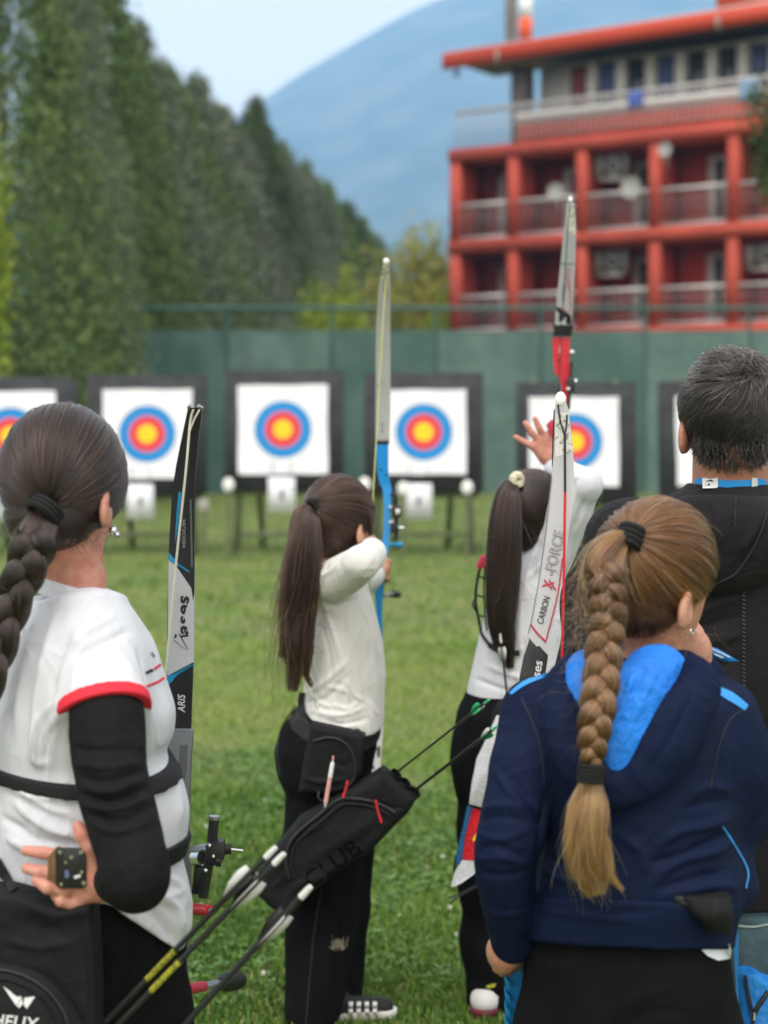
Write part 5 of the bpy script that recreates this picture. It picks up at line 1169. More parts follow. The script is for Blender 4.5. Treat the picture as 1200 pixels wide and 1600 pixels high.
    for k in range(8): MB().box((x0 + (k // 2) * .020, 4.11 - .037, .027 + .016 * (k % 2)), (x0 + (k // 2) * .020 + .011, 4.11 - .023, .038 + .016 * (k % 2))).build('check', 'shoe_white', s)
    shoe(g, P(487, 1590, 4.07)[0], 4.06, rad(70), 'shoe_black', 'shoe_white', .75)
    H = Hair(); tie = P(489, 790, 4.03); NP = ((0, -.030, -.060), (.060, .060, .046)); hd.cap(H, -.05, .0045, .002, .12, [NP]); hd.nape(H, *NP, 1200, .0014, tie); hd.pulled(H, tie, 7500, .0014, -.05, 10, .016, None, .07)
    lock(H, [(488, 792, 4.03, 9), (478, 806, 4.00, 20), (474, 850, 3.985, 27), (471, 910, 3.99, 29), (466, 965, 4.0, 24), (461, 1012, 4.0, 15), (456, 1082, 4.01, 2)], 3800, .0014, .024, 1, None, .6, None, .5, .03)
    lock(H, [(474, 900, 3.985, 10), (478, 960, 3.985, 12), (480, 1010, 3.99, 8), (474, 1060, 4.0, 4)], 500, .0014, .018, 1, None, .6, None, .3); lock(H, [(470, 1000, 4.0, 4), (478, 1050, 4.0, 4), (488, 1074, 4.02, 2)], 90, .0008, .008); lock(H, [(455, 920, 3.99, 12), (449, 990, 4.0, 8), (441, 1030, 4.01, 3)], 350, .0014, .016, 1, None, .6, None, .3)
    lock(H, [(572, 790, 4.07, 4), (578, 815, 4.07, 5), (577, 838, 4.08, 3)], 200, .0007, .006)
    wisps(H, 540, 760, 4.06, 22, 6, 60, .03, .6, .0006); wisps(H, 462, 960, 4.0, 22, 70, 130, .05, .5, .0007); wisps(H, 505, 880, 4.06, 8, 8, 30, .03, .4, .0006)
    H.build('hair', 'hair_brown', g); ring_tie('hair_tie', P(493, 787, 4.045), P(483, 795, 4.015), .0165, 'elastic_black', g, 3, .0042)
    # hip belt
    cloth('belt', [loft([(1060, 474, 602, Y, .107)] + lr, 0, .006), plane3((466, 1118, 4.13), (597, 1150, 4.13), (538, 1172, 4.02), True), plane3((466, 1098, 4.13), (597, 1129, 4.13), (538, 1150, 4.02), False)], 'black_strap', g, .0045)
    strip('hanging_strap', ['B_top', 'B_pants'], [(473, 1082), (471, 1100), (476, 1124), (484, 1142)], 11, 'black_strap', g, .004)
    # ---- quiver
    q = thing('quiver', 'black hip quiver with CLUB lettering and red zip pulls on the girl with blue bow', 'quiver', P(420, 1425, 3.98), 'hip quivers')
    yd = (np.array((0, 1.0, 0)), 2.1)
    cloth('tube_bag', [poly([(600, 1198), (652, 1244), (640, 1264), (578, 1328), (520, 1364), (446, 1428), (420, 1412), (402, 1394), (402, 1366), (430, 1322), (470, 1274), (532, 1240)], 3.955, .042, .022)], 'black_nylon', q, .0042,
          [([(455, 1330), (470, 1300), (520, 1260)], 5, -.004), ([(450, 1400), (470, 1380), (500, 1370)], 6, .003), ([(575, 1250), (610, 1262), (635, 1262)], 5, -.003), ([(440, 1350), (448, 1400)], 6, -.004), ([(470, 1300), (500, 1290), (520, 1268)], 4, .003), ([(480, 1345), (540, 1310), (600, 1270)], 14, .004), ([(420, 1390), (440, 1375), (450, 1360)], 6, .003)], 'B_bag', noise=.0022, nf=(11, 11, 11))
    cord('zip', 'B_bag', [(617, 1270), (590, 1255), (560, 1248), (530, 1250), (500, 1272), (470, 1296), (452, 1318), (447, 1345), (452, 1372)], 3.0, 'zip_dark', q); cord('zip_edge', 'B_bag', [(610, 1274), (585, 1262), (555, 1256), (532, 1259), (505, 1281), (478, 1303), (460, 1324), (455, 1350), (459, 1372)], 2.0, 'black_strap', q)
    text('lettering', 'B_bag', 'CLUB', (486, 1390), (.80, -.60), 38, 'club_print', q, .0012, 0, .0, 1.05, 1.05)
    cloth('pouch', [poly([(486, 1126), (572, 1146), (566, 1200), (552, 1232), (520, 1238), (466, 1236), (474, 1190), (482, 1150)], 3.985, .034, .014)], 'black_nylon', q, .0042, [([(475, 1215), (500, 1222), (540, 1218)], 5, .004), ([(490, 1160), (500, 1200)], 6, .002), ([(520, 1190), (540, 1200)], 5, -.003)], 'B_pouch', noise=.0016, nf=(14, 14, 14))
    cord('pouch_zip', 'B_pouch', [(490, 1158), (515, 1152), (540, 1162), (553, 1185), (553, 1215), (540, 1232)], 2.4, 'zip_dark', q); MB().tube([P(545, 1212, 3.93), P(552, 1196, 3.925), P(557, 1190, 3.925)], .002, 6).build('zip_cord', 'black_strap', q, True)
    for a in ([(543, 1220), (541, 1232), (536, 1246)], [(587, 1250), (590, 1266), (596, 1285)]):
        MB().tube([P(x, y, 3.885 if a[0][0] > 560 else 3.90) for x, y in a], [.0030, .0026, .0034], 8).build('zip_pull', 'zip_red', q, True)
    MB().tube([P(498, 1236, 3.94), P(497, 1246, 3.935), P(502, 1252, 3.935), P(508, 1248, 3.935), P(509, 1238, 3.94)], .0024, 6).build('ring', 'blackmetal', q, True)
    MB().prism(*pxpoly([(540, 1142), (560, 1138), (569, 1146), (564, 1152), (545, 1151)], 3.985, .012)).build('buckle', 'blackmetal', q, False, .001)
    for k, (x, y) in enumerate(((616, 1212), (631, 1226), (645, 1240))):
        a, b = P(x - 8, y + 8, 3.955), P(x + 4, y - 3, 3.945); MB().tube([a, b], .0155, 12, False).build('arrow_tube', 'black_nylon', q, True); MB().tube([b - (b - a) * .12, b], .0168, 12, False).build('tube_rim', 'zip_dark', q, True)
    p = thing('pen', 'pink and white pen tucked into the black pouch', 'pen', P(508, 1262, 3.905)); a, b = P(509, 1254, 3.905), P(520, 1190, 3.905); d = (b - a)
    MB().tube([a, a + d * .62], .0052, 10).build('barrel', 'pen_pink', p, True); MB().tube([a + d * .62, a + d * .95, b], [.0054, .005, .0025], 10).build('upper_barrel', 'pen_white', p, True); MB().tube([b, P(520.6, 1181, 3.905)], .0022, 8).build('push_button', 'pen_pink', p, True); MB().tube([a, P(508, 1262, 3.905)], [.0045, .001], 8).build('tip', 'nock_white', p, True)
girl_middle()
arrow('green fletched arrow, upper of the two sticking out of the CLUB quiver', P(618, 1208, 3.95), P(757, 1099, 3.62), .0027, 'carbon_black', ('vane_green', 'vane_white', 'vane_green'), 'nock_green', 'arrows in the quivers', None, .045, .010, 1.0, .016)
arrow('green fletched arrow, lower of the two sticking out of the CLUB quiver', P(648, 1235, 3.95), P(770, 1140, 3.62), .0036, 'carbon_black', ('vane_green', 'vane_green', 'vane_white'), 'nock_green', 'arrows in the quivers', (.11, .30, 'print_black'), .045, .010, .4, .016)

def bow_blue():
    b = thing('recurve_bow', 'blue recurve bow with pale grey limbs drawn by the girl in the middle', 'bow', (P(595, 1000, 4.7)[0], 4.7, .4), 'recurve bows')
    lo = slat([(411, 599, 608, 4.42), (420, 597, 609, 4.43), (450, 591.5, 610, 4.46), (500, 588, 610, 4.52), (560, 587, 610, 4.58), (640, 587, 610, 4.64), (690, 587, 608.5, 4.67)], .007, 'limb', 'limb_pale', b); key_of(lo, 'limbB')
    patch('worn_tip', 'limbB', [(597.5, 415), (608, 415), (609, 436), (594.5, 436)], 'limb_worn', b, .0008); MB().sphere(P(603.5, 408, 4.42), .0085, 10, (1, .6, 1)).build('tip_nock', 'marker_white', b, True)
    strip('scratch', 'limbB', [(603, 428), (601, 440), (600, 460)], 2, 'print_black', b, .001); strip('scratch', 'limbB', [(606, 450), (606, 470)], 1, 'timber_tan', b, .001); text('lettering', 'limbB', 'W 62', (600, 676), (0, -1), 7, 'print_grey', b, .001)
    for x, y in ((593, 592), (595, 598), (590, 602)): patch('chip', 'limbB', [(x, y), (x + 2, y - 1), (x + 2, y + 2), (x, y + 2)], 'print_black', b, .001)
    MB().prism(*pxpoly([(588, 688), (608, 688), (608, 694), (588, 694)], 4.665, .02)).build('limb_bolt_cap', 'blackmetal', b)
    # riser: bent cut-out bar from the limb pocket to below the grip
    rr = [(693, 588, 607, 4.67), (735, 589, 607, 4.675), (750, 592, 609, 4.68), (765, 598, 612, 4.68), (790, 600, 611, 4.675), (830, 599.5, 609, 4.67), (850, 597, 607.5, 4.665), (866, 591, 606, 4.66), (880, 588, 603, 4.66), (930, 586, 598, 4.66), (960, 588, 597, 4.665), (1010, 585, 598, 4.67), (1060, 582, 601, 4.675)]
    MB().tube([P((x0 + x1) / 2, y, YY + .006) for y, x0, x1, YY in rr[7:10]], [.016, .015, .014], 10).build('grip', 'grip_grey', b, True)
    r = slat(rr, .028, 'riser', 'riser_blue', b); key_of(r, 'riserB')
    for x, y in ((595, 734), (603, 742)): patch('screw_hole', 'riserB', [(x - 1.5, y - 1.5), (x + 1.5, y - 1.5), (x + 1.5, y + 1.5), (x - 1.5, y + 1.5)], 'print_black', b, .001)
    patch('shelf_band', 'riserB', [(590, 864), (605, 864), (604.5, 869), (589.5, 869)], 'print_black', b, .001)
    ll = slat([(1061, 583, 601, 4.675), (1130, 577, 599, 4.64), (1215, 572, 593, 4.58), (1290, 567, 582, 4.50), (1342, 566, 573, 4.44)], .007, 'lower_limb', 'limb_pale', b); key_of(ll, 'limbBl')
    for pl in ([(588, 1168), (594, 1165), (595, 1188), (590, 1184)], [(579, 1190), (586, 1199), (582, 1203)], [(584, 1148), (590, 1155), (584, 1160)], [(585, 1205), (591, 1212), (586, 1216)]): patch('black_print', 'limbBl', pl, 'print_black', b, .0012)
    nk = P(579, 846, 4.18)
    MB().tube([P(603.5, 412, 4.412), P(602, 440, 4.435), nk], [.0014, .0016, .0017], 6).build('bowstring', 'string_yellow', b, True); MB().tube([nk, P(569, 1340, 4.43)], .0017, 6).build('bowstring', 'string_yellow', b, True)
    Ys = 4.66
    MB().tube([P(611, 770, Ys), P(618, 775, Ys), P(620, 800, Ys), P(619, 842, Ys)], .0055, 8).build('sight_bar', 'blackmetal', b, True)
    MB().prism(*pxpoly([(612, 790), (626, 790), (627, 808), (612, 806)], Ys - .02, .02)).build('sight_block', 'blackmetal', b, False, .0015); MB().prism(*pxpoly([(618, 795), (625, 795), (625, 804), (618, 804)], Ys - .034, .006)).build('bright_plate', 'nock_white', b)
    MB().tube([P(608, 793, Ys), P(618, 793, Ys)], .006, 8).build('mount', 'steel', b, True); MB().tube([P(608, 817, Ys), P(616, 815, Ys)], .006, 8).build('mount', 'steel', b, True)
    MB().prism(*pxpoly([(610, 817), (622, 817), (623, 832), (610, 833)], Ys - .015, .018)).build('lower_block', 'blackmetal', b, False, .0015); MB().tube([P(622, 825, Ys), P(631, 825, Ys)], .005, 8).build('knob', 'silver', b, True)
    MB().tube([P(607, 851, Ys), P(622, 850, Ys)], .0052, 8).build('plunger', 'teal_blue', b, True); MB().tube([P(620, 851, Ys), P(629, 851, Ys)], .0085, 10).build('plunger_knob', 'teal_blue', b, True)
    MB().tube(catmull([P(600, 932, 4.68), P(608, 928, 4.80), P(615, 927, 4.95)], 5), .0045, 8).build('stabilizer', 'steel', b, True); MB().tube([P(613, 928, 4.93), P(622, 929, 5.02)], .011, 12).build('stabilizer_weight', 'matte_black', b, True)
    MB().tube(catmull([P(579, 772, 4.67), P(583, 800, 4.55), P(583, 830, 4.45)], 5), .0022, 6).build('clicker', 'blackmetal', b, True)
bow_blue()

# ================================================================== GIRL AT THE RIGHT, RAISING THE RED BOW
def girl_right():
    Y = 4.18; g = thing('person', 'girl with a dark ponytail and cream scrunchie raising her arms with the red bow', 'person', (P(800, 1000, Y)[0], Y, 0), 'people on the archery field')
    hd = Head(832, 794, 4.17, .97, -28, 8, 0, .010, -.04); neck = P(836, 852, 4.18)
    rows = [(842, 818, 872, Y, .05), (868, 795, 885, Y, .08), (915, 768, 893, Y, .10), (980, 752, 895, Y, .106), (1040, 739, 890, Y, .106), (1072, 731, 886, Y, .11), (1094, 728, 882, Y, .112)]
    hand = [chain([(863, 728, 4.30, .019), (856, 712, 4.29, .021)], .01), cone(P(856, 708, 4.288), P(838, 692, 4.28), .016, .012, .01), cone(P(860, 705, 4.288), P(846, 684, 4.28), .016, .013, .01), cone(P(864, 704, 4.288), P(858, 680, 4.28), .015, .013, .01), cone(P(850, 716, 4.288), P(836, 700, 4.28), .014, .011, .01),
            chain([(840, 703, 4.28, .0095), (826, 694, 4.272, .0085), (806, 683, 4.272, .0066)], .002), chain([(843, 692, 4.28, .0095), (831, 676, 4.27, .0085), (821, 661, 4.268, .0066)], .002), chain([(850, 685, 4.28, .0095), (842, 668, 4.27, .0085), (836, 654, 4.268, .0066)], .002),
            chain([(858, 682, 4.28, .0095), (862, 668, 4.27, .0085), (872, 668, 4.29, .007)], .002), chain([(864, 700, 4.28, .011), (874, 688, 4.27, .009), (878, 676, 4.275, .007)], .003)]
    V1, F1 = bodyvol([hd.prims(neck, .042, P(838, 880, Y)), loft(rows[1:], .02, -.014), chain([(868, 858, 4.12, .042), (916, 754, 4.05, .030), (866, 734, 4.28, .021)], .02), chain([(812, 858, 4.26, .042), (850, 760, 4.5, .030), (872, 700, 4.72, .022)], .02),
                  leg(765, 1200, Y, .075, (P(762, 1590, Y)[0], Y), .042), leg(815, 1200, Y + .05, .075, (P(820, 1590, Y)[0], Y + .12), .042)], .0068)
    V2, F2 = vol(hand, .002)
    hl = [ell(P(874, 690, 4.745), (.022, .026, .030), None, .012)] + [chain([(880, 684 + 8 * k, 4.735, .0095), (885, 686 + 8 * k, 4.76, .0088), (878, 687 + 8 * k, 4.785, .008)], .003) for k in range(4)]
    V3, F3 = vol(hl, .003)
    link('body', mk('body', np.concatenate((V1, V2, V3)), [F1, F2 + len(V1), F3 + len(V1) + len(V2)]), 'skin_pink', g); hd.eyes(g)
    fl = [([(842, 850), (826, 890), (818, 930)], 5, .003), ([(850, 840), (838, 870), (830, 900)], 4, -.003), ([(825, 905), (838, 890), (845, 880)], 4, .003), ([(760, 1040), (800, 1055), (815, 1060)], 6, .003), ([(740, 1060), (780, 1075), (810, 1082)], 5, -.003), ([(815, 940), (812, 990), (816, 1030)], 5, .002), ([(900, 770), (890, 800), (875, 830)], 5, .003), ([(915, 775), (905, 805), (895, 830)], 5, -.003), ([(905, 745), (898, 755), (893, 768)], 3, -.003), ([(900, 742), (893, 750), (889, 760)], 3, .003)]
    cloth('top', [loft(rows, .03), chain([(862, 866, 4.13, .057), (890, 800, 4.09, .048), (915, 757, 4.05, .041)], .03), chain([(915, 757, 4.05, .041), (884, 740, 4.18, .034), (867, 734, 4.27, .028)], .012), chain([(812, 862, 4.26, .05), (850, 762, 4.5, .036), (868, 712, 4.68, .03)], .02), clip((0, 0, P(0, 1092, Y)[2]), (0, 0, -1))], 'white_cotton', g, .0046, fl, 'C_top', noise=.0008, nf=(6, 6, 4), gain=2.0)
    lr = [(1080, 730, 880, Y, .11), (1110, 714, 872, Y, .125), (1150, 709, 866, Y, .13), (1200, 714, 860, Y, .125), (1235, 722, 852, Y, .105), (1260, 745, 835, Y, .06)]
    cloth('trousers', [loft(lr, .02), chain([(763, 1190, 4.17, .088), (768, 1300, 4.17, .076), (764, 1380, 4.17, .068), (762, 1470, 4.17, .061), (764, 1590, 4.17, .054)], .05), chain([(812, 1200, 4.22, .085), (820, 1400, 4.24, .065), (822, 1575, 4.24, .052)], .05), clip((0, 0, .022), (0, 0, -1))], 'black_cloth', g, .0068, [([(740, 1300), (745, 1400), (742, 1500)], 5, .003), ([(735, 1540), (790, 1545)], 4, .004), ([(735, 1552), (790, 1560)], 3, -.004)], 'C_pants', noise=.0025, nf=(9, 9, 5))
    patch('ankle_print', 'C_pants', [(758, 1541), (768, 1537), (776, 1536), (773, 1542), (764, 1545)], 'wrap_yellow', g, .001)
    s = shoe(g, P(764, 1595, 4.16)[0], 4.17, rad(70), 'shoe_white', 'shoe_burgundy', .82)
    shoe(g, P(820, 1595, 4.28)[0], 4.25, rad(70), 'shoe_white', 'shoe_burgundy', .82)
    H = Hair(); tie = P(802, 756, 4.08); NP = ((0, -.030, -.060), (.062, .062, .050)); hd.cap(H, -.05, .0045, .002, .12, [NP]); hd.nape(H, *NP, 1200, .0014, tie); hd.pulled(H, tie, 7000, .0014, -.05, 10, .008)
    lock(H, [(804, 757, 4.08, 10), (794, 772, 4.06, 20), (789, 820, 4.05, 25), (787, 890, 4.055, 26), (785, 960, 4.06, 23), (789, 1005, 4.065, 16), (797, 1045, 4.07, 4)], 3600, .0014, .010, 1, None, .6, None, .3); lock(H, [(776, 900, 4.05, 8), (772, 970, 4.06, 7), (776, 1010, 4.07, 3)], 260, .0014, .010, 1, None, .6, None, .3)
    wisps(H, 785, 900, 4.06, 20, 70, 90, .05, .5, .0007); wisps(H, 835, 742, 4.1, 18, 5, 40, .03, .6, .0006)
    H.build('hair', 'hair_black_brown', g)
    m = MB(); r_ = random.Random(3)
    for k in range(44):
        a = 6.283 * k / 22; c = P(808, 751, 4.085); m.sphere(c + A3((math.cos(a) * .011, math.cos(a) * .010 + (k // 22) * .010 - .004, math.sin(a) * .012 + .002)), .0070 + .004 * r_.random(), 6)
    m.build('scrunchie', 'scrunchie', g, True)
    mb = MB(); c = P(860, 721, 4.296); t = np.linspace(0, 6.283, 21); mb.tube(c + .0225 * np.stack((np.cos(t), np.sin(t), .35 * np.cos(t)), 1), .0016, 6, False); mb.build('bracelet', 'silver', g, True)
    # chest guard, black mesh with red corner
    for pts, w in (([(755, 872), (747, 900), (743, 935), (748, 968), (754, 990), (766, 1008)], 5), ([(743, 935), (739, 945), (746, 958)], 4), ([(766, 1008), (785, 1018), (812, 1020)], 9), ([(758, 880), (756, 930), (762, 985)], 3), ([(748, 900), (760, 905)], 3), ([(745, 930), (758, 934)], 3), ([(748, 962), (760, 964)], 3)):
        cc = catmull(pts, 5); q = []
        for p in cc: h_ = on('C_top', p[0], p[1], .004); q.append(h_ if h_ is not None else P(p[0], p[1], 4.16))
        MB().tube(np.array(q), M(w / 2, 4.1), 6).build('chest_guard_strap', 'black_strap', g, True)
    MB().prism([P(x, y, 4.14) for x, y in ((751, 869), (762, 866), (762, 882), (748, 890), (744, 884))], A3((0, -.012, 0)), A3((0, .012, 0))).build('chest_guard_corner', 'print_red', g, False, .002)
    t = thing('finger_tab', 'red finger tab on the raised hand of the girl with the red bow', 'finger tab', P(862, 676, 4.26)); MB().prism([P(x, y, 4.262) for x, y in ((853, 664), (862, 655), (873, 660), (872, 680), (862, 682))], A3((0, -.004, 0)), A3((0, .004, 0))).build('leather', 'print_red', t, False, .001); MB().prism([P(x, y, 4.256) for x, y in ((868, 662), (875, 664), (874, 678), (867, 678))], A3((0, -.003, 0)), A3((0, .003, 0))).build('plate', 'blackmetal', t)
    q = thing('quiver', 'black belt quiver half hidden behind the navy jacket, its towel hanging below', 'quiver', P(790, 1200, 4.06), 'hip quivers'); cloth('bag', [chain([(800, 1120, 4.05, .05), (785, 1200, 4.04, .05), (772, 1260, 4.05, .04)], .02, (np.array((0, 1.0, 0)), 1.6))], 'black_nylon', q, .006, None, None, noise=.002, nf=(11, 11, 11)); MB().tube([P(800, 1095, 4.05), P(796, 1120, 4.05)], .016, 10).build('arrow_tube', 'black_nylon', q, True)
    arrow('arrow with a pale olive vane hanging below the dark ponytail', P(795, 1110, 4.04), P(783, 1004, 4.03), .0028, 'carbon_black', ('vane_grey', 'vane_grey', 'vane_white'), 'nock_white', 'arrows in the quivers', None, .040, .009, .5, .012)
    # towel with ring colours, folded over and hanging
    tw = thing('towel', 'white towel woven with blue, red and yellow target rings hanging by the navy sleeve', 'towel', P(735, 1375, 3.98))
    def sheet(name, poly, Yc, m, th=.010):
        V = []
        mb = MB().prism([P(x, y, Yc + .012 * math.sin(x * .11 + y * .05)) for x, y in poly], A3((0, -th / 2, 0)), A3((0, th / 2, 0))); return mb.build(name, m, tw, False, .002)
    sheet('upper_fold', [(776, 1118), (800, 1120), (800, 1290), (757, 1262), (733, 1256), (737, 1225), (745, 1185), (762, 1150)], 3.985, 'towel_white')
    sheet('red_ring', [(738, 1262), (800, 1285), (800, 1345), (745, 1345), (722, 1342), (728, 1300)], 4.0, 'towel_red'); sheet('yellow_centre', [(748, 1283), (765, 1278), (780, 1300), (750, 1310), (738, 1316), (740, 1300)], 3.993, 'towel_yellow', .006)
    sheet('blue_ring', [(731, 1258), (739, 1262), (728, 1302), (722, 1342), (712, 1356), (714, 1330), (724, 1290)], 4.002, 'towel_blue'); sheet('black_ring', [(714, 1332), (713, 1356), (707, 1366), (710, 1342)], 4.006, 'towel_black', .008); sheet('lower_border', [(722, 1344), (746, 1346), (800, 1350), (800, 1362), (745, 1362), (720, 1380), (704, 1386), (711, 1362)], 3.998, 'towel_white')
girl_right()

def bow_red():
    b = thing('recurve_bow', 'red recurve bow with pale grey limbs raised above the ponytailed girl at the right', 'bow', (P(870, 900, 4.77)[0], 4.77, .9), 'recurve bows')
    lo = slat([(313, 889, 894, 4.66), (320, 886, 898, 4.665), (360, 881, 900, 4.68), (400, 877, 899, 4.70), (440, 873, 897, 4.72), (480, 869, 895, 4.74), (508, 867, 893, 4.75)], .007, 'limb', 'limb_silver', b); key_of(lo, 'limbC')
    patch('worn_tip', 'limbC', [(887, 318), (897, 318), (899.5, 366), (880.5, 366)], 'limb_worn', b, .0007); MB().sphere(P(891.5, 312, 4.66), .009, 8, (.7, .5, 1.1)).build('tip_nock', 'marker_white', b, True); MB().tube([P(884, 321, 4.655), P(901, 321, 4.655)], .0012, 5).build('nock_pin', 'silver', b)
    patch('black_base', 'limbC', [(869.5, 478), (892, 493), (893, 507), (867, 507)], 'carbon_black', b, .0007); strip('red_line', 'limbC', [(890, 440), (891, 470), (890, 488), (876, 480)], 1.2, 'print_red', b, .001)
    strip('cross_line', 'limbC', [(876, 412), (897, 412)], 1, 'print_black', b, .001)
    text('lettering', 'limbC', 'X-FORCE', (889, 452), (.06, -1), 8.5, 'print_red', b, .001, .15, 0, .95); text('lettering', 'limbC', 'CARBON', (882, 472), (.06, -1), 6.5, 'print_black', b, .001, .1, 0, 1); text('lettering', 'limbC', 'ases', (884, 508), (.06, -1), 7, 'print_white', b, .0014, .1, .01, 1); patch('wing_logo', 'limbC', [(874, 505), (880, 500), (884, 507)], 'print_white', b, .0014)
    MB().prism(*pxpoly([(868, 488), (893, 496), (892, 505), (895, 512), (892, 525), (864, 525), (866, 515), (864, 508), (868, 500)], 4.765, .028)).build('limb_pocket', 'matte_black', b, False, .002)
    rr = [(527, 863, 890, 4.775), (560, 864, 889, 4.775), (580, 865.5, 888.5, 4.775), (588, 871, 888.5, 4.775), (600, 877, 888.5, 4.775), (622, 879, 887, 4.775), (660, 874, 884, 4.775), (690, 868, 882, 4.775), (730, 864, 878, 4.775), (790, 858, 876, 4.775), (860, 850, 872, 4.775)]
    r = slat(rr, .028, 'riser', 'riser_red', b); key_of(r, 'riserC')
    strip('scratch', 'riserC', [(875, 540), (874, 552)], 1, 'print_white', b, .001); patch('screw_hole', 'riserC', [(871, 561), (875, 561), (875, 565), (871, 565)], 'print_black', b, .001); MB().sphere(P(893.5, 551, 4.75), .009, 8).build('limb_bolt', 'silver', b, True)
    slat([(861, 850, 872, 4.775), (960, 846, 868, 4.74), (1060, 846, 862, 4.68), (1090, 850, 858, 4.64)], .007, 'lower_limb', 'limb_silver', b)
    MB().tube([P(893, 566, 4.74), P(892, 585, 4.74), P(888, 640, 4.73)], .0052, 8).build('sight_bar', 'blackmetal', b, True); MB().prism(*pxpoly([(885, 590), (898, 592), (897, 612), (886, 614)], 4.72, .02)).build('sight_block', 'blackmetal', b, False, .0015); MB().tube([P(896, 596, 4.72), P(901, 596, 4.72)], .008, 8).build('knob', 'silver', b, True); MB().sphere(P(888, 608, 4.705), .007, 8).build('screw', 'silver', b, True)
    MB().tube([P(891, 316, 4.655), P(887, 360, 4.66), P(877, 520, 4.66), P(868, 700, 4.66), P(862, 880, 4.66), P(854, 1088, 4.63)], .0016, 6).build('bowstring', 'string_dark', b, True)
bow_red()

# ================================================================== MAN WITH GREY HAIR
def man():
    Y = 2.98; g = thing('person', 'grey-haired man in a black hooded jacket and jeans with a blue lanyard, seen from behind', 'person', (P(1140, 1000, Y)[0], Y, 0), 'people on the archery field')
    hd = Head(1141, 638, 2.96, 1.07, -4, 0, 0, .007, -.045); neck = P(1141, 745, 2.97)
    rows = [(756, 1085, 1198, Y, .07), (775, 1040, 1240, Y, .10), (800, 1000, 1285, Y, .12), (840, 972, 1315, Y, .138), (900, 945, 1340, Y, .148), (980, 935, 1350, Y, .152), (1080, 930, 1352, Y, .155), (1200, 935, 1345, Y, .155), (1300, 938, 1340, Y, .155), (1390, 940, 1335, Y, .155)]
    V1, F1 = bodyvol([hd.prims(neck, .056, P(1141, 790, Y)), loft(rows[1:], .02, -.02), chain([(975, 850, Y, .05), (935, 1080, Y, .045), (960, 1300, 2.93, .04)], .02), chain([(1310, 850, Y, .05), (1345, 1080, Y, .045), (1330, 1300, 2.93, .04)], .02),
                  ell(P(962, 1345, 2.92), (.03, .04, .05), None, .02), ell(P(1328, 1345, 2.92), (.03, .04, .05), None, .02), leg(1060, 1400, Y, .085, (P(1060, 1400, Y)[0], Y), .05), leg(1230, 1400, Y, .085, (P(1230, 1400, Y)[0], Y), .05)], .008)
    for sx in (962, 1328):
        for k in range(4):
            v, f = vol(chain([(sx - 18 + k * 11, 1375, 2.915, .010), (sx - 16 + k * 10, 1405, 2.905, .009), (sx - 12 + k * 8, 1425, 2.925, .008)], .003), .003); F1 = np.concatenate((F1, f + len(V1))); V1 = np.concatenate((V1, v))
        v, f = vol(chain([(sx + 22, 1350, 2.90, .012), (sx + 26, 1378, 2.885, .010)], .003), .003); F1 = np.concatenate((F1, f + len(V1))); V1 = np.concatenate((V1, v))
    link('body', mk('body', V1, F1), 'skin_tan', g); hd.eyes(g)
    fl = [([(940, 850), (915, 900), (905, 950)], 10, .004), ([(1090, 960), (1130, 940), (1160, 935)], 9, .006), ([(1080, 985), (1130, 970), (1160, 962)], 7, -.006), ([(1085, 1010), (1125, 1000), (1160, 990)], 8, .006), ([(1110, 1045), (1160, 1030)], 8, -.005), ([(1115, 1075), (1160, 1060)], 9, .005), ([(960, 960), (930, 1000), (920, 1060)], 10, .005), ([(1080, 940), (1110, 915), (1150, 900)], 6, -.006)]
    cloth('jacket', [loft(rows, .03), chain([(985, 850, 2.97, .085), (950, 940, 2.97, .072), (935, 1060, 2.96, .066), (955, 1290, 2.92, .05)], .05), chain([(1300, 850, 2.97, .085), (1340, 1060, 2.96, .068), (1330, 1290, 2.92, .05)], .05)], 'anthracite', g, .0068, fl, 'D_jacket', noise=.003, nf=(8, 8, 6), ridge=.0016, rf=(11, 11, 8))
    # hood lying on the back
    cloth('hood', [chain([(1035, 815, 2.94, .040), (1080, 819, 2.865, .038), (1140, 820, 2.85, .036), (1200, 819, 2.865, .038), (1245, 818, 2.94, .040)], .04), ell(P(1120, 862, 2.845), (.125, .046, .075), None, .05), ell(P(1060, 848, 2.87), (.075, .05, .048), None, .04), ell(P(1185, 848, 2.87), (.075, .05, .048), None, .04), cone(P(1141, 735, 2.955), P(1141, 790, 2.955), .064, .068, .015, None, 'sub')], 'anthracite', g, .005,
          [([(1080, 790), (1090, 820), (1085, 850)], 8, -.006), ([(1150, 775), (1150, 810), (1140, 840)], 4, -.004), ([(1040, 790), (1060, 810), (1060, 840)], 8, .005), ([(1195, 790), (1180, 830), (1150, 870)], 8, .006), ([(1100, 775), (1120, 800), (1120, 850)], 8, .004)], 'D_hood', noise=.003, nf=(10, 10, 10), ridge=.002, rf=(12, 12, 10))
    strip('hood_seam', ['D_hood', 'D_jacket'], [(1198, 800), (1180, 850), (1150, 895), (1120, 912), (1085, 945)], 3, 'print_black', g, .002); strip('hood_seam', 'D_hood', [(1150, 775), (1149, 800), (1148, 822)], 2, 'print_black', g, .0015)
    for k in range(30):
        y = 905 + k * 6.3; strip('stitch', 'D_jacket', [(1160, y), (1164, y + 2)], 1.6, 'grip_grey', g, .002, 1)
    cloth('lanyard', [cone(P(1141, 725, 2.962), P(1141, 790, 2.972), .0615, .070, 0), plane3((1085, 764, 2.91), (1195, 764, 2.91), (1141, 752, 3.0), True), plane3((1085, 746, 2.91), (1195, 742, 2.91), (1141, 736, 3.0), False)], 'lanyard_blue', g, .0028, None, 'D_lan')
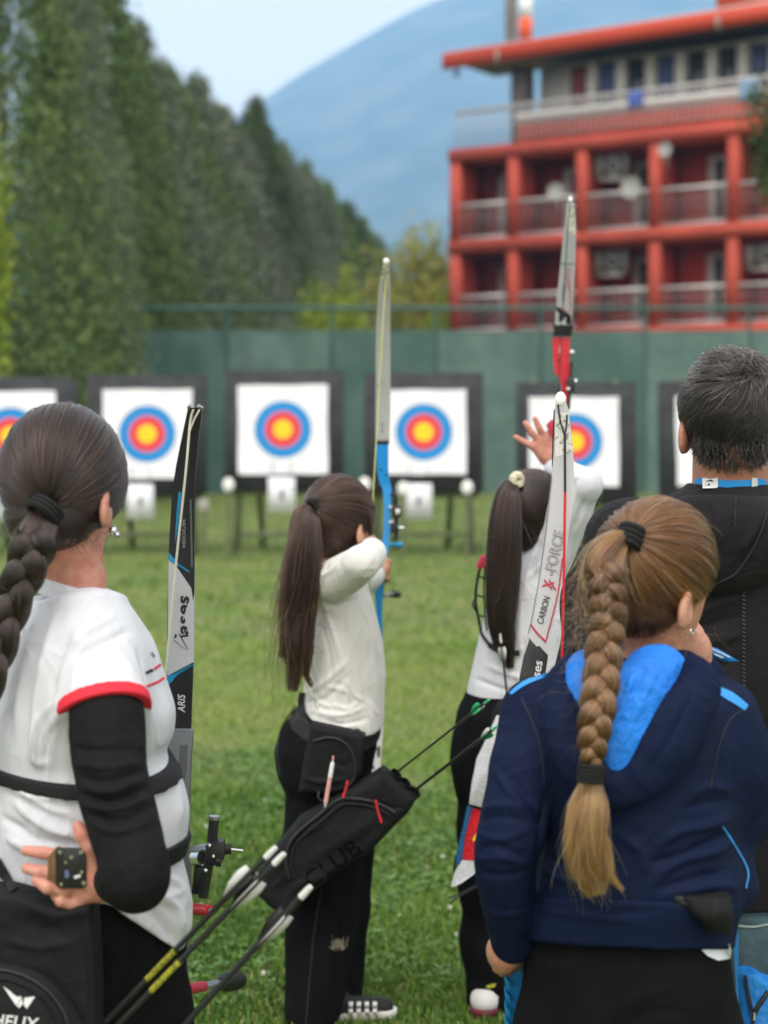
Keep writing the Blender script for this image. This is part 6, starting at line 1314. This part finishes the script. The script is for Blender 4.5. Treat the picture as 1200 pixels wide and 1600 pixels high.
    patch('white_section', 'D_lan', [(1098, 747), (1122, 746), (1122, 762), (1098, 763)], 'print_white', g, .0015); patch('white_section', 'D_lan', [(1174, 746), (1183, 747), (1183, 760), (1174, 762)], 'print_white', g, .0015)
    for pl in ([(1103, 752), (1112, 749), (1116, 752)], [(1106, 757), (1110, 755), (1109, 761)]): patch('black_mark', 'D_lan', pl, 'print_black', g, .0025)
    lr = [(1360, 955, 1325, Y, .14), (1450, 960, 1325, Y, .145), (1530, 968, 1318, Y, .14), (1600, 975, 1310, Y, .125)]
    cloth('jeans', [loft(lr, .03), leg(1062, 1560, Y, .098, (P(1060, 1400, Y)[0], Y), .075), leg(1225, 1560, Y, .098, (P(1230, 1400, Y)[0], Y), .075)], 'jeans', g, .008, [([(1150, 1405), (1175, 1398), (1200, 1396)], 5, -.004), ([(1150, 1440), (1200, 1436)], 4, .003)], 'D_jeans', noise=.002, nf=(9, 9, 6))
    strip('jeans_seam', 'D_jeans', [(1150, 1446), (1175, 1448), (1200, 1444)], 4, 'pale_thread', g, .0015); strip('yoke_seam', 'D_jeans', [(1150, 1412), (1170, 1407), (1200, 1398)], 2, 'print_black', g, .0015)
    # hair: short, brushed, grey at the top and sides, black at the nape
    H = Hair(); NP = ((0, -.034, -.050), (.063, .0465, .056)); hd.cap(H, -.075, .0045, .004, .04, [NP]); hd.nape(H, *NP, 3500, .0009, None, .008, np.clip(RNG.random(3500) ** 4, 0, .6)); n = 14000; d = RNG.normal(size=(n * 2, 3)); d /= np.linalg.norm(d, axis=1)[:, None]; d = d[hd.keep(d, -.078)][:n]; n = len(d); m = 6
    whorl = A3((.25, -.55, .80)); whorl /= np.linalg.norm(whorl); dn = A3((0, -.25, -1.0))
    tang = np.cross(d, whorl) * .9 + (d - whorl) * .55 + np.where(d[:, 2:3] < .45, dn, 0) * .8 + .45 * np.stack([vnoise(d * 5 + q) for q in (1, 7, 13)], 1) + RNG.normal(size=(n, 3)) * .22
    tang -= d * (tang * d).sum(1)[:, None]; tang /= np.linalg.norm(tang, axis=1)[:, None] + 1e-6
    Ln = (.030 + .020 * RNG.random(n)) * np.where(d[:, 2] < 0, .5, 1.0); u = np.linspace(0, 1, m)
    lift = .006 * np.sin(u * 2.2)[None] + (.010 * np.clip(d[:, 2], 0, 1) * RNG.random(n) ** 2)[:, None] * u[None]
    base = d * hd.hr; nr = d / hd.hr; nr /= np.linalg.norm(nr, axis=1)[:, None]
    loc_ = base[:, None] * .97 + tang[:, None] * (u[None] * Ln[:, None])[..., None] + nr[:, None] * (lift - .10 * (u[None] * Ln[:, None]) ** 2 / .03)[..., None]
    rr = np.linalg.norm(loc_ / hd.hr, axis=2); loc_ = loc_ / np.minimum(rr, 1.0)[..., None] * np.maximum(.985, np.minimum(rr, 1.12) / np.maximum(rr, 1e-6) * np.ones_like(rr))[..., None] if False else loc_ * (np.maximum(rr, .985) / rr)[..., None]
    grey = np.clip(.02 + .30 * d[:, 2] + .24 * np.clip(-d[:, 0], 0, 1) * (d[:, 2] > -.1) + .12 * vnoise(d * 6), .03, .5)
    tone = np.where(RNG.random(n) < grey, .60 + .40 * RNG.random(n), .35 * RNG.random(n))
    H.strands(hd.c + loc_ @ hd.R.T, .0010, tone, (nr @ hd.R.T)[:, None] + np.zeros((n, m, 3)), .8, .4)
    H.build('hair', 'hair_grey', g)
man()

# ================================================================== GIRL IN THE NAVY JACKET
def girl_navy():
    Y = 2.50; g = thing('person', 'girl with a long blond braid in a navy tracksuit jacket, hand at her chin', 'person', (P(980, 1000, Y)[0], Y, 0), 'people on the archery field')
    hd = Head(1024, 888, 2.485, .98, -52, -6, 4, .009, -.050); neck = P(1016, 1015, 2.50)
    rows = [(1022, 960, 1058, Y, .065), (1045, 905, 1092, Y, .10), (1066, 858, 1118, Y, .12), (1095, 830, 1145, Y, .135), (1150, 826, 1158, Y, .148), (1250, 836, 1156, Y, .15), (1320, 840, 1152, Y, .15), (1360, 836, 1162, Y, .152), (1395, 830, 1160, Y, .15), (1425, 820, 1150, Y, .144), (1478, 818, 1142, Y, .145)]
    la = [(836, 1114, 2.495, .054), (822, 1200, 2.455, .054), (802, 1290, 2.425, .052), (790, 1345, 2.425, .047), (796, 1420, 2.46, .040), (801, 1465, 2.49, .033)]
    ra = [(1128, 1118, 2.50, .056), (1150, 1200, 2.50, .060), (1156, 1268, 2.53, .054)]
    fa = [(1156, 1268, 2.53, .054), (1122, 1150, 2.665, .044), (1098, 1065, 2.64, .036), (1092, 1052, 2.632, .034)]
    hr = [chain([(1091, 1050, 2.63, .024), (1083, 1022, 2.622, .028)], .012), ell(P(1080, 1012, 2.62), (.030, .022, .034), None, .012)] + [chain([(1084 - 9 * k, 1006 - 2 * k, 2.612, .0095), (1076 - 9 * k, 986, 2.605, .0088), (1066 - 8 * k, 980 + 4 * k, 2.635, .008), (1062 - 7 * k, 992 + 3 * k, 2.65, .0072)], .003) for k in range(4)] + [chain([(1094, 1010, 2.63, .011), (1090, 988, 2.65, .0095), (1082, 972, 2.66, .008)], .004)]
    hl = [chain([(800, 1462, 2.49, .024), (790, 1484, 2.505, .028)], .012), ell(P(787, 1490, 2.515), (.024, .030, .030), None, .012)] + [chain([(778 + 2 * k, 1474 + 10 * k, 2.515, .0105), (770 + 3 * k, 1481 + 10 * k, 2.545, .0098), (780 + 2 * k, 1487 + 10 * k, 2.575, .009), (794, 1490 + 9 * k, 2.58, .008)], .0025) for k in range(4)] + [chain([(798, 1476, 2.50, .012), (806, 1490, 2.515, .0105), (806, 1502, 2.535, .009)], .004)]
    V1, F1 = bodyvol([hd.prims(neck, .043, P(1010, 1050, Y)), loft(rows[1:], .02, -.03), [cone(P(*a[:3]), P(*b_[:3]), a[3] - .026, b_[3] - .022, .02) for a, b_ in zip(la, la[1:])], [cone(P(*a[:3]), P(*b_[:3]), a[3] - .02, b_[3] - .02, .02) for a, b_ in zip(ra + fa[1:], (ra + fa[1:])[1:])], leg(915, 1500, Y, .068, (P(905, 1500, Y)[0], Y), .045), leg(1045, 1500, Y, .068, (P(1060, 1500, Y)[0], Y), .045)], .0072)
    V2, F2 = vol(hl, .0021); V3, F3 = vol(hr, .0021)
    link('body', mk('body', np.concatenate((V1, V2, V3)), [F1, F2 + len(V1), F3 + len(V1) + len(V2)]), 'skin', g); hd.eyes(g)
    fl = [([(856, 1230), (842, 1330), (828, 1440)], 6, -.007), ([(1020, 1330), (1060, 1300), (1110, 1290), (1145, 1275)], 9, .006), ([(1015, 1350), (1070, 1335), (1140, 1300)], 8, -.006), ([(1010, 1385), (1060, 1345), (1120, 1330), (1150, 1310)], 9, .006), ([(1030, 1390), (1080, 1375), (1140, 1360)], 8, -.005), ([(1060, 1395), (1110, 1385), (1160, 1385)], 8, .005), ([(1080, 1240), (1110, 1230), (1145, 1235)], 8, .004), ([(1060, 1265), (1100, 1255), (1145, 1250)], 7, -.004), ([(960, 1300), (1000, 1330), (1010, 1370)], 10, .004), ([(840, 1350), (880, 1375), (940, 1385)], 8, .004), ([(850, 1335), (890, 1355), (950, 1365)], 7, -.004), ([(940, 1425), (1000, 1430), (1060, 1420)], 6, .003), ([(1000, 1412), (1050, 1417), (1100, 1405)], 6, -.003), ([(870, 1110), (875, 1200), (880, 1290)], 10, .002), ([(1110, 1130), (1090, 1200), (1080, 1260)], 10, .003), ([(1130, 1140), (1120, 1210), (1118, 1270)], 8, -.004),
          ([(745, 1268), (780, 1258), (820, 1262)], 6, .004), ([(745, 1283), (780, 1276), (830, 1282)], 5, -.004), ([(742, 1300), (780, 1312), (830, 1296)], 5, .004), ([(745, 1330), (775, 1322), (822, 1340)], 5, -.004), ([(738, 1345), (780, 1340), (825, 1352)], 5, .0035), ([(745, 1360), (780, 1368), (822, 1362)], 6, -.004), ([(770, 1200), (800, 1240), (850, 1270)], 8, .004), ([(800, 1215), (830, 1260), (850, 1300)], 8, -.005), ([(755, 1420), (785, 1430), (820, 1425)], 6, .003)]
    cloth('jacket', [loft(rows, .03, 0, 2, 'add', .012, [plane3((818, 1477, 2.36), (1140, 1484, 2.36), (980, 1450, 2.62))]), chain(la[:2], .04), dchain(la[1:], .012), dchain(ra, .04), chain(fa, .015), cone(P(1140, 1330, 2.5), P(1160, 1385, 2.49), .02, .022, .04)], 'navy_track', g, .0050, fl, 'E_jacket', noise=.0012, nf=(6, 6, 4))
    cloth('cuff', [cone(P(798, 1440, 2.475), P(802, 1470, 2.49), .0375, .0345, 0)], 'navy_rib', g, .004); cloth('waistband', [loft(rows[-4:], 0, .003), plane3((818, 1402, 2.4), (1160, 1412, 2.4), (980, 1402, 2.6), False), plane3((818, 1472, 2.4), (1140, 1486, 2.4), (980, 1472, 2.6), True)], 'navy_rib', g, .005, [([(830, 1420), (900, 1430), (1000, 1440)], 6, .003), ([(880, 1410), (960, 1425), (1040, 1420)], 6, -.003)], 'E_band', noise=.002, nf=(8, 8, 12))
    # open hood lying on the shoulders: blue lining inside a navy V
    yd = (np.array((0, 1.0, .25)) / np.linalg.norm((0, 1.0, .25)), 2.7)
    cloth('hood_lining', [dchain([(918, 1047, 2.40, .034), (926, 1085, 2.375, .040), (945, 1160, 2.36, .03), (952, 1205, 2.355, .018)], .03, yd), dchain([(1022, 1056, 2.41, .050), (1004, 1100, 2.372, .052), (984, 1150, 2.355, .044), (966, 1195, 2.345, .030), (954, 1222, 2.342, .014)], .03, yd), cone(P(1012, 990, 2.485), P(1006, 1046, 2.465), .052, .058, .02, None, 'sub')], 'bright_blue', g, .004,
          [([(1030, 1040), (1000, 1100), (965, 1180)], 6, .004), ([(1010, 1035), (985, 1090), (955, 1150)], 5, -.004), ([(990, 1045), (975, 1100), (950, 1140)], 5, .004), ([(905, 1050), (915, 1100)], 6, .003)], 'E_lining', noise=.003, nf=(16, 16, 10))
    cloth('hood', [dchain([(1066, 1042, 2.435, .028), (1090, 1068, 2.395, .034), (1074, 1112, 2.362, .040), (1046, 1164, 2.345, .040), (1010, 1214, 2.338, .034), (970, 1244, 2.338, .022)], .03, yd), dchain([(892, 1042, 2.435, .022), (874, 1078, 2.395, .028), (882, 1134, 2.362, .034), (906, 1192, 2.345, .034), (938, 1234, 2.338, .026)], .03, yd)], 'navy_track', g, .0042, [([(1085, 1072), (1060, 1130), (1010, 1215)], 5, -.003), ([(1055, 1060), (1030, 1110), (985, 1190)], 5, .003)], 'E_hood', noise=.0018, nf=(12, 12, 10))
    # light blue shoulder stripes
    strip('shoulder_stripe', 'E_jacket', [(1072, 1068), (1105, 1072), (1140, 1088), (1166, 1106)], [4, 9, 14, 10], 'piping_blue', g, .0015); strip('shoulder_stripe', 'E_jacket', [(880, 1048), (850, 1056), (820, 1068), (798, 1084)], [5, 7, 7, 5], 'piping_blue', g, .0015)
    strip('sleeve_seam', 'E_jacket', [(1166, 1106), (1140, 1125), (1122, 1170), (1110, 1230)], 2, 'print_black', g, .001); strip('sleeve_seam', 'E_jacket', [(815, 1090), (840, 1150), (850, 1220), (846, 1290)], 2, 'print_black', g, .001)
    strip('side_piping', 'E_jacket', [(1128, 1290), (1150, 1325), (1168, 1360), (1165, 1388)], 2.5, 'piping_blue', g, .0015)
    lr = [(1440, 835, 1128, Y, .125), (1476, 822, 1140, Y, .136), (1530, 817, 1146, Y, .142), (1600, 814, 1150, Y, .14), (1680, 815, 1148, Y, .125)]
    cloth('trousers', [loft(lr, .03), leg(900, 1620, Y, .095, (P(905, 1500, Y)[0], Y), .06), leg(1062, 1620, Y, .095, (P(1060, 1500, Y)[0], Y), .06)], 'black_cloth', g, .0075, [([(940, 1490), (938, 1550), (936, 1600)], 4, -.003), ([(950, 1600), (990, 1560), (1060, 1540)], 10, .004), ([(980, 1600), (1020, 1580), (1080, 1585)], 9, -.004), ([(840, 1520), (900, 1510)], 8, .003)], 'E_pants', noise=.0025, nf=(8, 8, 6))
    shoe(g, P(905, 1500, Y)[0], Y, rad(85), 'shoe_black', 'shoe_white'); shoe(g, P(1060, 1500, Y)[0], Y, rad(95), 'shoe_black', 'shoe_white')
    # belt bag and reflective corner
    cloth('belt_bag', [loft([(1396, 1062, 1140, 2.365, .02), (1415, 1066, 1146, 2.36, .03), (1438, 1090, 1146, 2.365, .026), (1452, 1112, 1142, 2.37, .016)], 0, 0, 2.6)], 'black_nylon', g, .004, None, 'E_bag', noise=.001, nf=(12, 12, 12)); MB().prism(*pxpoly([(1052, 1400), (1066, 1398), (1072, 1414), (1058, 1412)], 2.355, .012)).build('belt_buckle', 'blackmetal', g, False, .002); strip('bag_seam', 'E_bag', [(1118, 1400), (1114, 1440)], 1.6, 'print_black', g, .001)
    MB().tube(catmull([P(1035, 1398, 2.36), P(1080, 1416, 2.35), P(1112, 1432, 2.352), P(1140, 1458, 2.37)], 4), .0045, 6).build('belt_strap', 'black_strap', g, True)
    patch('reflective_corner', ['E_pants', 'E_band'], [(1094, 1484), (1118, 1478), (1138, 1474), (1143, 1486), (1138, 1498), (1120, 1501), (1104, 1494)], 'reflective', g, .004)
    # hair
    H = Hair(); tie = P(984, 842, 2.415); NP = ((0, -.028, -.062), (.062, .060, .046)); hd.cap(H, -.052, .0045, .002, .16, [NP]); hd.nape(H, *NP, 1800, .0011, tie, .03, np.clip(RNG.normal(.2, .12, 1800), 0, .7)); hd.pulled(H, tie, 10000, .0011, -.055, 11, .018, np.clip(RNG.normal(.33, .2, 10000), 0, .9), .12)
    lock(H, [(984, 842, 2.41, 12), (965, 850, 2.395, 22), (945, 880, 2.385, 32), (944, 915, 2.38, 30), (948, 940, 2.385, 20)], 2300, .0011, .008, 1, None, .7, np.clip(RNG.normal(.36, .2, 2300), 0, .9), .08, .02)
    plait(H, [(945, 890, 2.375, 28), (948, 925, 2.37, 27), (950, 965, 2.365, 26), (944, 1010, 2.355, 26), (940, 1060, 2.335, 25.5), (933, 1110, 2.315, 25), (927, 1155, 2.31, 22), (924, 1196, 2.31, 15)], 750, 3.15, .0012, (.30, .56), .62)
    lock(H, [(923, 1200, 2.31, 13), (921, 1225, 2.308, 17), (920, 1265, 2.302, 29), (920, 1315, 2.302, 33), (922, 1360, 2.305, 27), (930, 1402, 2.31, 12)], 2400, .0011, .018, 1, None, .35, np.clip(RNG.normal(.72, .2, 2400), .2, 1), .5, .02); lock(H, [(930, 1260, 2.30, 8), (948, 1330, 2.30, 8), (956, 1370, 2.30, 6), (975, 1392, 2.305, 2)], 330, .0006, .004, 1, None, .5, np.clip(RNG.normal(.8, .15, 330), .3, 1), .3)
    # stray curls at nape and temple
    pass
    wisps(H, 1000, 985, 2.43, 40, 16, 220, .026, .3); wisps(H, 1050, 992, 2.435, 22, 12, 80, .022, .3); wisps(H, 912, 950, 2.39, 14, 55, 260, .035, .25); wisps(H, 1024, 812, 2.45, 34, 5, 60, .016, .6); wisps(H, 930, 1050, 2.32, 20, 70, 200, .022, .5)
    H.build('hair', 'hair_blond', g); ring_tie('hair_tie', P(990, 826, 2.42), P(978, 856, 2.405), .0165, 'elastic_black', g, 4, .006); ring_tie('braid_tie', P(924, 1194, 2.308), P(922, 1222, 2.306), .0165, 'elastic_black', g, 5, .0038)
    e = hd.w(.080, .010, hd.ez - .034); mb = MB(); t = np.linspace(0, 6.283, 17); mb.tube(e + .006 * np.stack((np.cos(t) * .4, np.cos(t), np.sin(t)), 1), .0009, 5, False); mb.build('earring', 'silver', g, True)
girl_navy()

def bow_silver():
    b = thing('recurve_bow', 'silver-limbed recurve bow with X-FORCE lettering and red string held by the navy girl', 'bow', (P(800, 1500, 2.6)[0], 2.6, .4), 'recurve bows')
    rows = [(622, 870, 882, 2.80), (640, 867, 888, 2.80), (700, 866, 895, 2.795), (745, 862, 897, 2.79), (800, 856, 893, 2.78), (850, 850, 886, 2.77), (900, 843, 879, 2.76), (950, 834, 870, 2.745), (1000, 823, 860, 2.73), (1060, 811, 851, 2.715), (1130, 804, 846, 2.70), (1200, 800, 843, 2.69)]
    lo = slat(rows, .007, 'limb', 'limb_white', b); key_of(lo, 'limbE')
    patch('worn_tip', 'limbE', [(868, 645), (888, 645), (895, 705), (867, 715)], 'limb_worn', b, .0006, 2); MB().sphere(P(876, 624, 2.798), .0095, 10, (1, .5, 1.4)).build('tip_nock', 'marker_white', b, True)
    patch('black_base', 'limbE', [(825.5, 990), (856.5, 1024), (851.5, 1057), (812, 1057)], 'carbon_black', b, .0006, 2); patch('black_base', 'limbE', [(812, 1057), (851.5, 1057), (846, 1128), (805, 1128)], 'carbon_black', b, .0006, 2)
    strip('edge_line', 'limbE', [(862.5, 745), (850.5, 850), (834.5, 950), (825.5, 990)], 1.5, 'print_grey', b, .0008); strip('red_line', 'limbE', [(879, 872), (871, 930), (853, 1001)], 2.2, 'print_red', b, .0012); strip('red_line', 'limbE', [(853, 1003), (840, 990), (829, 976)], 3, 'print_red', b, .0012)
    text('lettering', 'limbE', 'CARBON', (848, 976), (.28, -1), 14.5, 'print_black', b, .0012, .05, .008, .74); text('lettering', 'limbE', 'X', (862, 921), (.30, -1), 22, 'print_red', b, .0012, .0, .03, .75); strip('x_tail', 'limbE', [(858, 906), (868, 922)], 2.5, 'print_red', b, .0012)
    text('lettering', 'limbE', '-FORCE', (866, 901), (.24, -1), 24, 'print_black', b, .0010, .08, .014, .86); text('lettering_inline', 'limbE', '-FORCE', (866, 901), (.24, -1), 24, 'limb_white', b, .0018, .08, -.012, .86)
    text('lettering', 'limbE', 'ases', (842, 1068), (.16, -1), 19, 'print_white', b, .0012, .1, .012, 1.1)
    slat([(1200, 798, 842, 2.69), (1215, 790, 836, 2.69), (1300, 788, 826, 2.68), (1400, 792, 824, 2.64), (1440, 797, 822, 2.61), (1500, 794, 824, 2.60), (1560, 792, 824, 2.60), (1640, 794, 826, 2.60), (1720, 800, 836, 2.60)], .032, 'riser', 'riser_blue', b); MB().tube([P(806, 1440, 2.585), P(809, 1470, 2.58), P(812, 1512, 2.585)], [.016, .018, .016], 12).build('grip', 'grip_grey', b, True)
    for k in range(4): MB().prism(*pxpoly([(789, 1522 + k * 22), (797, 1530 + k * 22), (797, 1540 + k * 22), (789, 1536 + k * 22)], 2.585, .03)).build('riser_rib', 'teal_blue', b, False, .001)
    slat([(1721, 802, 836, 2.605), (1800, 806, 840, 2.62), (1900, 820, 850, 2.66), (1980, 840, 860, 2.70), (2010, 848, 858, 2.72)], .007, 'lower_limb', 'limb_white', b)
    sp = [P(872, 640, 2.79), P(880, 672, 2.775)]; MB().tube(catmull([P(872, 632, 2.79), P(875, 655, 2.785), P(882, 680, 2.775)], 4), .0018, 6).build('string_loop', 'string_dark', b, True); MB().tube(catmull([P(886, 648, 2.79), P(885, 665, 2.785), P(882.5, 680, 2.775)], 4), .0018, 6).build('string_loop', 'string_dark', b, True)
    MB().tube([P(882.5, 678, 2.775), P(883, 772, 2.76)], .0024, 6).build('string_serving', 'string_dark', b, True); MB().tube([P(883, 770, 2.76), P(881, 900, 2.735), P(878, 1040, 2.715), P(876, 1200, 2.71), P(870, 1500, 2.71), P(855, 1990, 2.715)], .0024, 6).build('bowstring', 'string_red', b, True)
    MB().tube([P(866, 640, 2.805), P(864, 690, 2.81), P(863, 730, 2.81)], .0012, 5).build('string_end', 'string_dark', b, True)
bow_silver()

# ================================================================== SMALL THINGS BY THE NAVY JACKET
rb = thing('ribbon', 'blue printed ribbon end sticking out beside the girl\'s chin hand', 'ribbon', P(1130, 1033, 2.70)); m_ = MB().prism([P(x, y, 2.68) for x, y in ((1100, 1006), (1122, 1014), (1140, 1024), (1155, 1033), (1132, 1034), (1104, 1022))], A3((0, -.0012, 0)), A3((0, .0012, 0))).build('band', 'bag_blue', rb); key_of(m_, 'ribbon'); strip('print', 'ribbon', [(1112, 1014), (1128, 1021), (1140, 1027)], 2, 'print_white', rb, .0008); strip('print', 'ribbon', [(1116, 1022), (1130, 1028)], 2, 'print_white', rb, .0008)
bg_ = thing('backpack', 'bright blue zipped bag at the lower right edge beside the jeans', 'bag', (P(1190, 1650, 2.72)[0], 2.72, P(1190, 1740, 2.72)[2]))
cloth('shell', [loft([(1515, 1152, 1170, 2.72, .02), (1540, 1150, 1230, 2.72, .035), (1600, 1148, 1300, 2.71, .05), (1680, 1148, 1330, 2.71, .06), (1740, 1160, 1320, 2.71, .05)], 0, 0, 2.6)], 'bag_blue', bg_, .005, [([(1160, 1530), (1165, 1570), (1172, 1600)], 4, -.004)], 'bag', noise=.003, nf=(12, 12, 12))
cord('zip', 'bag', [(1165, 1524), (1170, 1555), (1177, 1588), (1177, 1610)], 3, 'zip_dark', bg_); cord('zip', 'bag', [(1177, 1588), (1186, 1570), (1200, 1550)], 4, 'zip_dark', bg_); MB().tube([P(1177, 1582, 2.655), P(1176, 1594, 2.652)], .004, 6).build('zip_pull', 'silver', bg_, True)
slat([(1418, 1139, 1145, 2.62), (1450, 1143, 1153, 2.62), (1490, 1147, 1154, 2.62), (1530, 1149, 1153, 2.63), (1600, 1152, 1155, 2.64)], .004, 'side_strap', 'piping_blue', bg_)
cl_ = thing('cord_tail', 'two dark cord ends and a blue bead hanging left of the navy sleeve', 'cord', P(735, 1412, 3.2)); MB().tube(catmull([P(752, 1380, 2.44), P(735, 1388, 2.45), P(715, 1398, 2.46), P(700, 1403, 2.46)], 5), .0012, 5).build('cord', 'print_black', cl_, True); MB().tube(catmull([P(752, 1382, 2.44), P(735, 1391, 2.45), P(715, 1402, 2.46), P(702, 1412, 2.46)], 5), .0012, 5).build('cord', 'print_black', cl_, True); MB().sphere(P(752, 1378, 2.43), .0085, 12, (.8, .8, 1.2)).build('bead', 'laundry_blue', cl_, True)
